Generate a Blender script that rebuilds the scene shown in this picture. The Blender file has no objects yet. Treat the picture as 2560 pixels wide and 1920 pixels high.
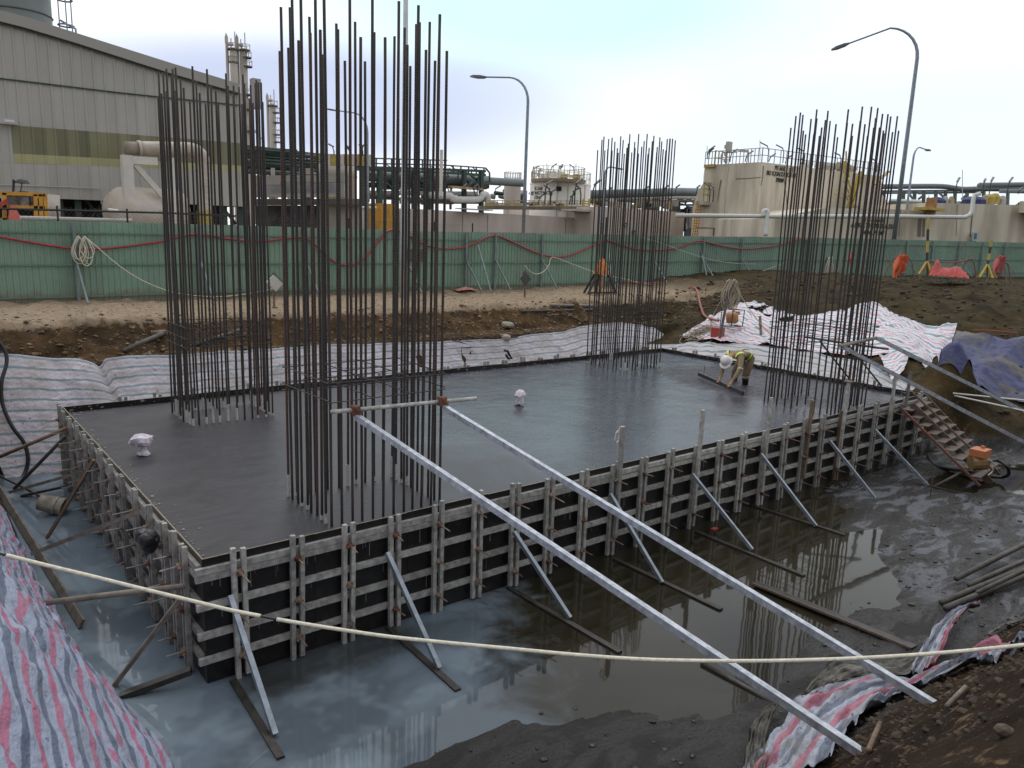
import bpy, bmesh, math, random
import numpy as np
from mathutils import Vector, Matrix
from mathutils.bvhtree import BVHTree

random.seed(7)
rng = np.random.RandomState(11)
SC = bpy.context.scene
COL = SC.collection
R = math.radians

# ------------------------------------------------------------------ camera
CAM = np.array([-2.21385354, -7.64175405, 3.37100256])
RT = np.array([0.7799029187533015, -0.6249429142948039, 0.03460912008125451])
UP = np.array([0.09375553469093752, 0.17131634207310914, 0.9807449263970249])
FW = np.array([0.6188387003370892, 0.7616410340911306, -0.1922019722939789])
FPX = 1912.709
cd = bpy.data.cameras.new('camera')
cd.sensor_width = 36.0
cd.lens = FPX / 2560 * 36.0
cd.clip_start = 0.05
cd.clip_end = 6000
cam = bpy.data.objects.new('camera', cd)
COL.objects.link(cam)
M = Matrix.Identity(4)
for i in range(3):
    M[i][0], M[i][1], M[i][2], M[i][3] = RT[i], UP[i], -FW[i], CAM[i]
cam.matrix_world = M
SC.camera = cam

# ------------------------------------------------------------------ world
def ray(px, py):
    return (px - 1280) / FPX * RT - (py - 960) / FPX * UP + FW
def V_(*a): return np.array(a, float)
def unit(v):
    return v / np.linalg.norm(v)

W = bpy.data.worlds.new('World')
SC.world = W
W.use_nodes = True
nt = W.node_tree
nt.nodes.clear()
def N(t, **kw):
    n = nt.nodes.new(t)
    for k, v in kw.items():
        setattr(n, k, v)
    return n
L = nt.links.new
out = N('ShaderNodeOutputWorld')
bg = N('ShaderNodeBackground')
bg.inputs['Strength'].default_value = 0.1
L(bg.outputs[0], out.inputs[0])
sky = N('ShaderNodeTexSky', sky_type='NISHITA')
sky.sun_disc = False
SUN_EL, SUN_AZ = 64.0, 20.0          # degrees; azimuth measured from +Y towards +X
sky.sun_elevation = R(SUN_EL)
sky.sun_rotation = R(SUN_AZ)
sky.air_density = 1.0
sky.dust_density = 1.5
tc = N('ShaderNodeTexCoord')
mp = N('ShaderNodeMapping')
mp.inputs['Scale'].default_value = (1.0, 1.0, 3.0)
L(tc.outputs['Generated'], mp.inputs[0])
nz = N('ShaderNodeTexNoise')
nz.inputs['Scale'].default_value = 1.7
nz.inputs['Detail'].default_value = 6
nz.inputs['Roughness'].default_value = 0.5
nz.inputs['Distortion'].default_value = 0.4
L(mp.outputs[0], nz.inputs['Vector'])
def blob(px, py, sx, sz, w0, w1, warp=0.25):
    """soft elongated area of sky round one direction: 1 in the middle, 0 outside"""
    d = unit(ray(px, py))
    s = N('ShaderNodeVectorMath', operation='SUBTRACT')
    L(tc.outputs['Generated'], s.inputs[0])
    s.inputs[1].default_value = tuple(d)
    m = N('ShaderNodeVectorMath', operation='MULTIPLY')
    L(s.outputs[0], m.inputs[0])
    m.inputs[1].default_value = (sx, sx, sz)
    ln = N('ShaderNodeVectorMath', operation='LENGTH')
    L(m.outputs[0], ln.inputs[0])
    a = N('ShaderNodeMath', operation='MULTIPLY_ADD')
    L(nz.outputs['Fac'], a.inputs[0])
    a.inputs[1].default_value = -warp * 2
    L(ln.outputs['Value'], a.inputs[2])
    mr = N('ShaderNodeMapRange')
    mr.interpolation_type = 'SMOOTHSTEP'
    mr.inputs['From Min'].default_value = w0 - warp
    mr.inputs['From Max'].default_value = w1 - warp
    mr.inputs['To Min'].default_value = 1
    mr.inputs['To Max'].default_value = 0
    L(a.outputs[0], mr.inputs[0])
    return mr.outputs[0]
cr = N('ShaderNodeValToRGB')
cr.color_ramp.elements[0].position = 0.30
cr.color_ramp.elements[0].color = (7.8, 8.3, 9.2, 1)
e = cr.color_ramp.elements.new(0.42); e.color = (9.4, 9.7, 10.1, 1)
e = cr.color_ramp.elements.new(0.52); e.color = (10.0, 10.1, 10.4, 1)
cr.color_ramp.elements[-1].position = 0.75
cr.color_ramp.elements[-1].color = (11.5, 11.5, 11.7, 1)
L(nz.outputs['Fac'], cr.inputs[0])
def mixc(a, b, f, fac=1.0):
    m = N('ShaderNodeMix', data_type='RGBA')
    if isinstance(f, float):
        m.inputs[0].default_value = f
    else:
        g = N('ShaderNodeMath', operation='MULTIPLY')
        L(f, g.inputs[0]); g.inputs[1].default_value = fac
        L(g.outputs[0], m.inputs[0])
    for k, x in ((6, a), (7, b)):
        if isinstance(x, tuple): m.inputs[k].default_value = x
        else: L(x, m.inputs[k])
    return m.outputs[2]
c = mixc(sky.outputs[0], cr.outputs[0], 0.86)
c = mixc(c, (4.5, 8.1, 8.7, 1), blob(1420, -10, 2.0, 6.5, 0.25, 0.85), 0.75)     # opening of clear sky
c = mixc(c, (4.3, 4.9, 6.6, 1), blob(740, 262, 2.3, 10.0, 0.30, 1.0, 0.28), 0.9)   # grey cloud bank
c = mixc(c, (4.9, 5.5, 7.3, 1), blob(1180, 235, 4.0, 16.0, 0.15, 0.8, 0.35), 0.55)
c = mixc(c, (6.5, 7.3, 8.2, 1), blob(2350, 420, 1.4, 5.0, 0.3, 1.0, 0.3), 0.8)
# the cloud layer is brightest ahead, where the sun stands behind it, and duller behind the viewer
dt = N('ShaderNodeVectorMath', operation='DOT_PRODUCT')
L(tc.outputs['Generated'], dt.inputs[0]); dt.inputs[1].default_value = tuple(unit(V_(FW[0], FW[1], .25)))
mr = N('ShaderNodeMapRange'); mr.interpolation_type = 'SMOOTHSTEP'
for k_, v_ in (('From Min', -.9), ('From Max', .75), ('To Min', .64), ('To Max', 1.10)): mr.inputs[k_].default_value = v_
L(dt.outputs['Value'], mr.inputs[0])
sc_ = N('ShaderNodeVectorMath', operation='SCALE'); L(c, sc_.inputs[0]); L(mr.outputs[0], sc_.inputs['Scale'])
L(sc_.outputs[0], bg.inputs['Color'])

sd = bpy.data.lights.new('sun', 'SUN')
sd.energy = 0.6
sd.angle = R(22)
sd.color = (1.0, 0.96, 0.9)
sun = bpy.data.objects.new('sun', sd)
COL.objects.link(sun)
sdir = Vector((math.sin(R(SUN_AZ)) * math.cos(R(SUN_EL)), math.cos(R(SUN_AZ)) * math.cos(R(SUN_EL)), math.sin(R(SUN_EL))))
sun.rotation_euler = sdir.to_track_quat('Z', 'Y').to_euler()
sun.location = (0, 0, 60)

SC.view_settings.view_transform = 'Standard'
SC.view_settings.look = 'None'
SC.view_settings.exposure = 0.28
SC.view_settings.gamma = 1.0
SC.view_settings.use_curve_mapping = False
SC.render.engine = 'CYCLES'
SC.cycles.max_bounces = 6
SC.cycles.diffuse_bounces = 3
SC.cycles.glossy_bounces = 3
SC.cycles.caustics_reflective = False
SC.cycles.caustics_refractive = False

# ------------------------------------------------------------------ helpers
def PZ(px, py, z):
    d = ray(px, py); return CAM + d * (z - CAM[2]) / d[2]
def PY(px, py, y):
    d = ray(px, py); return CAM + d * (y - CAM[1]) / d[1]
def PX(px, py, x):
    d = ray(px, py); return CAM + d * (x - CAM[0]) / d[0]
def PD(px, py, dep):
    return CAM + ray(px, py) * dep
def V(*a):
    return np.array(a, float)

LOC = {}
class MB:
    """collects shapes in world space; build() links them as one mesh object"""
    def __init__(s): s.v = []; s.f = []; s.mi = []; s.uv = None; s.cur = 0
    def add(s, vs, fs):
        b = len(s.v)
        s.v.extend([tuple(map(float, p)) for p in vs])
        for f in fs:
            s.f.append(tuple(b + i for i in f)); s.mi.append(s.cur)
        return s
    def box(s, c, sz, rot=None):
        c = np.array(c, float); h = np.array(sz, float) / 2
        P = np.array([[x, y, z] for x in (-1, 1) for y in (-1, 1) for z in (-1, 1)]) * h
        if rot is not None: P = P @ np.array(rot).T
        return s.add(P + c, [(0, 1, 3, 2), (4, 6, 7, 5), (0, 4, 5, 1), (2, 3, 7, 6), (0, 2, 6, 4), (1, 5, 7, 3)])
    def b2(s, a, b):
        a = np.array(a, float); b = np.array(b, float)
        return s.box((a + b) / 2, np.abs(b - a))
    def beam(s, a, b, w=.05, h=.05, up=(0, 0, 1)):
        a = np.array(a, float); b = np.array(b, float); d = b - a; l = np.linalg.norm(d)
        if l < 1e-6: return s
        d /= l; u = np.array(up, float)
        if abs(d @ u) > .99: u = np.array((1., 0, 0))
        x = np.cross(d, u); x /= np.linalg.norm(x); u = np.cross(x, d)
        return s.box((a + b) / 2, (w, l, h), np.stack([x, d, u], 1))
    def tube(s, pts, r=.02, n=8, closed=False, caps=True):
        pts = [np.array(p, float) for p in pts]
        m = len(pts)
        rr = r if hasattr(r, '__len__') else [r] * m
        t0 = unit(pts[1] - pts[0])
        a = np.array((0, 0, 1.)) if abs(t0[2]) < .9 else np.array((1., 0, 0))
        x = unit(np.cross(t0, a))
        vs = []
        for i, p in enumerate(pts):
            if closed: t = pts[(i + 1) % m] - pts[i - 1]
            elif i == 0: t = pts[1] - pts[0]
            elif i == m - 1: t = pts[-1] - pts[-2]
            else: t = unit(pts[i + 1] - p + 1e-9) + unit(p - pts[i - 1] + 1e-9)
            t = unit(t)
            x = x - t * (x @ t); x = unit(x); y = np.cross(t, x)
            for k in range(n):
                an = 2 * math.pi * k / n
                vs.append(p + rr[i] * (math.cos(an) * x + math.sin(an) * y))
        fs = []
        for i in range(m if closed else m - 1):
            j = (i + 1) % m
            for k in range(n):
                q = (k + 1) % n
                fs.append((i * n + k, i * n + q, j * n + q, j * n + k))
        if caps and not closed:
            fs.append(tuple(range(n - 1, -1, -1))); fs.append(tuple((m - 1) * n + k for k in range(n)))
        return s.add(vs, fs)
    def lathe(s, c, prof, n=24, ax=(0, 0, 1), a0=0, a1=2 * math.pi):
        c = np.array(c, float); ax = unit(np.array(ax, float))
        t = np.array((1., 0, 0)) if abs(ax[0]) < .9 else np.array((0, 1., 0))
        x = unit(np.cross(ax, t)); y = np.cross(ax, x)
        full = abs(a1 - a0 - 2 * math.pi) < 1e-6
        m = n if full else n + 1
        vs = []
        for (r, z) in prof:
            for k in range(m):
                an = a0 + (a1 - a0) * k / n
                vs.append(c + ax * z + r * (math.cos(an) * x + math.sin(an) * y))
        fs = []
        for i in range(len(prof) - 1):
            for k in range(n):
                q = (k + 1) % m
                fs.append((i * m + k, i * m + q, (i + 1) * m + q, (i + 1) * m + k))
        return s.add(vs, fs)
    def cyl(s, c, r, z0, z1, n=20, ax=(0, 0, 1)):
        return s.lathe(c, [(0.0001, z0), (r, z0), (r, z1), (0.0001, z1)], n, ax)
    def build(s, name, m, parent=None, smooth=False, **kw):
        me = bpy.data.meshes.new(name)
        V0 = np.array(s.v)
        if parent is not None: org = LOC[parent]
        elif 'org' in kw: org = np.array(kw.pop('org'), float)
        else: org = np.array([V0[:, 0].mean(), V0[:, 1].mean(), V0[:, 2].min()])
        me.from_pydata([tuple(p) for p in (V0 - org)], [], s.f)
        for mm in (m if isinstance(m, (list, tuple)) else [m]): me.materials.append(mm)
        if any(s.mi): me.polygons.foreach_set('material_index', s.mi)
        if smooth: me.polygons.foreach_set('use_smooth', [True] * len(me.polygons))
        if s.uv is not None:
            ul = me.uv_layers.new(name='UVMap')
            idx = np.empty(len(me.loops), int); me.loops.foreach_get('vertex_index', idx)
            ul.data.foreach_set('uv', np.array(s.uv, float)[idx].ravel())
        me.update()
        return linko(name, me, org, parent, **kw)
def linko(name, me, org, parent=None, label=None, cat=None, group=None, kind=None):
    o = bpy.data.objects.new(name, me)
    COL.objects.link(o)
    if parent is not None:
        o.parent = parent; o.location = (0, 0, 0)
    else: o.location = tuple(org)
    LOC[o] = np.array(org, float)
    tag(o, label, cat, group, kind)
    return o
def tag(o, label=None, cat=None, group=None, kind=None):
    if label: o['label'] = label
    if cat: o['category'] = cat
    if group: o['group'] = group
    if kind: o['kind'] = kind
    return o
def thing(name, loc, label, cat, group=None):
    o = bpy.data.objects.new(name, None)
    o.empty_display_size = .2
    COL.objects.link(o); o.location = tuple(loc); LOC[o] = np.array(loc, float)
    return tag(o, label, cat, group)
def copy_part(src, parent, off=(0, 0, 0)):
    """a part sharing src's mesh, shifted inside its thing"""
    o = src.copy(); COL.objects.link(o); o.parent = parent
    o.location = tuple(Vector(src.location) + Vector(tuple(off)))
    return o
def copy_thing(src, loc, rotz=0, label=None):
    r = src.copy(); COL.objects.link(r); r.location = tuple(loc); r.rotation_euler[2] = rotz
    if label: r['label'] = label
    for ch in list(src.children):
        c_ = ch.copy(); COL.objects.link(c_); c_.parent = r
        for g in list(ch.children):
            d_ = g.copy(); COL.objects.link(d_); d_.parent = c_
    return r

# value noise (numpy), for the ground
_T = rng.rand(256, 256)
def vn(x, y):
    x = np.asarray(x, float); y = np.asarray(y, float)
    xi = np.floor(x).astype(int); yi = np.floor(y).astype(int)
    fx = x - xi; fy = y - yi
    fx = fx * fx * (3 - 2 * fx); fy = fy * fy * (3 - 2 * fy)
    a = _T[xi & 255, yi & 255]; b = _T[(xi + 1) & 255, yi & 255]
    c_ = _T[xi & 255, (yi + 1) & 255]; d_ = _T[(xi + 1) & 255, (yi + 1) & 255]
    return (a + (b - a) * fx) * (1 - fy) + (c_ + (d_ - c_) * fx) * fy
def fbm(x, y, o=4):
    s = 0; a = .5; t = 0
    for i in range(o):
        s = s + a * vn(x + 17.3 * i, y + 9.1 * i); t += a; a *= .5
        x = x * 2.03; y = y * 2.03
    return s / t * 2 - 1

# ------------------------------------------------------------------ materials
MATS = {}
def mat(name, col, rough=.7, metal=0., var=.0, scale=6., bump=0., bscale=None, col2=None, spec=.5, stretch=(1, 1, 1), coat=0., rnd=0., detail=5, emis=None, dist=0.0005, lo=.35, hi=.65):
    """procedural material: base colour mixed with col2 (or a darker tone) by noise, optional relief"""
    if name in MATS: return MATS[name]
    m = bpy.data.materials.new(name); m.use_nodes = True
    t = m.node_tree; b = t.nodes['Principled BSDF']; K = t.links.new
    b.inputs['Roughness'].default_value = rough
    b.inputs['Metallic'].default_value = metal
    b.inputs['Specular IOR Level'].default_value = spec
    if coat: b.inputs['Coat Weight'].default_value = coat
    co = t.nodes.new('ShaderNodeTexCoord')
    mpn = t.nodes.new('ShaderNodeMapping'); mpn.inputs['Scale'].default_value = stretch
    K(co.outputs['Object'], mpn.inputs[0])
    oi = t.nodes.new('ShaderNodeObjectInfo')
    addv = t.nodes.new('ShaderNodeVectorMath'); addv.operation = 'ADD'
    sc_ = t.nodes.new('ShaderNodeMath'); sc_.operation = 'MULTIPLY'; sc_.inputs[1].default_value = 37.
    K(oi.outputs['Random'], sc_.inputs[0]); K(mpn.outputs[0], addv.inputs[0]); K(sc_.outputs[0], addv.inputs[1])
    n = t.nodes.new('ShaderNodeTexNoise'); n.inputs['Scale'].default_value = scale; n.inputs['Detail'].default_value = detail
    n.inputs['Roughness'].default_value = .6
    K(addv.outputs[0], n.inputs['Vector'])
    mr = t.nodes.new('ShaderNodeMapRange'); mr.inputs['From Min'].default_value = lo; mr.inputs['From Max'].default_value = hi
    K(n.outputs['Fac'], mr.inputs[0])
    mx = t.nodes.new('ShaderNodeMix'); mx.data_type = 'RGBA'
    c1 = tuple(col) + (1,)
    if col2 is None: col2 = tuple(x * (1 - var) for x in col)
    mx.inputs[6].default_value = c1; mx.inputs[7].default_value = tuple(col2) + (1,)
    K(mr.outputs[0], mx.inputs[0])
    last = mx.outputs[2]
    if rnd:
        hs = t.nodes.new('ShaderNodeHueSaturation')
        m2 = t.nodes.new('ShaderNodeMapRange'); m2.inputs['To Min'].default_value = 1 - rnd; m2.inputs['To Max'].default_value = 1 + rnd
        K(oi.outputs['Random'], m2.inputs[0]); K(m2.outputs[0], hs.inputs['Value']); K(last, hs.inputs['Color'])
        last = hs.outputs[0]
    K(last, b.inputs['Base Color'])
    if bump:
        n2 = t.nodes.new('ShaderNodeTexNoise'); n2.inputs['Scale'].default_value = bscale or scale * 4; n2.inputs['Detail'].default_value = 6
        K(addv.outputs[0], n2.inputs['Vector'])
        bp = t.nodes.new('ShaderNodeBump'); bp.inputs['Strength'].default_value = 1; bp.inputs['Distance'].default_value = bump
        K(n2.outputs['Fac'], bp.inputs['Height']); K(bp.outputs[0], b.inputs['Normal'])
    if emis: b.inputs['Emission Color'].default_value = tuple(emis) + (1,); b.inputs['Emission Strength'].default_value = 1
    MATS[name] = m
    return m

galv = mat('galvanised_steel', (.30, .34, .385), .38, .55, var=.35, scale=9, bump=.002, bscale=60, rnd=.12)
galv_new = mat('bright_zinc_steel', (.56, .60, .66), .4, .35, var=.45, scale=14, rnd=.05)
cem_steel = mat('cement_smeared_steel', (.47, .465, .44), .65, .1, scale=12, col2=(.25, .24, .22), bump=.003, bscale=50, rnd=.22)
cem_steel2 = mat('cement_smeared_steel_dark', (.36, .35, .32), .8, .05, scale=10, col2=(.19, .18, .16), bump=.003, bscale=50, rnd=.25)
rust = mat('rusty_steel', (.20, .085, .05), .85, .1, scale=30, col2=(.11, .05, .035), rnd=.3)
rust_pale = mat('rust_and_cement', (.26, .20, .155), .9, 0, scale=30, col2=(.16, .10, .07), rnd=.3)
film = mat('black_film_plywood', (.012, .011, .012), .35, 0, scale=9, col2=(.03, .026, .022), rnd=.2, lo=.5, hi=.75)
ply_edge = mat('plywood_edge', (.32, .27, .2), .8, 0, var=.5, scale=40)
wood = mat('weathered_timber', (.24, .21, .17), .85, 0, scale=5, col2=(.12, .10, .08), stretch=(1, 1, 1), bump=.004, bscale=30, rnd=.2)
wood_brown = mat('brown_timber', (.22, .15, .10), .85, 0, scale=6, col2=(.11, .075, .05), bump=.004, bscale=30, rnd=.2)
wet_wood = mat('wet_dark_timber', (.045, .038, .03), .4, 0, scale=8, col2=(.02, .018, .015), bump=.003, bscale=30)
pole_mud = mat('mud_caked_pipe', (.10, .092, .078), .6, 0, scale=6, col2=(.05, .045, .038), bump=.003, bscale=25)
black = mat('black_rubber', (.012, .012, .013), .45)
black_paint = mat('black_paint', (.015, .015, .015), .5)
rope_m = mat('cream_rope', (.72, .68, .56), .85, var=.25, scale=60, bump=.002, bscale=160)
rope_old = mat('dirty_rope', (.42, .37, .28), .9, var=.4, scale=30)
red_hose = mat('red_hose', (.36, .045, .05), .5, var=.35, scale=8)
red_hose_d = mat('faded_red_hose', (.33, .11, .09), .7, var=.35, scale=8)
white_pl = mat('white_plastic', (.7, .7, .7), .5, var=.1)
white_steel = mat('white_painted_steel', (.60, .58, .54), .6, var=.15, scale=2)
green_sheet = mat('green_fence_sheet', (.205, .315, .24), .5, 0, scale=1.3, col2=(.175, .28, .21), spec=.35, rnd=.10, stretch=(1, 1, .4))
post_grey = mat('fence_post_steel', (.20, .24, .24), .55, .2, var=.3, scale=6)
teal_steel = mat('pale_teal_steel', (.25, .33, .31), .55, .1, var=.3, scale=6)
dark_green = mat('dark_green_steel', (.025, .055, .045), .6, 0, var=.3, scale=1)
grey_pipe = mat('grey_blue_pipe', (.17, .20, .205), .55, .1, var=.2, scale=.6)
clad = mat('warehouse_cladding', (.40, .395, .37), .55, .1, scale=.35, col2=(.36, .35, .325), rnd=.05)
clad2 = mat('roof_fascia', (.33, .325, .30), .6, .1, var=.1, scale=.4)
skyl = mat('fibreglass_skylight', (.19, .185, .105), .35, 0, scale=.5, col2=(.15, .15, .085), rnd=.25)
skyl2 = mat('fibreglass_skylight_pale', (.38, .37, .19), .35, 0, scale=.5, col2=(.32, .31, .17), rnd=.12)
dark = mat('dark_interior', (.012, .012, .012), .9)
conc_far = mat('stained_concrete', (.58, .52, .44), .9, 0, scale=.22, col2=(.45, .40, .33), stretch=(1, 1, .35), detail=8)
conc_tan = mat('tan_stained_concrete', (.66, .60, .49), .9, 0, scale=.8, col2=(.37, .32, .25), stretch=(1, 1, .16), detail=11, lo=.40, hi=.72)
conc_pinkish = mat('pinkish_concrete', (.60, .52, .47), .9, 0, scale=.6, col2=(.43, .365, .32), stretch=(1, 1, .2), detail=10, lo=.40, hi=.72)
tank_white = mat('white_tank_paint', (.80, .78, .73), .6, 0, var=.12, scale=.5)
yellow = mat('yellow_paint', (.46, .34, .07), .6, 0, var=.3, scale=3)
yellow_o = mat('orange_yellow_paint', (.60, .30, .03), .55, 0, var=.3, scale=3)
letter = mat('black_lettering', (.03, .03, .03), .7)
blue_sign = mat('teal_sign', (.01, .13, .20), .5)
orange = mat('orange_cloth', (.80, .17, .07), .7, var=.2, scale=8)
pink = mat('pink_red_cloth', (.62, .16, .15), .7, var=.25, scale=8)
red_c = mat('red_cloth', (.45, .06, .05), .7, var=.35, scale=8)
orange_p = mat('orange_machine_paint', (.62, .20, .05), .5, var=.3, scale=20)
skin = mat('skin', (.42, .22, .14), .6, var=.1, scale=30)
khaki = mat('khaki_overall', (.26, .19, .115), .85, var=.25, scale=14)
hivis = mat('yellow_green_reflective_band', (.62, .80, .08), .5)
hat = mat('white_hard_hat', (.75, .72, .70), .3, var=.05)
bag = mat('clear_plastic_bag', (.42, .38, .43), .25, 0, scale=18, col2=(.70, .64, .70), bump=.01, bscale=40)
stone_m = mat('pale_stone', (.32, .29, .24), .9, var=.3, scale=8, bump=.01, bscale=20)
glassy = mat('lamp_glass', (.6, .62, .65), .2)
# ------------------------------------------------------------------ ground
SL, SB = 16.56, 8.0              # slab length and breadth
WATER = -1.40
def lerp_prof(t, xs, zs): return np.interp(t, xs, zs)
def inpoly(x, y, poly):
    x = np.asarray(x); y = np.asarray(y); c_ = np.zeros(x.shape, bool)
    n = len(poly); j = n - 1
    for i in range(n):
        xi, yi = poly[i]; xj, yj = poly[j]
        cond = ((yi > y) != (yj > y)) & (x < (xj - xi) * (y - yi) / ((yj - yi) or 1e-9) + xi)
        c_ ^= cond; j = i
    return c_
def polydist(x, y, poly):
    """signed distance: positive inside"""
    d = np.full(np.shape(x), 1e9)
    n = len(poly)
    for i in range(n):
        ax, ay = poly[i]; bx, by = poly[(i + 1) % n]
        t = np.clip(((x - ax) * (bx - ax) + (y - ay) * (by - ay)) / ((bx - ax) ** 2 + (by - ay) ** 2 + 1e-9), 0, 1)
        d = np.minimum(d, np.hypot(x - ax - t * (bx - ax), y - ay - t * (by - ay)))
    return np.where(inpoly(x, y, poly), d, -d)
shore = [(2110, 1330), (2215, 1320), (2200, 1365), (2195, 1390), (2240, 1430), (2262, 1480), (2235, 1512), (2150, 1530), (2010, 1600), (1950, 1680), (1900, 1740), (1640, 1790), (1500, 1770), (1300, 1800), (1080, 1850), (1000, 1990), (300, 2150), (-100, 1700), (0, 1350), (-300, 1240), (0, 1160), (180, 1130), (400, 1300), (600, 1500), (1000, 1450), (1700, 1200), (2060, 1225), (2110, 1265)]
SHORE = [tuple(PZ(px, py, WATER)[:2]) for px, py in shore]
SHORE[14:22] = [(.9, -2.4), (1.2, -3.3), (-.2, -4.0), (-1.3, -3.5), (-1.3, 0), (-1.3, 6), (-1.5, 9.3), (.0, 9.3)]
PUD = [tuple(PZ(px, py, WATER)[:2]) for px, py in [(2315, 1200), (2400, 1180), (2470, 1175), (2570, 1165), (2640, 1180), (2600, 1245), (2470, 1222), (2390, 1226), (2330, 1222)]]
def hgt(x, y, fine=True):
    x = np.asarray(x, float); y = np.asarray(y, float)
    n1 = fbm(x * .55 + 3, y * .55 + 8, 3)
    n2 = fbm(x * 2.1 + 40, y * 2.1 + 11, 4)
    # back bank
    yb = y + .35 * n1 * np.clip((y - 9.6) / 1.2, 0, 1) + .12 * n2
    back = lerp_prof(yb, [8.95, 9.9, 11.0, 11.5, 11.95, 13.2, 16.2, 60], [-1.5, .42, .42, .78, 1.14, 1.12, 1.17, 1.2])
    back = back + np.clip((x - 14) / 60, 0, 1) * 1.0 * np.clip((y - 11) / 1.2, 0, 1)
    # left bank
    xt = np.interp(y, [-4.5, -3.0, -1.0, .4, 1.5, 3, 9], [-1.0, -.72, -.64, -.86, -.98, -1.02, -1.05])
    left = lerp_prof(xt - x, [-.15, 0, .12, 1.75, 2.3, 9, 40], [-1.5, -1.42, -1.25, 1.70, 1.9, 1.9, 1.5])
    # near bank
    yt = np.interp(x, [-1, 4, 8, 14, 20], [-4.25, -4.3, -4.45, -4.6, -5.5]) + .10 * n1
    near = lerp_prof(yt - y, [0, .15, 1.2, 2.4, 3.0, 30], [-1.5, -1.38, -.30, 1.15, 1.68, 1.68])
    near = near - np.clip((-.4 - x) / 1.5, 0, 1) * .6 * np.clip((y + 7.3) / 1.5, 0, 1)
    # right bank
    xr = np.interp(y, [-6, -2.2, -.4, .2, 9, 20], [19.6, 18.8, 17.6, 15.9, 15.9, 16.6]) + .12 * n1
    right = lerp_prof(x - xr, [0, .5, 1.6, 4.2, 7.5, 9.5, 16, 24, 60], [-1.5, -.75, -.15, .42, 1.25, 1.62, 2.0, 1.75, 1.5])
    # falls towards the blue sheet on the right
    dip = np.clip((2.2 - y) / 3.5, 0, 1) * np.clip((x - 18.0) / 2, 0, 1) * np.clip((31 - x) / 6, 0, 1)
    right = right - .75 * dip
    lump = 1.05 * np.exp(-(((x - 18.7) / .55) ** 2 + ((y - .25) / .6) ** 2))
    right = right + lump * (x > 15)
    h = np.maximum(np.maximum(back, left), np.maximum(near, right))
    pit = h < -1.3
    rough = np.where(pit, 0.0, 1.0)
    h = h + np.clip((x - 20) / 4, 0, 1) * np.clip((44 - x) / 4, 0, 1) * (y < 13) * (.16 * fbm(x * .9, y * .9, 4))
    h = h + rough * (.10 * n2 * np.clip(h + 1.3, 0, 1) + .05 * n1)
    plate = (h > 1.0) & (y > 11.8) & (x < 26)
    if fine:
        n3 = fbm(x * 7.0, y * 7.0, 3)
        h = h + n3 * np.where(plate, .012, np.where(h > -1.3, .045, .0))
    # pit floor: mud a little above the water, water where the shore polygons say so
    s = np.maximum(polydist(x, y, SHORE), polydist(x, y, PUD))
    mudn = fbm(x * 1.4 + 5, y * 3.2 + 2, 5)
    mud = WATER + np.clip(-s * .10, -.10, .045) + mudn * np.where(s > 0, .014, .045) + .006 * (vn(x * 9, y * 9) - .5)
    inslab = (x > -.3) & (x < 16.9) & (y > -.25) & (y < 8.25)
    mud = np.where(inslab, -1.5, mud)
    return np.maximum(np.where(h > -1.3, h, -9), mud) if np.ndim(h) else float(max(h if h > -1.3 else -9, mud))
def axis(parts):
    a = []
    for lo_, hi_, st in parts: a.extend(np.arange(lo_, hi_, st))
    return np.array(a + [parts[-1][1]])
gx = axis([(-1500, -300, 400), (-300, -60, 60), (-60, -12, 8), (-12, -4, .5), (-4, 6, .055), (6, 20, .085), (20, 36, .16), (36, 60, 1.2), (60, 300, 30), (300, 1500, 400)])
gy = axis([(-1500, -300, 400), (-300, -40, 40), (-40, -12, 4), (-12, -7, .3), (-7, -1, .055), (-1, 8.2, .09), (8.2, 13, .06), (13, 17, .14), (17, 60, 3), (60, 300, 40), (300, 1500, 400)])
GX, GY = np.meshgrid(gx, gy, indexing='ij')
GZ = hgt(GX, GY)
nxg, nyg = len(gx), len(gy)
me = bpy.data.meshes.new('ground')
verts = np.stack([GX, GY, GZ], -1).reshape(-1, 3)
ii, jj = np.meshgrid(np.arange(nxg - 1), np.arange(nyg - 1), indexing='ij')
a = (ii * nyg + jj).ravel()
faces = np.stack([a, a + nyg, a + nyg + 1, a + 1], 1)
me.vertices.add(len(verts)); me.vertices.foreach_set('co', verts.ravel())
me.loops.add(faces.size); me.loops.foreach_set('vertex_index', faces.ravel())
me.polygons.add(len(faces)); me.polygons.foreach_set('loop_start', np.arange(0, faces.size, 4)); me.polygons.foreach_set('loop_total', np.full(len(faces), 4))
me.polygons.foreach_set('use_smooth', np.ones(len(faces), bool))
me.update(calc_edges=True)

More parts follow.
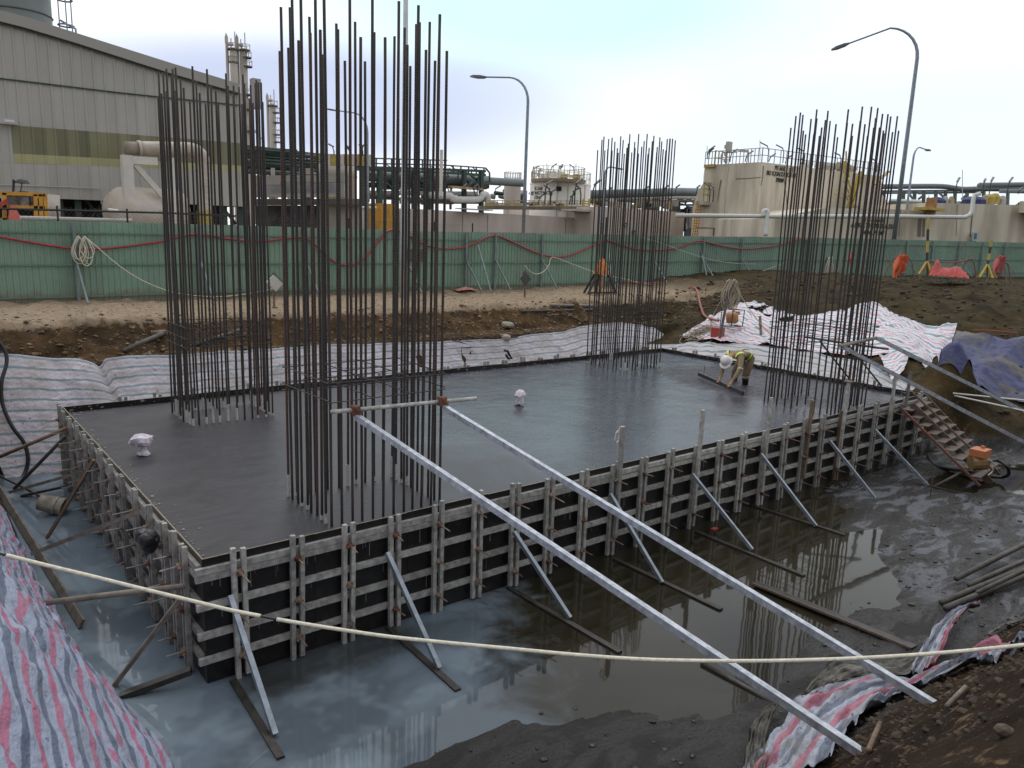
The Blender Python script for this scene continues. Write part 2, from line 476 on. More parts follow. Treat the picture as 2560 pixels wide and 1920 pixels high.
def shader(name):
    m = bpy.data.materials.new(name); m.use_nodes = True
    t = m.node_tree
    class S: pass
    s = S(); s.m = m; s.t = t; s.b = t.nodes['Principled BSDF']; s.K = t.links.new
    def nd(ty, **kw):
        n = t.nodes.new(ty)
        for k, v in kw.items():
            if k in n.inputs: n.inputs[k].default_value = v
            else: setattr(n, k, v)
        return n
    s.n = nd
    s.co = nd('ShaderNodeTexCoord'); s.pos = s.co.outputs['Object']
    s.sep = nd('ShaderNodeSeparateXYZ'); s.K(s.pos, s.sep.inputs[0])
    def noise(scale, detail=5, stretch=None, rough=.6, dist=0.):
        n = nd('ShaderNodeTexNoise'); n.inputs['Scale'].default_value = scale; n.inputs['Detail'].default_value = detail
        n.inputs['Roughness'].default_value = rough; n.inputs['Distortion'].default_value = dist
        src = s.pos
        if stretch:
            mp_ = nd('ShaderNodeMapping'); mp_.inputs['Scale'].default_value = stretch; s.K(src, mp_.inputs[0]); src = mp_.outputs[0]
        s.K(src, n.inputs['Vector']); return n.outputs['Fac']
    s.noise = noise
    def mr(v, a, b, c=0., d=1., smooth=True):
        n = nd('ShaderNodeMapRange')
        if smooth: n.interpolation_type = 'SMOOTHSTEP'
        for k, x in (('From Min', a), ('From Max', b), ('To Min', c), ('To Max', d)): n.inputs[k].default_value = x
        s.K(v, n.inputs[0]); return n.outputs[0]
    s.mr = mr
    def op(o, a, b=None):
        n = nd('ShaderNodeMath', operation=o)
        for k, x in ((0, a), (1, b)):
            if x is None: continue
            if isinstance(x, (int, float)): n.inputs[k].default_value = x
            else: s.K(x, n.inputs[k])
        return n.outputs[0]
    s.op = op
    def mix(f, a, b):
        n = nd('ShaderNodeMix', data_type='RGBA')
        for k, x in ((0, f), (6, a), (7, b)):
            if isinstance(x, (int, float)): n.inputs[k].default_value = x
            elif isinstance(x, tuple): n.inputs[k].default_value = x + (1,)
            else: s.K(x, n.inputs[k])
        return n.outputs[2]
    s.mix = mix
    def bump(h, dist, prev=None):
        n = nd('ShaderNodeBump'); n.inputs['Distance'].default_value = dist
        s.K(h, n.inputs['Height'])
        if prev is not None: s.K(prev, n.inputs['Normal'])
        return n.outputs[0]
    s.bump = bump
    return s

g = shader('ground_soil')
X, Y, Z = g.sep.outputs[0], g.sep.outputs[1], g.sep.outputs[2]
nA = g.noise(1.1, 6); nB = g.noise(7, 6); nC = g.noise(38, 4); nD = g.noise(.35, 3)
soil = g.mix(g.mr(nA, .35, .65), (.095, .056, .026), (.036, .023, .012))
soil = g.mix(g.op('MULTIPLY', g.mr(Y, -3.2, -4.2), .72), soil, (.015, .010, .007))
soil = g.mix(g.mr(nB, .55, .72), soil, (.20, .135, .075))
specks = g.mr(nC, .66, .74)
soil = g.mix(g.op('MULTIPLY', specks, .6), soil, (.34, .29, .22))
sand = g.mix(g.mr(nB, .35, .7), (.34, .26, .175), (.23, .175, .12))
sand = g.mix(g.op('MULTIPLY', g.mr(nC, .55, .7), .5), sand, (.36, .30, .24))
# the levelled strip along the hoarding is dry sandy fill
zz = g.op('ADD', Z, g.op('MULTIPLY', g.op('SUBTRACT', nB, .5), .35))
fs = g.op('MULTIPLY', g.mr(zz, .94, 1.04), g.op('MULTIPLY', g.mr(g.op('ADD', Y, g.op('MULTIPLY', nB, .5)), 11.75, 12.0), g.mr(X, 27., 22.)))
olive = g.mix(g.mr(nA, .3, .7), (.062, .045, .018), (.020, .015, .007))
olive = g.mix(g.mr(nB, .58, .75), olive, (.095, .072, .034))
col = g.mix(g.mr(g.op('ADD', X, g.op('MULTIPLY', nA, 5.)), 16.5, 22.), soil, olive); g.K(g.mr(Z, -1.2, -.9, .5, .15), g.b.inputs['Specular IOR Level'])
col = g.mix(fs, col, sand)
nM = g.noise(1.3, 7, (1, 2.4, 1), .65, .6)
mudc = g.mix(g.mr(nM, .38, .62), (.011, .009, .007), (.030, .027, .024))
mudc = g.mix(g.op('MULTIPLY', g.mr(nM, .50, .60), g.mr(X, 7., 10.)), mudc, (.12, .128, .145))
fm = g.mr(Z, -1.22, -.95)
col = g.mix(fm, mudc, col)
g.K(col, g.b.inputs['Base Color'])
g.K(g.op('MAXIMUM', g.mr(fm, 0, 1, 0, .92), g.mr(g.op('ADD', nM, g.op('MULTIPLY', g.mr(X, 6., 9.), .10)), .46, .60, .72, .26)), g.b.inputs['Roughness'])
bb = g.bump(g.noise(14, 8, None, .65), .05)
bb = g.bump(g.noise(70, 4), .006, bb)
g.K(bb, g.b.inputs['Normal'])
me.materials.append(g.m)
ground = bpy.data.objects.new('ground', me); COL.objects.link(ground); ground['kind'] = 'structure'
GB = BVHTree.FromPolygons([tuple(v) for v in verts], [tuple(f) for f in faces.tolist()])
def PG(px, py, lift=0.):
    h = GB.ray_cast(Vector(CAM), Vector(unit(ray(px, py))), 400)
    return np.array(h[0]) + V(0, 0, lift) if h[0] is not None else PZ(px, py, 1.)
def gz(x, y): return float(hgt(np.array([x]), np.array([y]))[0])

# water standing in the pit
w = shader('muddy_water')
X, Y = w.sep.outputs[0], w.sep.outputs[1]
n1 = w.noise(.55, 5, None, .55, .8); n2 = w.noise(3.5, 5)
n1b = w.noise(1.3, 4, None, .6, .5)
murk = w.mix(w.mr(n1, .35, .65), (.017, .015, .009), (.028, .024, .015))
# cement wash: a pale bluish cloud spreading from the near corner
edge = w.op('ADD', w.op('ADD', w.op('MULTIPLY', X, 1.0), w.op('MULTIPLY', Y, -.62)), w.op('MULTIPLY', w.op('SUBTRACT', n1b, .5), 3.4))
milk = w.mr(edge, 4.6, 3.2)
hole = w.mr(w.noise(.55, 4, None, .5, .3), .38, .56)
milk = w.op('MULTIPLY', milk, w.mr(hole, 0, 1, .62, 1.))
near_f = w.op('MULTIPLY', w.mr(w.op('ADD', Y, w.op('MULTIPLY', w.op('SUBTRACT', n2, .5), .5)), -.95, -.35), w.op('MULTIPLY', w.mr(X, .1, .5), w.mr(X, 2.7, 1.9)))
milk = w.op('MULTIPLY', milk, w.mr(near_f, 0, 1, 1., .25))
col = w.mix(milk, murk, (.125, .16, .195))
col = w.mix(w.op('MULTIPLY', w.mr(w.op('ADD', w.noise(1.1, 3), w.op('MULTIPLY', Y, .0)), .5, .6), w.op('MULTIPLY', milk, .6)), col, (.19, .24, .27))
w.K(col, w.b.inputs['Base Color'])
w.b.inputs['Roughness'].default_value = .04
w.b.inputs['IOR'].default_value = 1.33
w.K(w.bump(w.noise(1.6, 2), .0015), w.b.inputs['Normal'])
mb = MB(); mb.add([(-6, -7, WATER), (28, -7, WATER), (28, 11, WATER), (-6, 11, WATER)], [(0, 1, 2, 3)])
mb.build('water', w.m, kind='structure', org=(0, 0, 0))

# ------------------------------------------------------------------ slab
s = shader('wet_concrete')
X, Y = s.sep.outputs[0], s.sep.outputs[1]
n1 = s.noise(.5, 5, (1, 1, 1), .55, .4); n2 = s.noise(1.5, 8, (.6, 1.5, 1), .68, 1.2); n3 = s.noise(11, 5, (.5, 1.6, 1))
wet = s.mr(s.op('ADD', X, s.op('MULTIPLY', n1, 6.)), 5.5, 10.)
col = s.mix(s.mr(n2, .3, .7), (.029, .028, .031), (.048, .046, .052))
col = s.mix(s.op('MULTIPLY', wet, .5), col, (.052, .050, .072))  # bluish sky reflection is put into the colour of the wetter right part
s.K(col, s.b.inputs['Base Color'])
rr_ = s.op('ADD', s.mr(wet, 0, 1, .46, .24), s.op('MULTIPLY', s.op('SUBTRACT', n2, .5), .30))
s.K(rr_, s.b.inputs['Roughness']); s.b.inputs['Specular IOR Level'].default_value = .42
dx = s.op('SUBTRACT', X, 14.6); dy = s.op('SUBTRACT', Y, 2.9)
dd = s.op('SQRT', s.op('ADD', s.op('MULTIPLY', dx, dx), s.op('MULTIPLY', s.op('MULTIPLY', dy, dy), .45)))
fresh = s.mr(s.op('ADD', dd, s.op('MULTIPLY', n2, 1.2)), 2.8, 1.6)
hh = s.op('MULTIPLY', s.noise(5, 6, (1, 1.3, 1), .65, .8), fresh)
bb = s.bump(hh, .13)
bb = s.bump(n3, .006, bb)
bb = s.bump(s.noise(1.2, 3), .02, bb)
s.K(bb, s.b.inputs['Normal'])
CZ = -.105
mb = MB()
xs = np.linspace(.02, SL - .02, 130); ys = np.linspace(.02, SB - .02, 64)
vs = []
for x in xs:
    for y in ys:
        f = math.exp(-(((x - 14.9) / 1.5) ** 2 + ((y - 3.0) / 2.2) ** 2))
        cg = 0
        for cx_, cy_ in ((2.37, .95), (2.37, 6.6), (13.5, 6.85), (13.5, 1.0)):
            cg = max(cg, math.exp(-(max(abs(x - cx_) - .65, 0) ** 2 + max(abs(y - cy_) - .55, 0) ** 2) / .02))
        vs.append((x, y, CZ + .035 * f * float(fbm(x * 3.1, y * 3.1, 3)) - .012 * cg + .006 * float(fbm(x * .8, y * .8, 2))))
ny = len(ys)
fs = [(i * ny + j, (i + 1) * ny + j, (i + 1) * ny + j + 1, i * ny + j + 1) for i in range(len(xs) - 1) for j in range(ny - 1)]
mb.add(vs, fs)
m2 = MB(); m2.b2((.02, .02, -1.5), (SL - .02, SB - .02, CZ - .16))
mb.add(m2.v, m2.f)
mb.build('concrete_slab', s.m, smooth=True, org=(0, 0, 0), label='freshly poured wet grey concrete foundation slab inside the black formwork', cat='concrete slab')

# ------------------------------------------------------------------ formwork
def frame_of(side):
    """maps (t along side, o outwards, z) to world"""
    return {'front': lambda t, o, z: V(t, -o, z), 'left': lambda t, o, z: V(-o, t, z),
            'back': lambda t, o, z: V(t, SB + o, z), 'right': lambda t, o, z: V(SL + o, t, z)}[side]
def bx(mb, F, t0, t1, o0, o1, z0, z1):
    a = F(t0, o0, z0); b = F(t1, o1, z1); mb.b2(np.minimum(a, b), np.maximum(a, b))
def ddrip(mb, F, t, z0, z1, w_): bx(mb, F, t - w_ / 2, t + w_ / 2, .0215, .0225, z0, z1)
WZ = [-.11, -.205, -.50, -.835, -1.113]
drip_m = mat('cement_drips', (.30, .29, .26), .8, var=.4, scale=40)
def formwork(side, length, sold, label, detail=True, mats=(cem_steel, cem_steel)):
    F = frame_of(side)
    root = thing('formwork_wall', F(0, .0, -1.45), label, 'formwork')
    e0 = -.02 if side in ('front', 'back') else 0
    e1 = length + .02 if side in ('front', 'back') else length
    # film faced panels, each with its pale top edge
    t = e0; k = 0
    while t < e1 - .05:
        t1 = min(t + 1.22, e1)
        mb = MB(); dz = random.uniform(-.006, .006)
        bx(mb, F, t + .002, t1 - .002, .0, .018, -1.46, .0 + dz)
        p = mb.build('plywood_panel', film, root)
        mb = MB(); bx(mb, F, t + .002, t1 - .002, .001, .017, .0005 + dz, .004 + dz)
        mb.build('panel_edge', ply_edge, p)
        t = t1
    for i, z in enumerate(WZ):
        t = -.10 if side == 'front' else 0
        while t < length:
            ln = random.choice([2.4, 3.0, 3.6, 6.0]) if i > 1 else 6.0
            t1 = min(t + ln, length + (.06 if side == 'front' else 0))
            jz = random.uniform(-.012, .012)
            mb = MB(); bx(mb, F, t, t1 - .01, .021, .071, z - .035 + jz, z + .035 + jz)
            mb.build('horizontal_waler', mats[0], root)
            t = t1
    z0, z1 = -1.38, .085
    for i, tt in enumerate(sold):
        lean = random.uniform(-.012, .012)
        jt = random.uniform(-.03, .03)
        mb = MB()
        for sgn in (-1, 1):
            c_ = tt + sgn * .052
            a = F(c_ - lean, .098, z0 + random.uniform(-.03, .02)); b = F(c_ + lean, .098, z1 + random.uniform(-.05, .03) + jt * .5)
            mb.beam(a, b, .05, .05, up=F(0, 1, 0) - F(0, 0, 0))
        mm = mats[1]
        if side == 'front' and i in (19,): mm = wood_brown
        so = mb.build('vertical_waler', mm, root)
        for z in (-.19, -.67, -1.15):
            if side == 'back': continue
            z_ = z + random.uniform(-.02, .02)
            n_ = random.uniform(-1, 1)
            mb = MB(); a = F(tt, .12, z_); d = F(0, 1, 0) - F(0, 0, 0)
            mb.cyl(a, .042, 0.002, .012, 10, d); mb.cyl(a, .022, .012, .05, 8, d)
            e_ = F(math.cos(n_), 0, math.sin(n_)) - F(0, 0, 0)
            mb.beam(a + d * .03 - e_ * .045, a + d * .03 + e_ * .045, .018, .03, up=d)
            nut = mb.build('wing_nut', rust if random.random() < .35 else rust_pale, root)
            dr = F(random.uniform(-.03, .03), 1, random.uniform(-.08, .02)) - F(0, 0, 0)
            mb = MB(); mb.tube([a + d * .03, a + d * .03 + dr * random.uniform(.14, .26)], .008, 6)
            mb.build('tie_rod', cem_steel2 if side == 'left' else rust_pale, nut)
    if detail:
        mb = MB()
        for _ in range(int(length * 9)):
            t = random.uniform(.05, length - .05)
            zt_ = random.choice([-.235, -.235, -.53, -.87]); ln = random.uniform(.03, .2)
            ddrip(mb, F, t, zt_ - ln, zt_, random.uniform(.003, .008))
        o = mb.build('cement_drip', drip_m, root); o['kind'] = 'stuff'
    return root
front_s = [0.33, 0.96, 1.58, 2.19, 2.81, 3.42, 4.05, 4.67, 5.33, 5.96, 6.6, 7.24, 7.92, 8.56, 9.22, 9.9, 10.55, 11.22, 11.87, 12.6, 13.33, 14.04, 14.73, 15.4, 16.11]
formwork('front', SL, front_s, 'long near formwork wall of black panels, grey steel walers and rusty wing nuts', True)
formwork('left', SB, [.35, .72, 1.09, 1.71, 2.38, 3.08, 3.76, 4.39, 4.99, 5.59, 6.19, 6.84, 7.42, 7.8], 'short left end formwork wall with muddy uprights above the flooded trench', False, (cem_steel2, cem_steel2))
formwork('back', SL, [1.0 + .62 * i for i in range(25)], 'long far formwork wall in front of the upright striped tarpaulin', False, (cem_steel2, cem_steel2))
formwork('right', SB, [.4 + .8 * i for i in range(10)], 'short right end formwork wall behind the bending worker', False, (cem_steel2, cem_steel2))

# tall uprights wired to the near formwork
for k, (px, py, px2, mm, cap, lb) in enumerate([
        (1558, 1066, 1543, cem_steel, 0, 'tall grey steel upright with a white cord loop, leftmost above the near formwork'),
        (1758, 1025, 1745, cem_steel, 0, 'tall plain upright standing between the corded one and the far cage'),
        (1929, 994, 1915, cem_steel, 0, 'tall pale upright at the left edge of the far right rebar cage'),
        (2032, 1000, 2020, wood_brown, 0, 'brown timber upright in front of the far right rebar cage'),
        (2122, 955, 2110, cem_steel, 1, 'tall upright with a flat cap plate in front of the far right cage'),
        (2240, 934, 2228, cem_steel, 0, 'tall grey upright right of the far right cage, beside the red stair rail'),
        (2277, 930, 2262, cem_steel2, 0, 'rightmost tall upright, at the head of the site stairs')]):
    top = PY(px, py, -.16); bot = PY(px2, 1300, -.16)
    x0 = top[0]
    root = thing('formwork_upright', (x0, -.16, -1.1), lb, 'upright', 'tall uprights above the near formwork')
    mb = MB(); mb.beam((x0 - .015, -.152, -1.1), (x0, -.16, top[2]), .055, .055, up=(0, 1, 0))
    mb.build('square_tube', mm, root)
    if cap:
        mb = MB(); mb.box((x0, -.16, top[2] + .012), (.16, .13, .022)); mb.build('cap_plate', rust_pale, root)
    if k == 0:
        pts = []
        P = lambda a_, b_: PY(a_, b_, -.20)
        for a_, b_ in [(1560, 1068), (1550, 1067), (1546, 1080), (1546, 1100), (1541, 1108), (1537, 1100), (1540, 1082), (1546, 1076)]: pts.append(P(a_, b_))
        mb = MB(); mb.tube(pts, .008, 6); o = mb.build('cord_loop', rope_m, label='white cord loop hooked over the leftmost tall upright', cat='cord')
# ------------------------------------------------------------------ rebar
def rebar_mat():
    s = shader('rusty_rebar')
    oi = s.n('ShaderNodeObjectInfo')
    v = s.n('ShaderNodeVectorMath', operation='ADD'); m_ = s.n('ShaderNodeMath', operation='MULTIPLY'); m_.inputs[1].default_value = 53.
    s.K(oi.outputs['Random'], m_.inputs[0]); s.K(s.pos, v.inputs[0]); s.K(m_.outputs[0], v.inputs[1])
    n = s.n('ShaderNodeTexNoise', Scale=1.3, Detail=6.); s.K(v.outputs[0], n.inputs['Vector'])
    n2 = s.n('ShaderNodeTexNoise', Scale=25., Detail=3.); s.K(v.outputs[0], n2.inputs['Vector'])
    c_ = s.mix(s.mr(n.outputs['Fac'], .38, .62), (.040, .035, .033), (.062, .046, .038))
    c_ = s.mix(s.op('MULTIPLY', s.mr(n2.outputs['Fac'], .5, .7), .5), c_, (.075, .068, .062))
    rr = s.mr(oi.outputs['Random'], .92, 1.0)
    c_ = s.mix(s.op('MULTIPLY', rr, .7), c_, (.12, .050, .038))
    s.K(c_, s.b.inputs['Base Color']); s.b.inputs['Roughness'].default_value = .62
    s.b.inputs['Metallic'].default_value = .15
    wv = s.n('ShaderNodeTexWave', Scale=16.); wv.bands_direction = 'Z'
    s.K(s.pos, wv.inputs['Vector'])
    s.K(s.bump(wv.outputs['Fac'], .006), s.b.inputs['Normal'])
    return s.m
REB = rebar_mat()
sleeve = mat('white_sleeve', (.58, .57, .54), .7, var=.35, scale=30)
tie_m = mat('dark_tie_steel', (.06, .052, .048), .6, .2, var=.3)
proto = {}
def bar_mesh(h, key, rad=.0168):
    if key in proto: return proto[key]
    mb = MB()
    n = 40; b = rng.uniform(-1, 1, 2) * .012
    pts = [(b[0] * math.sin(math.pi * i / n), b[1] * math.sin(1.7 * math.pi * i / n), -.25 + (h + .25) * i / n) for i in range(n + 1)]
    mb.tube(pts[::4], rad, 10)
    me_ = bpy.data.meshes.new('rebar'); me_.from_pydata(mb.v, [], mb.f)
    me_.polygons.foreach_set('use_smooth', [len(p.vertices) == 4 for p in me_.polygons])
    me_.materials.append(REB); proto[key] = me_
    return me_
def cage(cx, cy, sx, sy, label, tall, short, ties, sleeves=0, nx=12, ny=10, seed=0):
    rr = random.Random(seed)
    root = thing('rebar_cage', (cx, cy, CZ), label, 'rebar cage', 'rebar column cages standing in the wet slab')
    ps = []
    for i in range(nx):
        ps.append((cx - sx / 2 + sx * i / (nx - 1), cy - sy / 2)); 
    for j in range(1, ny): ps.append((cx + sx / 2, cy - sy / 2 + sy * j / (ny - 1)))
    for i in range(nx - 2, -1, -1): ps.append((cx - sx / 2 + sx * i / (nx - 1), cy + sy / 2))
    for j in range(ny - 2, 0, -1): ps.append((cx - sx / 2, cy - sy / 2 + sy * j / (ny - 1)))
    for k, (x, y) in enumerate(ps):
        tl = (k % 2 == 0) or rr.random() < .12
        h = (tall if tl else short)
        o = bpy.data.objects.new('rebar', bar_mesh(h, (round(h, 2), k % 5)))
        COL.objects.link(o); o.parent = root
        jx, jy = rr.gauss(0, .011), rr.gauss(0, .011)
        o.location = (x - cx + jx, y - cy + jy, rr.uniform(-.05, .03))
        o.rotation_euler = (rr.gauss(0, .0024), rr.gauss(0, .0024), rr.uniform(0, 6.28))
        if rr.random() < sleeves:
            mb = MB(); hh = rr.choice([.04, .05, .12, .22, .3])
            mb.tube([(x + jx, y + jy, CZ - .02), (x + jx, y + jy, CZ + hh)], .022, 8)
            mb.build('white_wrap', sleeve, root)
    for z in ties:
        mb = MB(); e = .03
        a = [(cx - sx / 2 - e, cy - sy / 2 - e), (cx + sx / 2 + e, cy - sy / 2 - e), (cx + sx / 2 + e, cy + sy / 2 + e), (cx - sx / 2 - e, cy + sy / 2 + e)]
        for q in range(4):
            p, p2 = a[q], a[(q + 1) % 4]
            mb.tube([(p[0], p[1], z + rr.uniform(-.02, .02)), (p2[0], p2[1], z + rr.uniform(-.02, .02))], .007, 6)
        for f in (.33, .67):
            mb.tube([(cx - sx / 2 + f * sx, cy - sy / 2 - e, z), (cx - sx / 2 + f * sx, cy + sy / 2 + e, z + .01)], .007, 6)
        mb.tube([(cx - sx / 2, cy - e, z + .015), (cx + sx / 2, cy + e, z + .015)], .007, 6)
        mb.build('tie_hoop', tie_m, root)
    return root
cage(2.34, .95, 1.54, 1.26, 'tall rebar cage nearest the viewer, with the long grey pipe tied across it', 5.86 - CZ, 5.42 - CZ, [1.42, 1.62], .35, seed=1)
cage(2.36, 6.50, 1.46, 1.14, 'rebar cage at the far left corner of the slab with white wraps at its foot', 5.84 - CZ, 5.50 - CZ, [1.25, 1.42, 1.60], .8, seed=2)
cage(13.55, 6.85, 1.40, 1.45, 'rebar cage at the far corner of the slab, smallest of the four in view', 5.98 - CZ, 5.68 - CZ, [1.3, 1.45], .3, seed=3)
cage(13.5, 1.05, 1.55, 1.5, 'rebar cage at the right end of the slab beside the bending worker', 6.04 - CZ, 5.72 - CZ, [1.55, 1.68, 1.30], .1, seed=4)
# wet fresh concrete clings round the foot of every cage (part of slab relief)

# ------------------------------------------------------------------ rails and long props
def couple(p, parent):
    mb = MB(); mb.box(p, (.085, .10, .11)); mb.cyl(np.array(p) + V(0, -.075, .03), .028, 0, .05, 8, (0, 1, 0)); mb.cyl(np.array(p) + V(.03, -.075, -.03), .022, 0, .05, 8, (0, 1, 0))
    return mb.build('clamp', rust, parent)
ra, rb = PY(828, 1030, .20), PY(1190, 996, .20)
root = thing('scaffold_pipe', ra, 'grey scaffold pipe lying level across the near rebar cage, held by rusty clamps', 'pipe')
mb = MB(); mb.tube([ra, rb], .026, 12); mb.build('pipe', pole_mud if False else cem_steel, root, smooth=True)
c1 = PY(888, 1026, .17); c2 = PY(1105, 1003, .17)
couple(c1, root); couple(c2, root)
def sqtube(a, b, s_=.06, m=galv_new, name='long_prop', label='', cat='steel tube', group=None, open_end=True):
    root = thing(name, b, label, cat, group)
    mb = MB(); mb.beam(a, b, s_, s_); mb.build('square_tube', m, root)
    if open_end:
        d = unit(np.array(b) - np.array(a)); mb = MB(); mb.beam(np.array(b) + d * .001, np.array(b) + d * .003, s_ * .8, s_ * .8); mb.build('open_end', dark, root)
    return root
f1 = PZ(2157, 1885, -.40); f2 = PZ(2349, 1770, -.40)
sqtube(c1 + V(0, -.05, -.07), f1, .064, label='long bluish square steel prop from the near cage down to the torn striped sheet', group='long steel props of the near cage')
sqtube(c2 + V(0, -.05, -.07), f2, .064, label='long bright square steel prop, upper one of two from the near cage', group='long steel props of the near cage')
# right cage: crossing rails and two props that run out of view to the right
q1 = PY(2104, 868, .12); q2 = PY(2188, 845, .12)
root = thing('timber_rail', q1, 'pale timber rail tied level to the right rebar cage at prop height', 'rail')
mb = MB(); mb.tube([q1 + V(-.1, 0, .03), q2 + V(.06, 0, .0)], .035, 10); mb.build('pole', wood, root)
sqtube(q1 + V(0, -.04, 0), PX(2640, 1148, q1[0] + 4.1), .075, label='lower square steel prop running from the right cage out of the right edge', group='long steel props of the right cage')
sqtube(q2 + V(0, -.04, 0), PX(2660, 1078, q2[0] + 4.5), .075, label='upper square steel prop running from the right cage out of the right edge', group='long steel props of the right cage')
def pole(name, a, b, r, m, label, cat='pole', group=None, n=10):
    mb = MB(); mb.tube([a, (np.array(a) + np.array(b)) / 2 + V(0, 0, random.uniform(-.01, .01)), b], r, n)
    return mb.build(name, m, smooth=True, label=label, cat=cat, group=group)
pole('scaffold_pipe', PY(2010, 842, 1.9), PY(2222, 873, .3), .025, pole_mud, 'dark scaffold pipe crossing the right rebar cage and sticking out to its right')
pole('bracing_pole', PY(2050, 853, 1.9), PX(2130, 955, 16.4), .022, pole_mud, 'thin dark pole slanting down inside the right rebar cage, left of two', group='slanting poles inside the right cage')
pole('bracing_pole', PY(2120, 860, 1.7), PX(2204, 965, 16.5), .022, pole_mud, 'thin dark pole slanting down to the far right formwork edge, right of two', group='slanting poles inside the right cage')

# raking braces in the water and the sole beams they stand on
ords = ['first', 'second', 'third', 'fourth', 'fifth', 'sixth', 'seventh', 'eighth']
br = [((575, 1490), (688, 1836)), ((968, 1382), (1098, 1670)), ((1285, 1330), (1425, 1545)), ((1525, 1235), (1655, 1456)), ((1730, 1185), (1880, 1374)), ((1902, 1135), (2040, 1315)), ((2074, 1102), (2188, 1246)), ((2187, 1074), (2320, 1214))]
for k, (a_, b_) in enumerate(br):
    A = PY(a_[0], a_[1], -.22); B = PZ(b_[0], b_[1], WATER + .03)
    r_ = sqtube(A, B, .052, galv, 'raking_brace', ords[k] + ' raking steel brace from the near corner, propping the long near formwork', 'brace', 'raking braces in the flooded pit', False)
bm = [((583, 1703), (702, 1898)), ((970, 1570), (1145, 1728)), ((1270, 1470), (1550, 1633)), ((1535, 1398), (1803, 1526)), ((1740, 1330), (2010, 1441)), ((1872, 1262), (2112, 1339)), ((2060, 1220), (2335, 1300)), ((2170, 1180), (2480, 1253))]
for k, (a_, b_) in enumerate(bm):
    A = PZ(a_[0], a_[1], WATER); B = PZ(b_[0], b_[1], WATER)
    mb = MB(); mb.beam(A, B, .075, .05)
    mb.build('sole_beam', wet_wood, label=ords[k] + ' dark wet timber from the near corner, lying awash under a raking brace', cat='timber', group='timbers lying in the water under the braces')
mb = MB(); A = PZ(1888, 1458, WATER + .04); B = PZ(2285, 1620, WATER + .06)
mb.beam(A, B, .16, .035, up=(.1, .3, 1)); mb.build('plank', wet_wood, label='long broad dark plank lying in the water with a pale edge', cat='plank')
mb = MB(); mb.beam(A + V(-.085, 0, .02), B + V(-.085, 0, .02), .012, .03); mb.build('steel_strip', rust_pale, label='thin pale strip along the edge of the broad dark plank', cat='strip')
pole('sunk_beam', PZ(1755, 1660, WATER + .01), PZ(1990, 1790, WATER - .01), .035, wet_wood, 'dark timber half sunk in mud below the long bluish prop', 'timber')
# red scrap floating
mb = MB(); mb.box(PZ(1786, 1322, WATER + .01), (.12, .07, .02)); mb.build('scrap', red_c, label='small red scrap floating near the fifth brace', cat='scrap')

# ------------------------------------------------------------------ poles piled at right
for k, (a_, b_, r) in enumerate([((2352, 1515), (2640, 1392), .042), ((2362, 1532), (2640, 1418), .045), ((2420, 1476), (2640, 1385), .035), ((2388, 1462), (2640, 1340), .04), ((2440, 1500), (2660, 1400), .032)]):
    A = PG(*a_, lift=.05 + .015 * k); B = PG(*b_, lift=.06 + .03 * k)
    pole('mud_pole', A, B, r, pole_mud, ['lowest', 'second lowest', 'middle', 'topmost', 'thin tucked in'][k] + ' muddy pole in the pile on the right bank', 'pole', 'muddy poles piled on the right bank')

# ------------------------------------------------------------------ left trench timbers
T = [
    ('brace_pole', (-40, 1158), (165, 1071), -.9, .25, 'round', .032, wood_brown, 'brown pole from the left edge up to the far left formwork corner', None),
    ('brace_pole', (36, 1222), (162, 1092), -1.35, -.2, 'round', .03, pole_mud, 'dark pole slanting down left from the far left formwork corner', None),
    ('brace_timber', (27, 1230), (212, 1178), -1.3, -.8, 'box', .06, wood, 'pale timber lying level towards the left formwork above the water', None),
    ('brace_timber', (52, 1240), (168, 1215), -1.38, -1.3, 'box', .05, wet_wood, 'dark timber lying in the water behind the bucket', None),
    ('brace_timber', (118, 1345), (234, 1150), -1.35, -.3, 'box', .05, wood_brown, 'brown board slanting up to the left formwork beside the bucket', None),
    ('brace_timber', (84, 1383), (343, 1281), -1.0, -.35, 'box', .07, wood, 'thick grey timber strut from the left bank to the middle of the left formwork', None),
    ('brace_pole', (115, 1507), (462, 1465), -.85, -.55, 'round', .03, wood, 'bamboo-like pale pole with rusty end spanning the trench in front', None),
    ('brace_timber', (284, 1716), (455, 1490), -1.4, -.7, 'box', .055, wood, 'grey timber strut slanting out of the milky water near the front corner', None),
    ('brace_timber', (300, 1742), (478, 1676), -1.4, -1.4, 'box', .08, wet_wood, 'dark wet beam lying in the milky water at the front corner', None),
]
for nm, a_, b_, za, zb, sh, r, m_, lb, gp in T:
    B = PX(b_[0], b_[1], -.16)
    A = PZ(a_[0], a_[1], za)
    if 'spanning the trench' in lb: A = PX(a_[0], a_[1], -1.35)
    if sh == 'round': pole(nm, A, B, r, m_, lb, 'pole')
    else:
        mb = MB(); mb.beam(A, B, r * 1.2, r * .75); mb.build(nm, m_, label=lb, cat='timber')
# many short dark rods poking from the left formwork over the water are tie rods (parts of the wall)
# bucket on its side
bc = PZ(130, 1262, -1.25)
ax = unit(V(.75, -.45, -.25))
root = thing('bucket', bc, 'dirty white plastic bucket lying on its side in the left trench', 'bucket')
mb = MB(); mb.lathe(bc, [(.001, -.19), (.13, -.19), (.155, .17), (.163, .17), (.163, .19), (.15, .19), (.14, .15), (.12, -.17), (.001, -.17)], 24, ax); mb.build('pail', mat('dirty_white_plastic', (.36, .33, .27), .6, 0, scale=8, col2=(.20, .18, .14)), root, smooth=True)
mb = MB(); mb.lathe(bc, [(.158, .06), (.166, .07), (.158, .08)], 24, ax); mb.build('rim_ring', cem_steel, root, smooth=True)
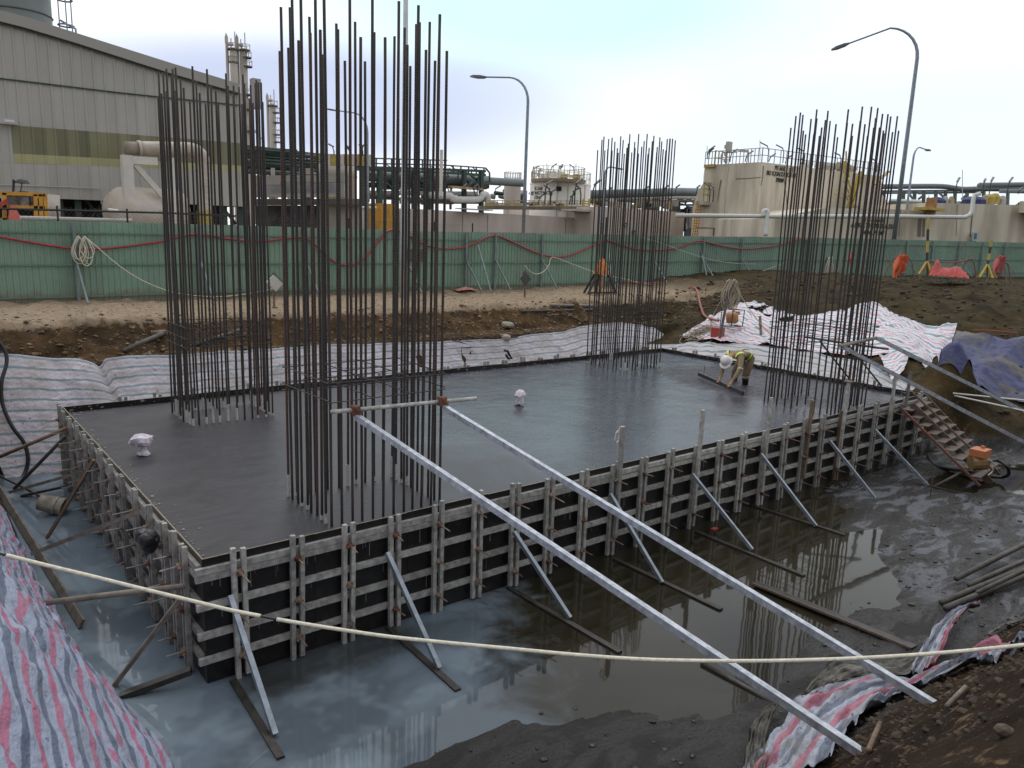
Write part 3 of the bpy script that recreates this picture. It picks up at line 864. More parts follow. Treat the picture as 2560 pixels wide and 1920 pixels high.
# black hose at left
pts = [PY(-30, 820, 9.9), PY(8, 870, 9.75), PY(14, 905, 9.65), PY(2, 950, 9.5), PY(4, 1005, 9.4), PY(28, 1062, 9.2), PY(56, 1100, 9.1), PY(67, 1140, 9.0), PY(58, 1180, 8.9), PY(30, 1215, 8.6)]
def smooth_pts(P, n=6):
    P = [np.array(p) for p in P]; o = []
    for i in range(len(P) - 1):
        p0 = P[max(i - 1, 0)]; p1 = P[i]; p2 = P[i + 1]; p3 = P[min(i + 2, len(P) - 1)]
        for k in range(n):
            t = k / n
            o.append(.5 * ((2 * p1) + (-p0 + p2) * t + (2 * p0 - 5 * p1 + 4 * p2 - p3) * t * t + (-p0 + 3 * p1 - 3 * p2 + p3) * t ** 3))
    return o + [P[-1]]
def line(name, pts, r, m, label, cat='rope', group=None, n=7, sm=6, parent=None):
    mb = MB(); mb.tube(smooth_pts(pts, sm), r, n)
    return mb.build(name, m, parent=parent, smooth=True, **({} if parent else dict(label=label, cat=cat, group=group)))
line('black_hose', [p + V(0, -.16, 0) for p in pts], .035, black, 'thick black hose hanging down the striped sheet at the left edge', 'hose')
line('black_cable', [PZ(-20, 1180, -1.2), PZ(30, 1205, -1.3), PZ(70, 1225, -1.33), PZ(104, 1243, -1.35)], .02, black, 'thin black cable lying beside the bucket in the trench', 'cable')
# black bag caught on the left formwork
mb = MB(); c0 = PX(375, 1352, -.26)
for i in range(7):
    o_ = rng.uniform(-1, 1, 3) * V(.05, .09, .06)
    mb.lathe(c0 + o_, [(.001, -.09), (.07, -.06), (.10, 0), (.06, .06), (.001, .09)], 9, unit(rng.uniform(-1, 1, 3)))
mb.build('black_bag', mat('black_polythene', (.012, .012, .013), .35, bump=.01, bscale=20), smooth=True, label='crumpled black polythene caught on the left formwork uprights', cat='bag')
# gray plank edge against left bank
mb = MB(); mb.beam(PZ(-20, 1195, -1.33), PZ(205, 1560, -1.34), .03, .11, up=(.5, 0, 1)); mb.build('bank_board', wood, label='grey board standing along the foot of the left bank', cat='board')

# ------------------------------------------------------------------ tarpaulins
def tarp_mat(name, per, stripes, base=(.60, .60, .64), dirt=.35, dirtc=(.30, .26, .21), dsc=1.6):
    """white woven sheet with coloured stripes running along U; V is metres across them"""
    s = shader(name)
    uv = s.n('ShaderNodeUVMap')
    sp = s.n('ShaderNodeSeparateXYZ'); s.K(uv.outputs[0], sp.inputs[0])
    nn = s.n('ShaderNodeTexNoise', Scale=2.0, Detail=3.); s.K(uv.outputs[0], nn.inputs['Vector'])
    v = s.op('ADD', sp.outputs[1], s.op('MULTIPLY', s.op('SUBTRACT', nn.outputs['Fac'], .5), .05))
    fr = s.op('FRACT', s.op('DIVIDE', v, per))
    c_ = base
    for (a_, b_, cc, al) in stripes:
        up_ = s.mr(fr, a_ - .02, a_ + .02); dn = s.mr(fr, b_ + .02, b_ - .02)
        c_ = s.mix(s.op('MULTIPLY', s.op('MULTIPLY', up_, dn), al), c_, cc)
    nd_ = s.n('ShaderNodeTexNoise', Scale=dsc, Detail=7.); s.K(s.pos, nd_.inputs['Vector']); nd_.inputs['Roughness'].default_value = .65
    c_ = s.mix(s.op('MULTIPLY', s.mr(nd_.outputs['Fac'], .42, .68), dirt), c_, dirtc)
    n5 = s.n('ShaderNodeTexNoise', Scale=16., Detail=3.); s.K(s.pos, n5.inputs['Vector'])
    c_ = s.mix(s.op('MULTIPLY', s.mr(n5.outputs['Fac'], .66, .72), .8), c_, (.10, .09, .08))
    s.K(c_, s.b.inputs['Base Color']); s.b.inputs['Roughness'].default_value = .55
    n6 = s.n('ShaderNodeTexNoise', Scale=7., Detail=5.); s.K(s.pos, n6.inputs['Vector'])
    bb = s.bump(n6.outputs['Fac'], .045)
    n7 = s.n('ShaderNodeTexNoise', Scale=30., Detail=3.); s.K(s.pos, n7.inputs['Vector'])
    s.K(s.bump(n7.outputs['Fac'], .006, bb), s.b.inputs['Normal'])
    return s.m
tm_back = tarp_mat('striped_sheet_upright', .205, [(.10, .32, (.20, .25, .285), .85), (.55, .88, (.55, .36, .37), .40)], (.55, .55, .59), .45)
tm_right = tarp_mat('striped_sheet_mound', .44, [(.08, .30, (.15, .24, .28), .85), (.56, .80, (.60, .22, .27), .7)], (.64, .65, .70), .30)
tm_apron = tarp_mat('striped_sheet_dirty', .36, [(.12, .40, (.12, .17, .21), .95), (.62, .82, (.42, .30, .31), .4)], (.42, .42, .44), .5, (.27, .23, .18))
tm_left = tarp_mat('striped_sheet_bold', .30, [(.04, .26, (.10, .13, .19), .85), (.54, .76, (.46, .13, .22), .85)], (.34, .38, .49), .30, (.17, .17, .18), 2.5)  # darker, bluer tones put the dimness of the near bank into the sheet
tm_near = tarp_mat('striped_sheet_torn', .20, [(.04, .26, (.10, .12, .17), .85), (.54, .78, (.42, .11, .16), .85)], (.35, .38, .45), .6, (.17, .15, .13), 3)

TH = .10
def sheet(name, top, bot, nu, nv, lift, m, label, wr=None, along='u', drape=True, cat='tarpaulin', holes=None, ragged=.06, thick=True):
    """sheet spanned between two world polylines and laid on the ground relief"""
    def samp(P, n):
        P = np.array(P, float); d = np.r_[0, np.cumsum(np.linalg.norm(np.diff(P, axis=0), axis=1))]
        t = np.linspace(0, d[-1], n); return np.stack([np.interp(t, d, P[:, k]) for k in range(3)], 1)
    A = samp(top, nu); B = samp(bot, nu)
    tv = np.linspace(0, 1, nv)
    u_ = np.arange(nu)
    A = A + (B - A) * (ragged * (fbm(u_ * .13 + 5, u_ * 0 + 1.7, 4)))[:, None]
    G = A[:, None, :] * (1 - tv)[None, :, None] + B[:, None, :] * tv[None, :, None]
    if drape:
        hz = hgt(G[..., 0], G[..., 1], False)
        G[..., 2] = np.maximum(hz, WATER - .03) + lift
    if wr is not None: G = wr(G)
    # metres along and across
    du = np.linalg.norm(np.diff(G, axis=0), axis=2); dv = np.linalg.norm(np.diff(G, axis=1), axis=2)
    U = np.zeros((nu, nv)); U[1:] = np.cumsum(du.mean(1))[:, None]
    Vv = np.zeros((nu, nv)); Vv[:, 1:] = np.cumsum(dv.mean(0))[None, :]
    mb = MB(); idx = lambda i, j: i * nv + j
    fs = []
    for i in range(nu - 1):
        for j in range(nv - 1):
            if holes is not None and holes(G[i, j], i / nu, j / nv): continue
            fs.append((idx(i, j), idx(i + 1, j), idx(i + 1, j + 1), idx(i, j + 1)))
    mb.add(G.reshape(-1, 3), fs)
    mb.uv = np.stack([U, Vv], -1).reshape(-1, 2) if along == 'u' else np.stack([U, Vv * .97 + U * TH], -1).reshape(-1, 2)
    o = mb.build(name, m, smooth=True, label=label, cat=cat)
    return o, G

def crease(x, y, s_=1.):
    a = fbm(x * .9 * s_ + 5, y * .5 * s_ + 2, 2); b = fbm(x * .6 * s_ + 31, y * 1.3 * s_ + 12, 2)
    return np.maximum(0, .09 - np.abs(a)) / .09 + .7 * np.maximum(0, .07 - np.abs(b)) / .07
# upright sheet behind the far formwork
def wr_back(G):
    x = G[..., 0]; v = np.linspace(0, 1, G.shape[1])[None, :]
    w_ = fbm(x * 2.6, x * 0 + v * 1.2, 4) * .07 + fbm(x * .6 + 9, v * .8 + x * 0, 3) * .14
    G[..., 1] += w_ * np.minimum(1, v * 4 + .2)
    G[..., 1] -= .03 * crease(x * .8, v * 2.2 + x * 0, 1.3)
    G[..., 2] += .03 * fbm(x * 1.7 + 30, v * 2 + x * 0, 3)
    return G
tops = [PY(*p, 9.78) for p in [(-120, 880), (0, 885), (60, 888), (140, 893), (200, 897), (232, 905), (248, 918), (262, 898), (320, 890), (430, 888), (560, 879), (700, 869), (800, 862), (950, 858), (1100, 852), (1270, 845), (1330, 835), (1400, 829), (1480, 812), (1540, 806), (1600, 812), (1640, 822), (1665, 838), (1690, 852)]]
bots = [V(p[0] * .96 + (.5 if p[0] < 0 else 0), 8.75 if p[0] < 12 else 8.6, -1.43) for p in tops]
sheet('upright_tarpaulin', tops, bots, 420, 46, .0, tm_back, 'long white tarpaulin with grey-blue stripes hung upright behind the far formwork', wr_back, drape=False, ragged=.015)

# sheets at the right end
def wr_r(G):
    x, y = G[..., 0], G[..., 1]
    G[..., 2] += .10 * np.abs(fbm(x * 1.1 + y * .9, y * 1.6 - x * .2, 4)) + .05 * fbm(x * 3.3, y * 3.3, 3)
    G[..., 2] += .04 + .06 * crease(x * .8, y * .9)
    return G
def W_(p, lift=.0): return PG(p[0], p[1], lift)
topR = [W_(p) for p in [(1822, 775), (1862, 764), (1905, 766), (1945, 786), (2000, 795), (2060, 788), (2110, 790), (2165, 764), (2200, 770), (2250, 800), (2300, 818), (2345, 826), (2392, 818)]]
botR = [W_(p) for p in [(1700, 845), (1760, 856), (1830, 862), (1900, 868), (1960, 876), (2010, 884), (2060, 890), (2110, 893), (2160, 895), (2200, 890), (2250, 893), (2300, 905), (2345, 915)]]
sheet('mound_tarpaulin', topR, botR, 200, 90, .04, tm_right, 'white tarpaulin with pink and green stripes spread over the right mound', wr_r, holes=lambda p, u, v: (v < .22 and .10 < u < .34 and fbm(p[0] * 1.3, p[1] * 2.2, 3) > .12), ragged=.05)
apT = [V(16.9, 9.2, .35), V(18.2, 8.3, .42), V(18.9, 6.5, .45), V(19.0, 4.6, .45), V(18.9, 3.2, .42), V(18.6, 2.1, .35), V(18.0, 1.2, .2), V(17.5, .6, 0)]
apB = [V(16.66, 8.4, -.35), V(16.68, 7.4, -.32), V(16.7, 6.2, -.3), V(16.7, 4.8, -.3), V(16.7, 3.6, -.3), V(16.7, 2.5, -.3), V(16.7, 1.4, -.3), V(16.7, .7, -.3)]
def wr_a(G):
    x, y = G[..., 0], G[..., 1]
    v = np.linspace(0, 1, G.shape[1])[None, :]
    G[..., 2] = np.maximum(G[..., 2], -.05 - .35 * v) 
    G[..., 2] += .05 * np.abs(fbm(x * 1.5, y * .9, 4)) + .015 * fbm(x * 6, y * 3, 3)
    return G
sheet('apron_tarpaulin', apT, apB, 150, 40, .05, tm_apron, 'dirty grey striped sheet lying along the right end formwork behind the worker', wr_a, ragged=.04)
apT2 = [W_((2180, 880)), W_((2240, 878)), W_((2275, 890))]
# loose strip beside the brown lump
sheet('sheet_strip', [W_((2195, 905), .1), W_((2250, 890), .12), W_((2275, 893), .12)], [W_((2225, 965), .12), W_((2240, 958), .12), W_((2258, 940), .1)], 30, 14, .1, tm_right, 'narrow torn end of striped sheet twisted over the brown lump at the right corner', wr_r)

# blue sheets
def blue_mat():
    s = shader('blue_sheet')
    n = s.noise(.5, 4, None, .5, .6); n2 = s.noise(3, 5)
    c_ = s.mix(s.mr(n2, .3, .7), (.013, .019, .095), (.026, .034, .115))
    c_ = s.mix(s.mr(n, .45, .58), c_, (.085, .078, .066))
    s.K(c_, s.b.inputs['Base Color']); s.b.inputs['Roughness'].default_value = .5
    s.K(s.bump(s.noise(3.5, 6), .06), s.b.inputs['Normal'])
    return s.m
blue_m = blue_mat()
topB = [W_(p) for p in [(2390, 838), (2430, 848), (2480, 852), (2540, 856), (2620, 862)]]
botB = [W_(p) for p in [(2342, 920), (2400, 950), (2450, 972), (2520, 1000), (2620, 1040)]]
def wr_b(G):
    x, y = G[..., 0], G[..., 1]
    r_ = (x * .55 + y * 1.0)
    G[..., 2] += .22 * np.abs(fbm(r_ * .9, x * .25, 3)) + .05 * fbm(x * 2, y * 2, 3)
    return G
sheet('blue_tarpaulin', topB, botB, 90, 70, .05, blue_m, 'muddy blue tarpaulin spread over the slope at the right edge', wr_b)
line('red_cord', [W_((2430, 846), .25), W_((2480, 850), .27), W_((2540, 856), .27)], .015, red_c, 'red cord along the upper edge of the blue tarpaulin', 'cord')

# sheet on the left bank
def wr_l(G):
    x, y = G[..., 0], G[..., 1]
    f_ = y * 1.3 + x * .5
    G[..., 0] += .13 * np.abs(fbm(f_ * .8, x * 1.2, 4)) + .018 * fbm(y * 5, x * 5, 3)
    G[..., 2] += .05 * crease(f_ * 1.1, x * 1.6); G[..., 0] += .03 * crease(y * .6 + 9, x * 2.2, 1.4)
    G[..., 2] += .12 * np.abs(fbm(f_ * .7 + 20, x * .9, 4)) + .03 * fbm(y * 3 + x * 4, x * 2 - y, 3)
    return G
topL = [V(-2.75, -5.4, 0), V(-2.75, -2.5, 0), V(-2.72, 0, 0), V(-2.7, 3, 0), V(-2.7, 6.8, 0), V(-2.7, 7.6, 0)]
botL = [V(-.55, -3.3, 0), V(-.70, -1.5, 0), V(-.95, .3, 0), V(-1.07, 1.6, 0), V(-1.18, 3.4, 0), V(-1.28, 5.5, 0)]
botL = [V(-.95, -4.3, 0), V(-.80, -3.0, 0), V(-.72, -1.2, 0), V(-.93, .2, 0), V(-1.08, 1.5, 0), V(-1.16, 3.2, 0), V(-1.24, 5.0, 0), V(-1.30, 6.3, 0)]
sheet('bank_tarpaulin', topL, botL, 260, 80, .035, tm_left, 'striped tarpaulin in pink, slate and white draped down the near left bank', wr_l, along='v', ragged=.0)

# crumpled torn sheet at lower right
def crumple(path, wid, name, m, label, amp=.07, nu=120, nv=34, lift=.05, dens=1.0):
    P = np.array(smooth_pts(path, 8)); n = len(P)
    d = np.r_[0, np.cumsum(np.linalg.norm(np.diff(P, axis=0), axis=1))]
    t = np.linspace(0, d[-1], nu); C_ = np.stack([np.interp(t, d, P[:, k]) for k in range(3)], 1)
    Wd = np.interp(np.linspace(0, 1, nu), np.linspace(0, 1, len(wid)), wid)
    tg = np.gradient(C_, axis=0); tg[:, 2] = 0; tg /= np.linalg.norm(tg, axis=1)[:, None]
    sd_ = np.stack([-tg[:, 1], tg[:, 0], tg[:, 2] * 0], 1)
    v = np.linspace(-.5, .5, nv)
    Wn = Wd[:, None] * (1 + .22 * fbm(np.arange(nu)[:, None] * .11 + 3, np.sign(v)[None, :] * 5 + 9., 4))
    G = C_[:, None, :] + sd_[:, None, :] * (v[None, :] * Wn)[..., None]
    hz = hgt(G[..., 0], G[..., 1], False)
    f1_ = fbm(t[:, None] * 1.1 * dens + v * 2.0, v[None, :] * 7 + t[:, None] * .5, 4); f2_ = fbm(t[:, None] * 4 * dens, v[None, :] * 10, 3)
    fold = np.abs(np.sin(v[None, :] * 13 + 2.2 * fbm(t[:, None] * .9 * dens, v[None, :] * 2, 3) * 3))
    G[..., 2] = hz + lift + amp * np.abs(f1_) * 1.4 + amp * .45 * fold + amp * .5 * f2_
    mb = MB()
    fs = [(i * nv + j, (i + 1) * nv + j, (i + 1) * nv + j + 1, i * nv + j + 1) for i in range(nu - 1) for j in range(nv - 1)]
    mb.add(G.reshape(-1, 3), fs)
    U = np.repeat(t[:, None], nv, 1); Vv = v[None, :] * Wd.mean() * 1.1 + .02 * f1_ + 0 * U
    mb.uv = np.stack([U, Vv], -1).reshape(-1, 2)
    return mb.build(name, m, smooth=True, label=label, cat='tarpaulin')
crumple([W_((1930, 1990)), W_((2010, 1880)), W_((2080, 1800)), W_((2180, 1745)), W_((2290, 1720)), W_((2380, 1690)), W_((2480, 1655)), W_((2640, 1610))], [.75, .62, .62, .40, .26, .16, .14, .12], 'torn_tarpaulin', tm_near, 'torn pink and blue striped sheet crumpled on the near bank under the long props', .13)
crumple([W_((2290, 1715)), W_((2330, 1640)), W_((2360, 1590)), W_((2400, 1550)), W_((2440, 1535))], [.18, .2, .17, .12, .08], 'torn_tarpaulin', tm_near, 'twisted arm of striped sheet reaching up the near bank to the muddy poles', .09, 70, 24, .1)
mud_sheet = mat('mud_soaked_sheet', (.15, .145, .12), .6, 0, scale=7, col2=(.055, .047, .038), bump=.03, bscale=14)
crumple([W_((2020, 1760)), W_((2070, 1715)), W_((2130, 1690)), W_((2230, 1695)), W_((2300, 1660))], [.12, .22, .34, .3, .2], 'muddy_sheet', mud_sheet, 'mud soaked grey sheet rumpled behind the torn striped one', .09, 90, 26, .06)
crumple([W_((1878, 1990)), W_((1890, 1880)), W_((1905, 1830)), W_((1935, 1790))], [.16, .2, .15, .07], 'muddy_sheet', mud_sheet, 'small clump of mud soaked sheet at the bottom edge left of the striped one', .12, 60, 20, .06)
crumple([W_((2470, 1600)), W_((2520, 1570)), W_((2620, 1530))], [.10, .14, .1], 'muddy_sheet', mud_sheet, 'muddy strip of sheet at the right edge above the striped one', .05, 50, 16, .05)
pole('wood_stake', W_((2365, 1778), .04), W_((2412, 1735), .06), .018, wood, 'short grey stick beside the foot of the bright prop', 'stick')
pole('wood_stake', W_((2170, 1890), .05), W_((2196, 1835), .1), .02, wood_brown, 'short brown stake beside the foot of the bluish prop', 'stake')
# loose stones and clods
def rock(c, r, m, label, name='stone', seed=0, group=None):
    bmh = bmesh.new(); bmesh.ops.create_icosphere(bmh, subdivisions=2, radius=1)
    rr = np.random.RandomState(seed); sc_ = rr.uniform(.6, 1.25, 3) * V(1, 1, .7)
    vs = []
    for v in bmh.verts:
        p = np.array(v.co); p = p * (1 + .28 * float(fbm(p[0] * 1.6 + seed, p[1] * 1.6 + p[2] * 2, 3))); vs.append(tuple(c + p * sc_ * r))
    fs = [tuple(v.index for v in f.verts) for f in bmh.faces]; bmh.free()
    mb = MB(); mb.add(vs, fs); return mb.build(name, m, label=label, cat='stone', group=group)
rock(W_((1268, 817), .06), .22, stone_m, 'pale angular rock on the far bank behind the upright tarpaulin', seed=3)
rock(W_((1262, 846), .03), .20, stone_m, 'flat pale rock at the top of the upright tarpaulin below the angular rock', seed=5)
rock(W_((1515, 832), .02), .10, stone_m, 'small pale stone behind the far corner cage', seed=8)
rock(W_((2512, 1838), .02), .055, mat('brown_clod', (.10, .08, .055), .9, var=.4, scale=10, bump=.01), 'round brown clod on the bank at the lower right corner', seed=9)
def fence_mat():
    s = shader('green_fence_sheet_weathered')
    oi = s.n('ShaderNodeObjectInfo')
    c_ = s.mix(s.mr(s.noise(.7, 4, (1, 1, .5)), .35, .65), (.205, .315, .24), (.170, .27, .205))
    hs = s.n('ShaderNodeHueSaturation'); s.K(s.mr(oi.outputs['Random'], 0, 1, .86, 1.10, False), hs.inputs['Value']); s.K(s.mr(oi.outputs['Random'], 0, 1, .85, 1.05, False), hs.inputs['Saturation']); s.K(c_, hs.inputs['Color']); c_ = hs.outputs[0]
    # mud_splash along the foot and dusty runs
    zz = s.op('ADD', s.sep.outputs[2], s.op('MULTIPLY', s.noise(3., 6), -.55))
    c_ = s.mix(s.op('MULTIPLY', s.mr(zz, .05, -.22), .75), c_, (.20, .155, .11))
    c_ = s.mix(s.op('MULTIPLY', s.mr(s.noise(5., 5, (1, 1, .06)), .58, .70), .35), c_, (.30, .32, .27))
    s.K(c_, s.b.inputs['Base Color']); s.b.inputs['Roughness'].default_value = .5
    s.K(s.bump(s.noise(1.4, 3), .05), s.b.inputs['Normal'])
    return s.m
green_sheet = fence_mat()
# ------------------------------------------------------------------ hoarding (green sheet fence)
FP = [(-6.0, 16.2, 1.13, 3.24), (0.08, 16.2, 1.13, 3.27), (5.7, 16.2, 1.20, 3.34), (13.5, 16.2, 1.25, 3.37), (20.2, 16.2, 1.30, 3.47), (27.1, 16.2, 1.35, 3.56), (34.5, 15.4, 1.50, 3.70), (43.0, 13.9, 1.62, 3.83), (55.3, 11.5, 1.9, 3.97), (66, 9.2, 1.95, 4.05)]
FPa = np.array(FP)
fd = np.r_[0, np.cumsum(np.hypot(np.diff(FPa[:, 0]), np.diff(FPa[:, 1])))]
def fpt(d):
    return np.array([np.interp(d, fd, FPa[:, k]) for k in range(4)])
fence = thing('hoarding_fence', (12, 16.2, 1.2), 'long green corrugated sheet hoarding on steel posts behind the pit', 'fence')
d = 0.0; k = 0
while d < fd[-1] - .2:
    p0 = fpt(d); p1 = fpt(min(d + 1.05, fd[-1]))
    dz = random.uniform(-.012, .012); tilt = random.uniform(-.006, .006)
    dx, dy = p1[0] - p0[0], p1[1] - p0[1]; ln = math.hypot(dx, dy); nx_, ny_ = -dy / ln, dx / ln
    mb = MB(); prof = []
    nr = 7
    for i in range(nr):
        for (u, o) in ((0, 0), (.62, 0), (.72, -.028), (.90, -.028)):
            prof.append(((i + u) / nr, o))
    prof.append((1.0, 0))
    vs = []; lap = .004 * (k % 2)
    for (u, o) in prof:
        x = p0[0] + dx * u + nx_ * (o + lap); y = p0[1] + dy * u + ny_ * (o + lap)
        vs.append((x, y, np.interp(u, (0, 1), (p0[2], p1[2])) - .15)); vs.append((x, y, np.interp(u, (0, 1), (p0[3] + dz, p1[3] + dz)) + tilt * u))
    mb.add(vs, [(2 * i, 2 * i + 2, 2 * i + 3, 2 * i + 1) for i in range(len(prof) - 1)])
    mb.build('corrugated_sheet', green_sheet, fence)
    d += 1.05; k += 1
def rail(fr, m=green_sheet, nm='rail', w_=.03):
    d_ = 0
    while d_ < fd[-1]:
        d1 = min(d_ + 4.0, fd[-1]); a_, b_ = fpt(d_), fpt(d1)
        if d_ < fd[5] < d1: pass
        mb = MB(); mb.beam((a_[0], a_[1] - .055, a_[2] + (a_[3] - a_[2]) * fr), (b_[0], b_[1] - .055, b_[2] + (b_[3] - b_[2]) * fr), w_, .04)
        mb.build(nm, m, fence); d_ = d1
fr_m = mat('fence_rail_green', (.13, .22, .165), .6, 0, var=.25, scale=4)
for fr in (.86, .46, .06): rail(fr, fr_m)
def posts(xs, y=16.10):
    for (px, kind) in xs:
        P = PY(px, 600, 16.0)
        if P[0] > 27: # bend
            dd_ = np.linspace(0, fd[-1], 3000); best = min(dd_, key=lambda q: abs(proj(fpt(q)[:2], 2.5) - px)); f = fpt(best)
        else:
            best = np.interp(P[0], FPa[:, 0], fd); f = fpt(best)
        z0, z1 = f[2] - .1, f[3] - .02
        mb = MB(); mb.beam((f[0], f[1] - .115, z0), (f[0], f[1] - .115, z1), .08, .06, up=(0, 1, 0)); mb.build('post', post_grey, fence)
        if kind:
            mb = MB(); zt_ = f[2] + (f[3] - f[2]) * .5
            mb.beam((f[0], f[1] - .15, zt_), (f[0] + .05 * 1, f[1] - 1.05, f[2] + .02), .05, .05); mb.build('raker', post_grey if kind == 1 else teal_steel, fence)
def proj(xy, z):
    d_ = np.array([xy[0], xy[1], z]) - CAM; zc = d_ @ FW
    return 1280 + FPX * (d_ @ RT) / zc
posts([(188, 1), (500, 1), (765, 1), (1020, 1), (1170, 1), (1243, 1), (1360, 1), (1515, 2), (1640, 2), (1752, 2), (1848, 1), (2010, 1), (2140, 1), (2258, 1), (2322, 2), (2388, 2), (2446, 2), (2502, 1)])
# loose props leaning on the hoarding
for (a_, b_, lb, m_) in [((1194, 612), (1227, 728), 'pale steel prop leaning on the hoarding right of the pink sack', teal_steel), ((1522, 625), (1528, 690), 'pale steel prop leaning behind the far corner cage', teal_steel), ((1753, 628), (1769, 702), 'thin pale prop leaning on the hoarding left of the rope heap stake', teal_steel)]:
    mb = MB(); A = PY(*a_, 16.05); B = PY(*b_, 15.2); mb.beam(A, B, .05, .05); mb.build('leaning_prop', m_, label=lb, cat='prop', group='props leaning on the hoarding')
mb = MB(); mb.beam(PY(1790, 650, 15.9), PY(1874, 644, 15.85), .05, .05); mb.build('cross_tube', teal_steel, label='short pale tube fixed crosswise to the hoarding behind the rope stake', cat='tube')
# red hose draped along it
def onf(px, py, off=.10):
    P = PY(px, py, 16.2 - off)
    if P[0] > 27:
        dd_ = np.linspace(fd[4], fd[-1], 900); q = min(dd_, key=lambda q: abs(proj(fpt(q)[:2], 3.0) - px)); f = fpt(q)
        dn = FW; P = PY(px, py, f[1] - off)
    return P
hp = [(-60, 583), (0, 592), (60, 603), (120, 613), (180, 621), (235, 623), (300, 618), (360, 610), (400, 604), (440, 594), (480, 586), (530, 589), (570, 597), (620, 602), (660, 603), (700, 598), (750, 593), (778, 603), (800, 625), (830, 650), (858, 662), (885, 661), (912, 645), (940, 612), (962, 583), (985, 575), (1015, 585), (1045, 602), (1080, 618), (1115, 622), (1150, 620), (1190, 607), (1215, 594), (1235, 589), (1250, 591), (1280, 604), (1320, 623), (1360, 638), (1395, 642), (1430, 637), (1470, 620), (1500, 606), (1513, 601), (1530, 604), (1560, 615), (1600, 624), (1650, 625), (1700, 618), (1730, 607), (1748, 602), (1775, 607), (1820, 618), (1860, 622), (1900, 620), (1950, 612), (2000, 598), (2030, 605)]
line('red_hose', [onf(*p) for p in hp], .034, red_hose, 'long red hose hung in swags along the green hoarding', 'hose', sm=4)
line('red_hose', [PY(1560, 705, 15.3), PY(1620, 708, 15.2), PY(1680, 710, 15.1), PY(1740, 711, 15.0), PY(1800, 711, 15), PY(1860, 709, 15.1), PY(1910, 706, 15.2), PY(1960, 701, 15.4), PY(2020, 704, 15.4)], .05, red_hose_d, 'faded red hose lying along the foot of the hoarding', 'hose')
line('red_hose', [PG(1722, 722, .04), PG(1738, 727, .1), PG(1744, 745, .14), PG(1750, 770, .12), PG(1760, 795, .1), PG(1778, 808, .15), PG(1795, 820, .25)], .045, red_hose_d, 'faded red hose dropping over the bank to the orange machine', 'hose')
# ropes
rt = [PY(212, 592, 16.0)]
for p in [(240, 615), (280, 650), (320, 680), (360, 703), (400, 720), (440, 732), (500, 740), (560, 741), (620, 734), (660, 727), (690, 719)]: rt.append(PY(*p, 15.9))
line('white_cord', rt, .013, rope_m, 'white cord running from the hank on the hoarding to the white floodlight board', 'cord')
def hank(c, w_, h_, r, m, label, n=8, seed=1, cat='rope', depth=.06):
    rr = random.Random(seed); mb = MB(); c = np.array(c)
    for k in range(n):
        o_ = V(rr.uniform(-.25, .25) * w_, rr.uniform(-depth, depth), rr.uniform(-.04, .04)); a_ = rr.uniform(.5, 1.0) * w_ * .5; b_ = rr.uniform(.7, 1.05) * h_ * .5
        ti = rr.uniform(-.35, .35); P = []
        for i in range(22):
            t = 2 * math.pi * i / 22
            x = a_ * math.sin(t) * (1 - .55 * (math.cos(t) > 0) * math.cos(t)); z = b_ * math.cos(t) - b_
            P.append(c + o_ + V(x * math.cos(ti) - z * math.sin(ti) * .4, .01 * k + .02 * math.sin(3 * t), z))
        mb.tube(P, r, 6, closed=True)
    return mb.build('rope_hank', m, smooth=True, label=label, cat=cat)
hank(PY(205, 592, 15.95), .42, .72, .012, rope_m, 'hank of cream rope hung on the hoarding post at left')
line('white_cord', [PY(1312, 664, 15.2), PY(1325, 678, 15.2), PY(1342, 685, 15.3), PY(1360, 678, 15.5), PY(1372, 662, 15.8), PY(1382, 643, 16.0), PY(1420, 656, 15.9), PY(1460, 671, 15.7), PY(1505, 687, 15.4), PY(1560, 697, 15.3), PY(1600, 707, 15.2), PY(1660, 713, 15.1), PY(1720, 712, 14.9), PY(1770, 708, 14.7), PY(1818, 700, 14.4)], .013, rope_m, 'white cord strung from the dark floodlight board to the rope stake', 'cord')
line('white_cord', [onf(1600, 592, .2), PY(1660, 610, 15.9), PY(1720, 632, 15.8), PY(1790, 652, 15.6), PY(1850, 659, 15.6), PY(1910, 660, 15.6), PY(1965, 655, 15.6), PY(2040, 640, 15.6), PY(2100, 626, 15.6)], .010, rope_m, 'thin white cord sagging in front of the hoarding right of the far cage', 'cord')
line('white_cord', [PY(1822, 702, 14.6), PY(1860, 693, 14.8), PY(1900, 680, 15), PY(1940, 665, 15.2), PY(1985, 650, 15.3)], .011, rope_m, 'white cord rising right from the rope stake', 'cord')

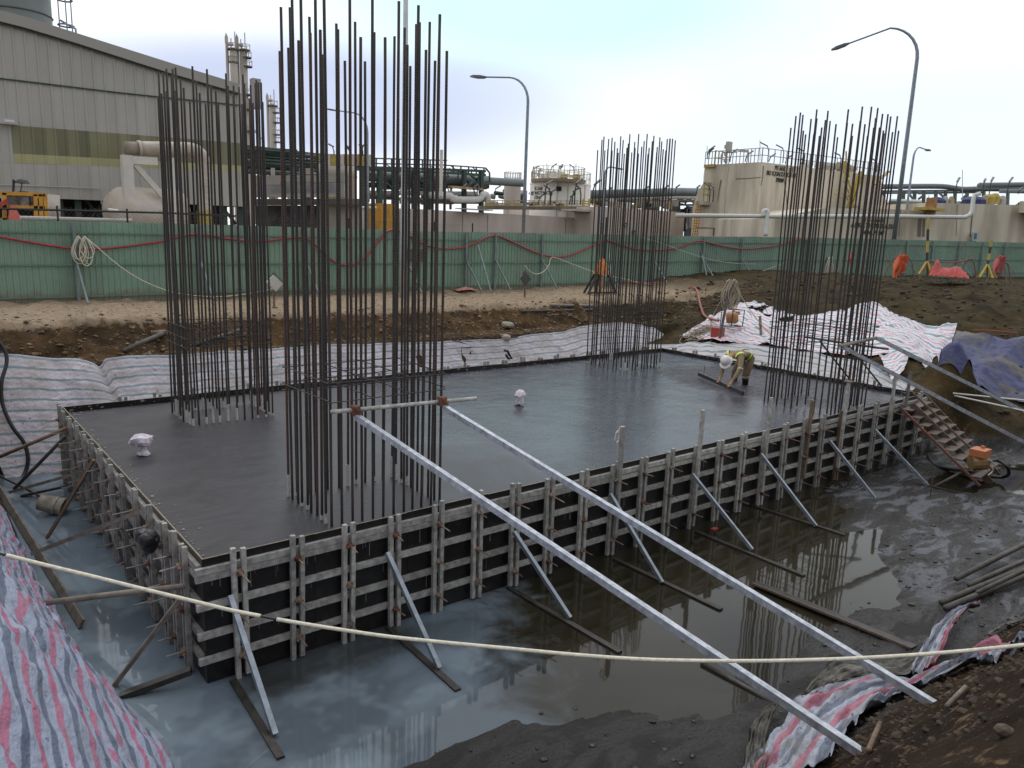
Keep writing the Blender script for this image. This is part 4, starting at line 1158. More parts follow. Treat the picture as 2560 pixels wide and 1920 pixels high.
# floodlight boards on stakes (diamond shaped boards)
def board(px, py, y, s_, m, stake_px, label, dark_=False):
    c = PY(px, py, y)
    root = thing('floodlight', (c[0], c[1], gz(c[0], c[1])), label, 'floodlight')
    a = .78
    rot = np.array([[math.cos(a), 0, math.sin(a)], [0, 1, 0], [-math.sin(a), 0, math.cos(a)]])
    mb = MB(); mb.box(c, (s_, .05, s_ * .8), rot); mb.build('lamp_case', m, root)
    mb = MB(); mb.box(c + V(0, -.028, 0), (s_ * .88, .01, s_ * .66), rot); mb.build('lamp_glass', m, root)
    mb = MB(); P = [c + rot @ V(-s_ * .52, .03, s_ * .1), c + rot @ V(-s_ * .56, .03, s_ * .55), c + rot @ V(s_ * .56, .03, s_ * .55), c + rot @ V(s_ * .52, .03, s_ * .1)]
    mb.tube(P, .012, 6); mb.build('bracket', black_paint, root)
    b_ = PY(stake_px[0], stake_px[1], y)
    mb = MB(); mb.beam((b_[0], c[1] + .08, gz(c[0], c[1]) - .1), (c[0] + .02, c[1] + .08, c[2] + s_ * .7), .05, .04, up=(0, 1, 0)); mb.build('stake', wood_brown, root)
    return root
board(686, 708, 12.6, .36, mat('pale_lamp_board', (.55, .53, .48), .5, var=.08), (690, 840), 'white diamond tilted floodlight on a brown stake left of the near cage')
board(1313, 697, 13.6, .38, mat('dark_lamp_board', (.045, .05, .045), .4), (1314, 790), 'dark diamond tilted floodlight on a thin stake right of the near cage')
# pink sack
mb = MB(); c = PG(1163, 728, .02)
vs = []
for i in range(24):
    for j in range(12):
        x = (i / 23 - .5) * .9; y = (j / 11 - .5) * .42
        vs.append(c + V(x, y, max(0, .13 * math.cos(x * 3.2) * math.cos(y * 6)) + .05 * abs(float(fbm(x * 7 + 3, y * 7, 3)))))
mb.add(vs, [(i * 12 + j, (i + 1) * 12 + j, (i + 1) * 12 + j + 1, i * 12 + j + 1) for i in range(23) for j in range(11)])
mb.build('sack', mat('pink_sack', (.58, .36, .31), .8, 0, scale=9, col2=(.50, .17, .15)), smooth=True, label='flat pink and white sack lying at the foot of the hoarding', cat='sack')
# tripod with orange cover
c = PY(1502, 713, 13.4); c[2] = gz(c[0], c[1])
root = thing('tripod_stand', c, 'black tripod stand with an orange cloth behind the far corner cage', 'tripod')
for sx, sy in ((-.75, -.1), (.0, .3), (.72, -.15), (-.55, .35)):
    mb = MB(); mb.beam(c + V(sx, sy, 0), c + V(0, 0, 1.25), .07, .07); mb.build('leg', black_paint, root)
mb = MB(); mb.beam(c + V(-.75, -.1, .05), c + V(.75, -.15, .05), .06, .06); mb.build('foot_bar', black_paint, root)
mb = MB(); mb.tube([c + V(.12, 0, .8), c + V(.12, 0, 2.9)], .05, 8); mb.build('mast', black_paint, root)
mb = MB(); mb.lathe(c + V(0, 0, .75), [(.34, 0), (.22, .25), (.10, .55), (.02, .62)], 12); mb.beam(c + V(-.12, -.1, .05), c + V(-.08, -.05, 1.1), .12, .04)
mb.build('orange_cloth', mat('tripod_orange', (.55, .19, .04), .8, var=.4, scale=8), root, smooth=True)
# bits of timber and rods on the far bank
pole('bank_pole', PG(378, 838, .05), PG(415, 838, .08), .06, wood_brown, 'short brown log end on the far bank left of the far left cage', 'log')
pole('bank_pole', PG(310, 883, .05), PG(408, 842, .08), .055, pole_mud, 'long grey-brown pole sloping down the far bank to the upright tarpaulin', 'pole')
pole('bank_pole', PG(475, 872, .06), PG(604, 832, .08), .045, pole_mud, 'long pole lying on the bank seen through the far left cage', 'pole')
pole('bank_pole', PG(1375, 771, .1), PG(1480, 771, .1), .05, mat('dull_pipe', (.16, .15, .14), .6), 'upper of two level grey pipes lying on the bank left of the far corner cage', 'pipe', 'level pipes on the bank')
pole('bank_pole', PG(1300, 786, .1), PG(1480, 781, .1), .04, pole_mud, 'lower of two level grey pipes lying on the bank left of the far corner cage', 'pipe', 'level pipes on the bank')
pole('bank_pole', PG(1415, 785, .05), PG(1458, 809, .05), .02, wood_brown, 'thin brown stick on the bank below the level pipes', 'stick')
# scrap rebar offcuts at the top of the upright sheet
for k in range(16):
    x0 = random.uniform(1105, 1240); a_ = PG(x0, random.uniform(838, 858), .05); b_ = PG(x0 + random.uniform(30, 75), random.uniform(845, 866), .05)
    mb = MB(); mb.tube([a_, (a_ + b_) / 2 + V(0, 0, random.uniform(0, .1)), b_], .009, 5)
    mb.build('rebar_offcut', rust if k % 2 else tie_m, label='thin rusty rebar offcut in the tangle at the top of the upright tarpaulin', cat='rebar offcut', group='rebar offcuts on the far bank')
line('rebar_hook', [PY(1154, 882, 9.6), PY(1155, 870, 9.6), PY(1175, 868, 9.7), PY(1200, 864, 9.8)], .009, tie_m, 'bent rebar hook hanging over the upright tarpaulin', 'rebar hook')
mb = MB(); P = [PY(1270, 886, 9.0) + V(dx, 0, dz) for dx, dz in ((-.14, .12), (-.02, .10), (.05, -.02), (.14, -.12), (.02, -.12), (-.08, -.0))]
mb.tube(P, .035, 6); mb.build('black_scrap', black, label='black rag caught on the far formwork edge', cat='rag')
# square edge: small blocks on the far formwork top are the heads of its uprights

# rope stake with hank and machine
c = PG(1822, 850, 0)
st_t = PY(1828, 700, c[1] + .3); st_b = PY(1800, 838, c[1])
root = thing('rope_stake', st_b, 'muddy stake behind the worker carrying a big hank of rope', 'stake')
mb = MB(); mb.tube([st_b + V(0, 0, -.1), (st_b + st_t) / 2, st_t], .045, 8); mb.build('stake', pole_mud, root)
hank(st_t + V(0, -.08, .0), .75, .95, .018, rope_old, 'big hank of dirty rope hung on the stake behind the worker', 12, 3, depth=.12)
line('tie_rope', [st_t, (st_t + PG(1945, 860, .05)) / 2 + V(0, 0, -.15), PG(1945, 860, .05)], .014, rope_old, 'guy rope running down right from the rope stake', 'rope')
line('tie_rope', [st_t + V(-.1, 0, -.3), PG(1785, 800, .3), PG(1775, 822, .1)], .014, rope_old, 'guy rope hanging down left from the rope stake', 'rope')
# tangled cord heap
mb = MB(); rr = random.Random(5)
hc = PG(1760, 838, .05)
for k in range(34):
    P = []; a0 = rr.uniform(0, 6.28); r0 = rr.uniform(.15, .75); ox, oy = rr.uniform(-.5, .35), rr.uniform(-.3, .3)
    for i in range(10):
        an = a0 + i * rr.uniform(.2, .5)
        x, y = hc[0] + ox + r0 * math.cos(an), hc[1] + oy + r0 * .6 * math.sin(an)
        P.append((x, y, gz(x, y) + .06 + rr.uniform(0, .25) * max(0, 1 - math.hypot(x - hc[0], y - hc[1]))))
    mb.tube(P, .011, 5)
o = mb.build('cord_heap', rope_old, smooth=True, label='spread heap of tangled dirty cord left of the orange machine', cat='rope heap')
# vibrator engine in a black frame
c = PG(1826, 842, .25); c = c + V(.35, .25, .35)
root = thing('vibrator_motor', c + V(0, 0, -.3), 'orange concrete vibrator motor in a black tube frame behind the worker', 'motor')
mb = MB(); mb.lathe(c, [(.001, -.2), (.17, -.19), (.2, -.1), (.2, .12), (.15, .2), (.001, .21)], 16, unit(V(.5, -.7, .1))); mb.box(c + V(.12, -.05, .16), (.2, .2, .12)); mb.build('engine', mat('orange_brown_motor', (.45, .22, .09), .5, var=.3, scale=12), root, smooth=False)
mb = MB()
for s_ in (-1, 1):
    q = [c + V(-.32, s_ * .22, -.28), c + V(.32, s_ * .22, -.28), c + V(.36, s_ * .22, .26), c + V(-.28, s_ * .22, .30)]
    mb.tube(q, .018, 6, closed=True)
for a_ in (V(-.32, 0, -.28), V(.32, 0, -.28), V(.36, 0, .26), V(-.28, 0, .30)): mb.tube([c + a_ + V(0, -.22, 0), c + a_ + V(0, .22, 0)], .018, 6)
mb.build('tube_frame', black_paint, root)
mb = MB(); mb.box(PG(1793, 848, .22), (.34, .3, .34)); mb.box(PG(1793, 848, .22) + V(.18, 0, .12), (.1, .2, .1))
mb.build('red_box', mat('red_machine_paint', (.42, .06, .05), .5, var=.2, scale=10), label='small red machine box beside the cord heap', cat='machine')
mb = MB(); a_ = PG(1903, 845, 0); b_ = PY(1900, 790, a_[1] + .1); mb.beam(a_, b_, .09, .07); mb.build('board_stake', wood, label='short grey board stake leaning on the mound tarpaulin', cat='board')
# rope hank behind the right cage, on the mound
hank(PY(2078, 642, 14.6), .62, 1.5, .02, rope_m, 'large bundle of cream rope hanging at the hoarding behind the right cage', 12, 7, depth=.15)
hank(PY(2098, 650, 14.2), .3, 1.3, .018, rope_old, 'narrow strand of rope hanging right of the large cream bundle', 5, 8)

# barriers and marker poles on the right mound
def marker(px, py_top, py_mid, dist, label, tilt=0):
    b_ = PD(px, py_mid, dist); t_ = PD(px + tilt, py_top, dist)
    root = thing('marker_pole', b_, label, 'marker pole', 'striped marker poles on the right mound')
    n = 4
    for k in range(n):
        a_ = b_ + (t_ - b_) * k / n; c_ = b_ + (t_ - b_) * (k + 1) / n
        mb = MB(); mb.tube([a_, c_], .055, 8); mb.build('pole_band', (black_paint, yellow)[(k + (0 if px < 2400 else 0)) % 2], root)
    for sx, sy in ((-.5, .1), (.5, .1), (-.2, -.4), (.3, -.4), (0, .4)):
        mb = MB(); mb.beam(b_ + V(0, 0, .12), b_ + V(sx * .8, sy * .8, -.42), .07, .05); mb.build('tripod_leg', yellow, root)
    return root
marker(2317, 545, 660, 31, 'yellow and black striped marker pole on a yellow tripod, left one', 4)
marker(2468, 600, 668, 31, 'yellow and black striped marker pole on a yellow tripod, right one, shorter and tilted', 11)
def barrier(pa, pb, dist, label):
    a_ = PD(*pa, dist); b_ = PD(*pb, dist)
    root = thing('tube_barrier', (a_ + b_) / 2, label, 'barrier', 'tube barriers on the right mound')
    for p, s_ in ((a_, -1), (b_, 1)):
        mb = MB(); mb.tube(smooth_pts([p + V(-.28, .3, -.95), p + V(-.12, .12, -.1), p + V(0, 0, .05), p + V(.12, -.12, -.1), p + V(.3, -.3, -1.0)], 4), .03, 6)
        mb.build('end_frame', rust_pale, root)
    for dz, m_ in ((0, red_hose_d), (-.55, red_hose_d)):
        mb = MB(); mb.tube([a_ + V(0, 0, dz), (a_ + b_) / 2 + V(0, 0, dz - .06), b_ + V(0, 0, dz)], .028, 6); mb.build('cross_bar', m_, root)
barrier((2238, 648), (2270, 650), 33, 'leftmost tube barrier on the mound, beside the orange cloth')
barrier((2328, 655), (2425, 650), 33, 'middle tube barrier on the mound, over the red cloth heap')
barrier((2500, 650), (2512, 660), 33, 'rightmost tube barrier on the mound, under the pink cloth')
for (px, py, w_, h_, m_, lb) in ((2258, 638, .65, .95, orange, 'bright orange cloth hung on the leftmost barrier'), (2503, 641, .45, .8, pink, 'pink red cloth hung on the rightmost barrier'), (2130, 632, .22, .5, pink, 'small pink red cloth behind the right cage')):
    c = PD(px, py, 32.6); mb = MB(); vs = []
    for i in range(14):
        for j in range(16):
            u, v = i / 13 - .5, j / 15
            wv = .10 * math.sin(i * 1.9 + v * 3) + .06 * math.sin(i * 4 + v * 6)
            cut = .35 * (1 - abs(u) * 2 if v > .6 else 1)
            w2 = w_ * (.55 + .6 * v * (1 - .5 * v)) * (1 if v < .55 else 1 - .4 * (v - .55) * (1 if u > 0 else .3))
            vs.append(c + RT * (u * w2 - .15 * v * w_) + V(wv * .7, wv, -v * h_ * (1 if u < .1 else .72) + .04 * math.sin(i)))
    mb.add(vs, [(i * 16 + j, (i + 1) * 16 + j, (i + 1) * 16 + j + 1, i * 16 + j + 1) for i in range(13) for j in range(15) if not (m_ is orange and 5 < i < 8 and j > 9)])
    mb.build('cloth', m_, smooth=True, label=lb, cat='cloth')
mb = MB(); vs = []
for i in range(50):
    for j in range(14):
        px = 2322 + i * 2.05; y_ = 668 + 7 * (i / 49)
        b_ = PD(px, y_ + 20, 32 - j * .12)
        hgt_ = (1.0 - (j / 13 - .5) ** 2 * 4) * (.62 + .25 * float(fbm(i * .12 + 2, j * .2, 3))) * min(1, (49 - i) / 12 + .1) * min(1, i / 4 + .3) * .62 + (.30 * math.sin((i - 4) / 9 * math.pi) * math.sin((j - 3) / 8 * math.pi) if 4 < i < 13 and 3 < j < 11 else 0)
        vs.append(b_ + V(0, 0, hgt_ + .06 * float(fbm(i * .5, j * .5, 2))))
mb.add(vs, [(i * 14 + j, (i + 1) * 14 + j, (i + 1) * 14 + j + 1, i * 14 + j + 1) for i in range(49) for j in range(13)])
mb.build('red_cloth_heap', red_c, smooth=True, label='heap of red cloth under the middle barrier on the mound', cat='cloth heap')
pole('white_pipe', PG(2378, 1018, .35), PD(2660, 1010, 17), .02, white_steel, 'upper of two thin pale pipes reaching to the right edge', 'pipe', 'thin pale pipes at the right')
pole('white_pipe', PG(2382, 1022, .33), PD(2660, 1050, 16), .02, white_steel, 'lower of two thin pale pipes reaching to the right edge', 'pipe', 'thin pale pipes at the right')

# ------------------------------------------------------------------ site stairs
A0 = PX(2248, 1012, 15.75); 
sa = V(15.9, -.35, .10); sb = V(16.75, -.35, .10)
ea = PZ(2462, 1225, WATER + .03); eb = PZ(2520, 1190, WATER + .03)
root = thing('site_stairs', ea, 'brown steel site stairs leaning on the right end of the formwork', 'stairs')
La = [PY(2252, 1020, -.25), PZ(2450, 1215, -1.2)]; Lb = [PY(2280, 1012, -.35), PZ(2480, 1210, WATER)]; Lc = [PY(2312, 985, -.2), PZ(2500, 1185, WATER)]
stl = mat('muddy_brown_steel', (.17, .125, .10), .75, .1, scale=10, col2=(.09, .07, .055), bump=.003)
for nm, Lq, w_, m_ in (('stringer', La, .05, rust), ('stringer', Lb, .14, stl), ('handrail', Lc, .03, stl)):
    mb = MB(); mb.beam(Lq[0], Lq[1], .03 if nm == 'stringer' else .03, w_, up=(0, 0, 1)); mb.build(nm, m_, root)
mb = MB(); mb.beam(Lb[0] + V(-.05, 0, .28), Lb[1] + V(-.05, 0, .30), .03, .04); mb.build('handrail', stl, root)
for k in range(9):
    t = (k + .5) / 9.3
    a_ = La[0] * (1 - t) + La[1] * t; b_ = Lc[0] * (1 - t) + Lc[1] * t
    a_ = a_ + (b_ - a_) * .1
    mb = MB(); mb.beam(a_, b_ + V(0, 0, a_[2] - b_[2]) * .6, .20, .025); mb.build('tread', stl, root)
# pump on the stairs
c = PZ(2447, 1155, -.75)
root = thing('water_pump', c + V(0, 0, -.25), 'orange topped yellow petrol pump standing at the foot of the site stairs', 'pump')
mb = MB(); mb.lathe(c, [(.001, -.17), (.15, -.16), (.17, 0), (.16, .13), (.001, .15)], 14, unit(V(.7, -.6, .1))); mb.build('engine', mat('tan_pump', (.30, .18, .08), .6, var=.4, scale=20), root)
mb = MB(); mb.b2(c + V(-.17, -.14, .13), c + V(.17, .14, .27)); mb.box(c + V(.10, 0, .29), (.06, .06, .05)); mb.build('fuel_tank', mat('orange_tank', (.50, .17, .06), .45, var=.15, scale=20), root)
mb = MB(); mb.tube([c + V(-.1, -.2, .12), c + V(.1, -.25, 0), c + V(.14, -.22, -.16), c + V(0, -.2, -.22)], .012, 6); mb.build('white_cable', rope_m, root)
mb = MB(); mb.tube([c + V(-.3, 0, -.2), c + V(.3, 0, -.2), c + V(.3, 0, .18)], .015, 6); mb.build('frame', black_paint, root)
line('pump_hose', [c + V(.25, 0, -.1), PZ(2490, 1150, -.9), PZ(2516, 1165, -.95), PZ(2522, 1185, -1.15), PZ(2505, 1193, -1.3), PZ(2470, 1190, -1.3), PZ(2420, 1180, -1.33), PZ(2340, 1165, -1.36), PZ(2320, 1140, -1.36)], .035, black, 'thick black hose curling round the petrol pump', 'hose')
pole('leg_prop', PZ(2405, 1180, -1.1), PZ(2335, 1217, WATER), .03, pole_mud, 'short dark prop standing in the puddle by the stairs', 'prop')
pole('thin_stick', PZ(2331, 1195, -1.0), PZ(2325, 1250, WATER), .008, black, 'very thin dark stick standing in the puddle', 'stick')

# ------------------------------------------------------------------ things on the slab
def plastic_bag(px, py, r, tail, label, seed):
    b_ = PZ(px, py, CZ)
    root = thing('bagged_pipe', b_, label, 'bagged pipe end', 'bagged pipe ends standing in the wet slab')
    mb = MB(); mb.tube([b_ + V(0, 0, -.05), b_ + V(0, 0, tail)], .018, 8); mb.build('pipe', tie_m if seed > 1 else sleeve, root)
    mb = MB(); rr = np.random.RandomState(seed)
    prof = [(.03, -.02), (.6 * r, .0), (.62 * r, .03), (.45 * r, .07), (.2 * r, .12), (.5 * r, .135), (.95 * r, .15), (r, .15 + .3 * r), (r * .85, .15 + .75 * r), (r * .5, .15 + 1.05 * r), (.002, .15 + 1.15 * r)]
    mb.lathe(b_ + V(0, 0, tail - .12), prof, 28)
    mb.v = [tuple(np.array(v) + .065 * np.array([float(fbm(v[0] * 16 + 3, v[2] * 9 + v[1] * 5, 3)), float(fbm(v[1] * 9, v[2] * 9 + 9, 3)), .5 * float(fbm(v[0] * 9, v[1] * 9 + 4, 3))])) for v in mb.v]
    mb.build('plastic_bag', bag, root)
plastic_bag(357, 1137, .155, .14, 'bundled plastic bag on a pipe end at the left end of the slab', 1)
plastic_bag(1297, 1012, .11, .17, 'bundled plastic bag on a pipe end in the middle of the slab', 2)
# ------------------------------------------------------------------ worker
def worker():
    # joints in world metres; he faces -X and bends over the screed board
    foot1 = PZ(1855, 962, CZ); foot1 = PZ(1855, 962, CZ) + V(.02, 0, -.16); foot2 = PZ(1822, 951, CZ) + V(.1, 0, -.16)
    hip = PZ(1874, 962, CZ); hip = hip + V(0, .12, .66)
    HR, HL = hip + V(0, -.11, 0), hip + V(.0, .13, 0)
    kR = (HR + foot1) / 2 + V(-.05, 0, .03); kL = (HL + foot2) / 2 + V(-.07, 0, .03)
    aR = foot1 + V(.12, 0, .02); aL = foot2 + V(.12, 0, .02)
    waist = hip + V(-.17, .01, .11); chest = hip + V(-.42, .04, .14); neck = hip + V(-.57, .06, .10); headb = hip + V(-.67, .07, .04); head = hip + V(-.76, .08, -.04)
    sR = hip + V(-.50, -.15, .06); sL = hip + V(-.52, .25, .05)
    wR = PZ(1829, 955, CZ + .20); wL = PZ(1802, 944, CZ + .20)
    eR = (sR + wR) / 2 + V(.03, -.07, .0); eL = (sL + wL) / 2 + V(.03, .06, .0)
    J = [hip, waist, chest, neck, headb, head, HR, kR, aR, HL, kL, aL, sR, eR, wR, sL, eL, wL,
         foot1 + V(-.12, 0, .02), foot2 + V(-.12, 0, .02), wR + V(-.07, .0, -.07), wL + V(-.07, 0, -.07)]
    E_ = [(0, 1), (1, 2), (2, 3), (3, 4), (4, 5), (0, 6), (6, 7), (7, 8), (0, 9), (9, 10), (10, 11), (2, 12), (12, 13), (13, 14), (2, 15), (15, 16), (16, 17), (8, 18), (11, 19), (14, 20), (17, 21)]
    Rr = [(.17, .14), (.16, .13), (.185, .14), (.07, .07), (.075, .075), (.095, .105), (.125, .125), (.095, .095), (.075, .075), (.125, .125), (.095, .095), (.075, .075),
          (.085, .085), (.066, .066), (.042, .042), (.085, .085), (.066, .066), (.042, .042), (.045, .04), (.045, .04), (.042, .022), (.042, .022)]
    seg = {'boot': [(7, 8), (8, 18), (10, 11), (11, 19)], 'skin': [(4, 5), (3, 4), (14, 20), (17, 21)]}
    # fingers: five unequal chains on each hand, curled over the board edge
    base = len(J)
    for (w_, h_, side) in ((14, 20, 1), (17, 21, -1)):
        for k in range(5):
            if k == 4:
                p0 = J[w_] * .6 + J[h_] * .4 + V(-.0, .035 * side, 0); p1 = p0 + V(-.035, .03 * side, -.015); p2 = p1 + V(-.02, -.002 * side, -.03)
            else:
                ln = (.030, .036, .034, .026)[k]
                p0 = J[h_] + V(-.01, (k - 1.5) * -.019 * side, -.005); p1 = p0 + V(-ln, 0, -.012); p2 = p1 + V(-ln * .4, 0, -ln * .9)
            i0 = len(J); J.extend([p0, p1, p2]); Rr.extend([(.011, .011), (.0095, .0095), (.008, .008)])
            E_.extend([(h_ if k < 4 else w_, i0), (i0, i0 + 1), (i0 + 1, i0 + 2)]); seg['skin'].extend([(i0, i0 + 1), (i0 + 1, i0 + 2)])
    org = V(foot1[0], foot1[1], CZ)
    me_ = bpy.data.meshes.new('person'); me_.from_pydata([tuple(p - org) for p in J], E_, [])
    o = bpy.data.objects.new('person', me_); COL.objects.link(o); o.location = tuple(org)
    md = o.modifiers.new('skin', 'SKIN'); md.use_smooth_shade = True; md.branch_smoothing = .3
    sv = me_.skin_vertices[0].data
    for i, r_ in enumerate(Rr): sv[i].radius = r_
    sv[0].use_root = True
    ss = o.modifiers.new('sub', 'SUBSURF'); ss.levels = ss.render_levels = 2
    dg = bpy.context.evaluated_depsgraph_get(); ev = o.evaluated_get(dg)
    m2 = bpy.data.meshes.new_from_object(ev)
    bpy.data.objects.remove(o)
    # collar of nose and brow is shaped on the head by moving a few points
    Jn = [p - org for p in J]
    hd = Jn[5]
    for v in m2.vertices:
        q = np.array(v.co); r_ = q - hd
        if np.linalg.norm(r_) < .16:
            f = r_ @ unit(V(-.55, 0, -.8)); s_ = abs(r_[1])
            if f > .06 and s_ < .025: v.co = Vector(q + unit(V(-.55, 0, -.8)) * .02)
    boot_m = mat('black_rubber_boots', (.014, .014, .015), .3)
    for mm in (khaki, boot_m, skin): m2.materials.append(mm)
    def dseg(p, a, b):
        t = np.clip((p - a) @ (b - a) / ((b - a) @ (b - a)), 0, 1); return np.linalg.norm(p - a - t * (b - a))
    for f in m2.polygons:
        c_ = np.array(f.center); best = 9; which = 0
        for e in E_:
            d_ = dseg(c_, Jn[e[0]], Jn[e[1]])
            if d_ < best:
                best = d_; which = 1 if e in seg['boot'] else (2 if e in seg['skin'] else 0)
        if c_[2] < .17 and min(dseg(c_, Jn[a_], Jn[b_]) for a_, b_ in seg['boot']) < .13: which = 1
        elif which == 1: which = 0
        f.material_index = which; f.use_smooth = True
    p = bpy.data.objects.new('person', m2); COL.objects.link(p); p.location = tuple(org); LOC[p] = org
    tag(p, 'worker in khaki overalls and white hard hat bending over a screed board', 'person')
    # hard hat
    ax = unit(V(-.50, .05, .55)); ax = unit(V(-.72, 0, .45))
    c_ = head + ax * .005
    mb = MB(); mb.lathe(c_, [(.158, -.01), (.150, .0), (.135, .01), (.132, .06), (.11, .115), (.07, .145), (.001, .155)], 24, ax)
    mb.build('hard_hat', hat, p, smooth=True)
    # visor towards the face side
    f_ = unit(V(-.45, 0, -.72)); sd_ = V(0, 1, 0)
    mb = MB(); vs = []
    for i in range(9):
        a_ = (i / 8 - .5) * 2.2
        for r_ in (.125, .195): vs.append(c_ + (f_ * math.cos(a_) + sd_ * math.sin(a_)) * (r_ if r_ < .15 else .14 + .06 * math.cos(a_ * .7)) + ax * (.012 if r_ < .15 else -.004))
    mb.add(vs, [(2 * i, 2 * i + 1, 2 * i + 3, 2 * i + 2) for i in range(8)]); mb.build('hat_peak', hat, p)
    # reflective bands round shoulders, waist, knees, boots
    def band(a, b, t, r1, r2, w_, m, nm='reflective_band', up=V(0, 1, 0)):
        a = np.array(a); b = np.array(b); c0 = a + (b - a) * t; ax_ = unit(b - a)
        u = unit(up - ax_ * (up @ ax_)); v_ = np.cross(ax_, u); mb = MB(); n = 20; vs = []
        for z in (-w_ / 2, w_ / 2):
            for k in range(n): an = 2 * math.pi * k / n; vs.append(c0 + ax_ * z + u * r1 * math.cos(an) + v_ * r2 * math.sin(an))
        mb.add(vs, [(k, (k + 1) % n, n + (k + 1) % n, n + k) for k in range(n)]); mb.build(nm, m, p, smooth=True)
    band(hip, waist, .75, .185, .165, .05, hivis)
    band(chest, sR, .75, .13, .125, .05, hivis, up=V(1, 0, 0)); band(chest, sL, .75, .13, .125, .05, hivis, up=V(1, 0, 0))
    pale = mat('pale_reflective_band', (.60, .52, .36), .4)
    band(kR, aR, .12, .104, .104, .03, pale); band(kL, aL, .12, .104, .104, .03, pale)
    band(sR, eR, .95, .07, .07, .03, pale)
    # face and ears
    mb = MB(); fd_ = unit(V(-.50, 0, -.80)); up_ = unit(V(-.80, 0, .5))
    for s_ in (-1, 1): mb.lathe(head + V(0, s_ * .035, 0) + fd_ * .092 + up_ * .01, [(.001, -.008), (.011, 0), (.001, .008)], 8, fd_)
    mb.build('eyes', mat('eye_dark', (.02, .015, .012), .3), p)
    mb = MB()
    for s_ in (-1, 1): mb.lathe(head + V(0, s_ * .098, 0), [(.001, -.01), (.026, 0), (.001, .012)], 10, (0, 1, 0))
    mb.build('ears', skin, p)
    return p
worker()
sA = PZ(1747, 935, CZ + .10); sB = PZ(1858, 983, CZ + .06)
mb = MB(); mb.beam(sA, sB, .05, .09); mb.build('screed_board', mat('wet_board', (.06, .06, .06), .4, var=.3, scale=8), label='long dark screed board the worker draws over the wet concrete', cat='screed board')
mb = MB(); mb.tube([PZ(1762, 915, .35), PZ(1758, 945, CZ)], .006, 5); mb.build('thin_rod', tie_m, label='thin upright wire beside the left end of the screed board', cat='wire')

# ------------------------------------------------------------------ guard rope in front
def rope_pts(P, dep): return [PD(px, py, dep) for px, py in P]
D0 = 2.6
line('guard_rope', rope_pts([(17, 1388), (120, 1414), (240, 1443), (360, 1473), (480, 1502), (580, 1526), (652, 1540)], D0), .0068, rope_m, 'left length of cream guard rope crossing in front of the striped bank', 'rope', 'guard rope lengths')
line('rope_joint', rope_pts([(-60, 1370), (17, 1388)], D0), .0045, black, 'black joint of the guard rope at the left edge', 'rope joint', 'black joints of the guard rope')
line('rope_joint', rope_pts([(650, 1540), (693, 1548)], D0), .0045, black, 'black joint between the two lengths of guard rope', 'rope joint', 'black joints of the guard rope')
line('guard_rope', rope_pts([(692, 1548), (800, 1566), (960, 1590), (1120, 1607), (1280, 1622), (1440, 1637), (1600, 1648), (1760, 1652), (1920, 1652), (2080, 1648), (2240, 1640), (2400, 1628), (2560, 1612), (2700, 1596)], D0), .0066, rope_m, 'right length of cream guard rope sagging across the whole pit view', 'rope', 'guard rope lengths')

# ------------------------------------------------------------------ street lamps
def lamp(base, top_z, ux, reach, drop, R0, r0, r1, label, head=.7, m=galv, up=0.0):
    """pole at base, arm in direction ux (unit xy) with reach, bend radius R0"""
    base = np.array(base, float); ux = np.array(ux, float)
    root = thing('street_lamp', base, label, 'street lamp')
    P = [base, base + V(0, 0, (top_z - base[2]) * .5)]
    zb = top_z - R0; P.append(V(base[0], base[1], zb))
    for i in range(1, 8):
        a_ = math.pi / 2 * i / 7 * (.93)
        P.append(V(base[0], base[1], zb) + V(ux[0], ux[1], 0) * R0 * (1 - math.cos(a_)) + V(0, 0, R0 * math.sin(a_)))
    end = P[-1] + V(ux[0], ux[1], 0) * (reach - R0) + V(0, 0, drop)
    P.append(end)
    rad = np.interp(np.arange(len(P)), [0, 2, len(P) - 1], [r0, r0 * .62 + r1 * .38, r1])
    mb = MB(); mb.tube(P, list(rad), 12); mb.build('pole', m, root, smooth=True)
    d_ = unit(end - P[-2]); sd_ = unit(np.cross(d_, V(0, 0, 1)))
    mb = MB(); q = end - d_ * .05
    hw = head * .22
    vs = []
    for t, w_, h_ in ((0, .3, .6), (.25, .9, 1), (.7, 1, 1), (1, .45, .5)):
        for s_ in (-1, 1):
            for z_ in (-.5, .5): vs.append(q + d_ * head * t + sd_ * s_ * hw * w_ + V(0, 0, z_ * head * .13 * h_))
    fs = []
    for i in range(3):
        b0, b1 = 4 * i, 4 * i + 4
        fs += [(b0, b0 + 1, b1 + 1, b1), (b0 + 1, b0 + 3, b1 + 3, b1 + 1), (b0 + 3, b0 + 2, b1 + 2, b1 + 3), (b0 + 2, b0, b1, b1 + 2)]
    fs += [(0, 2, 3, 1), (12, 13, 15, 14)]
    mb.add(vs, fs); mb.build('lantern', mat('lamp_head', (.14, .14, .16), .5), root)
    return root
lr = -V(RT[0], RT[1], 0); lr /= np.linalg.norm(lr)
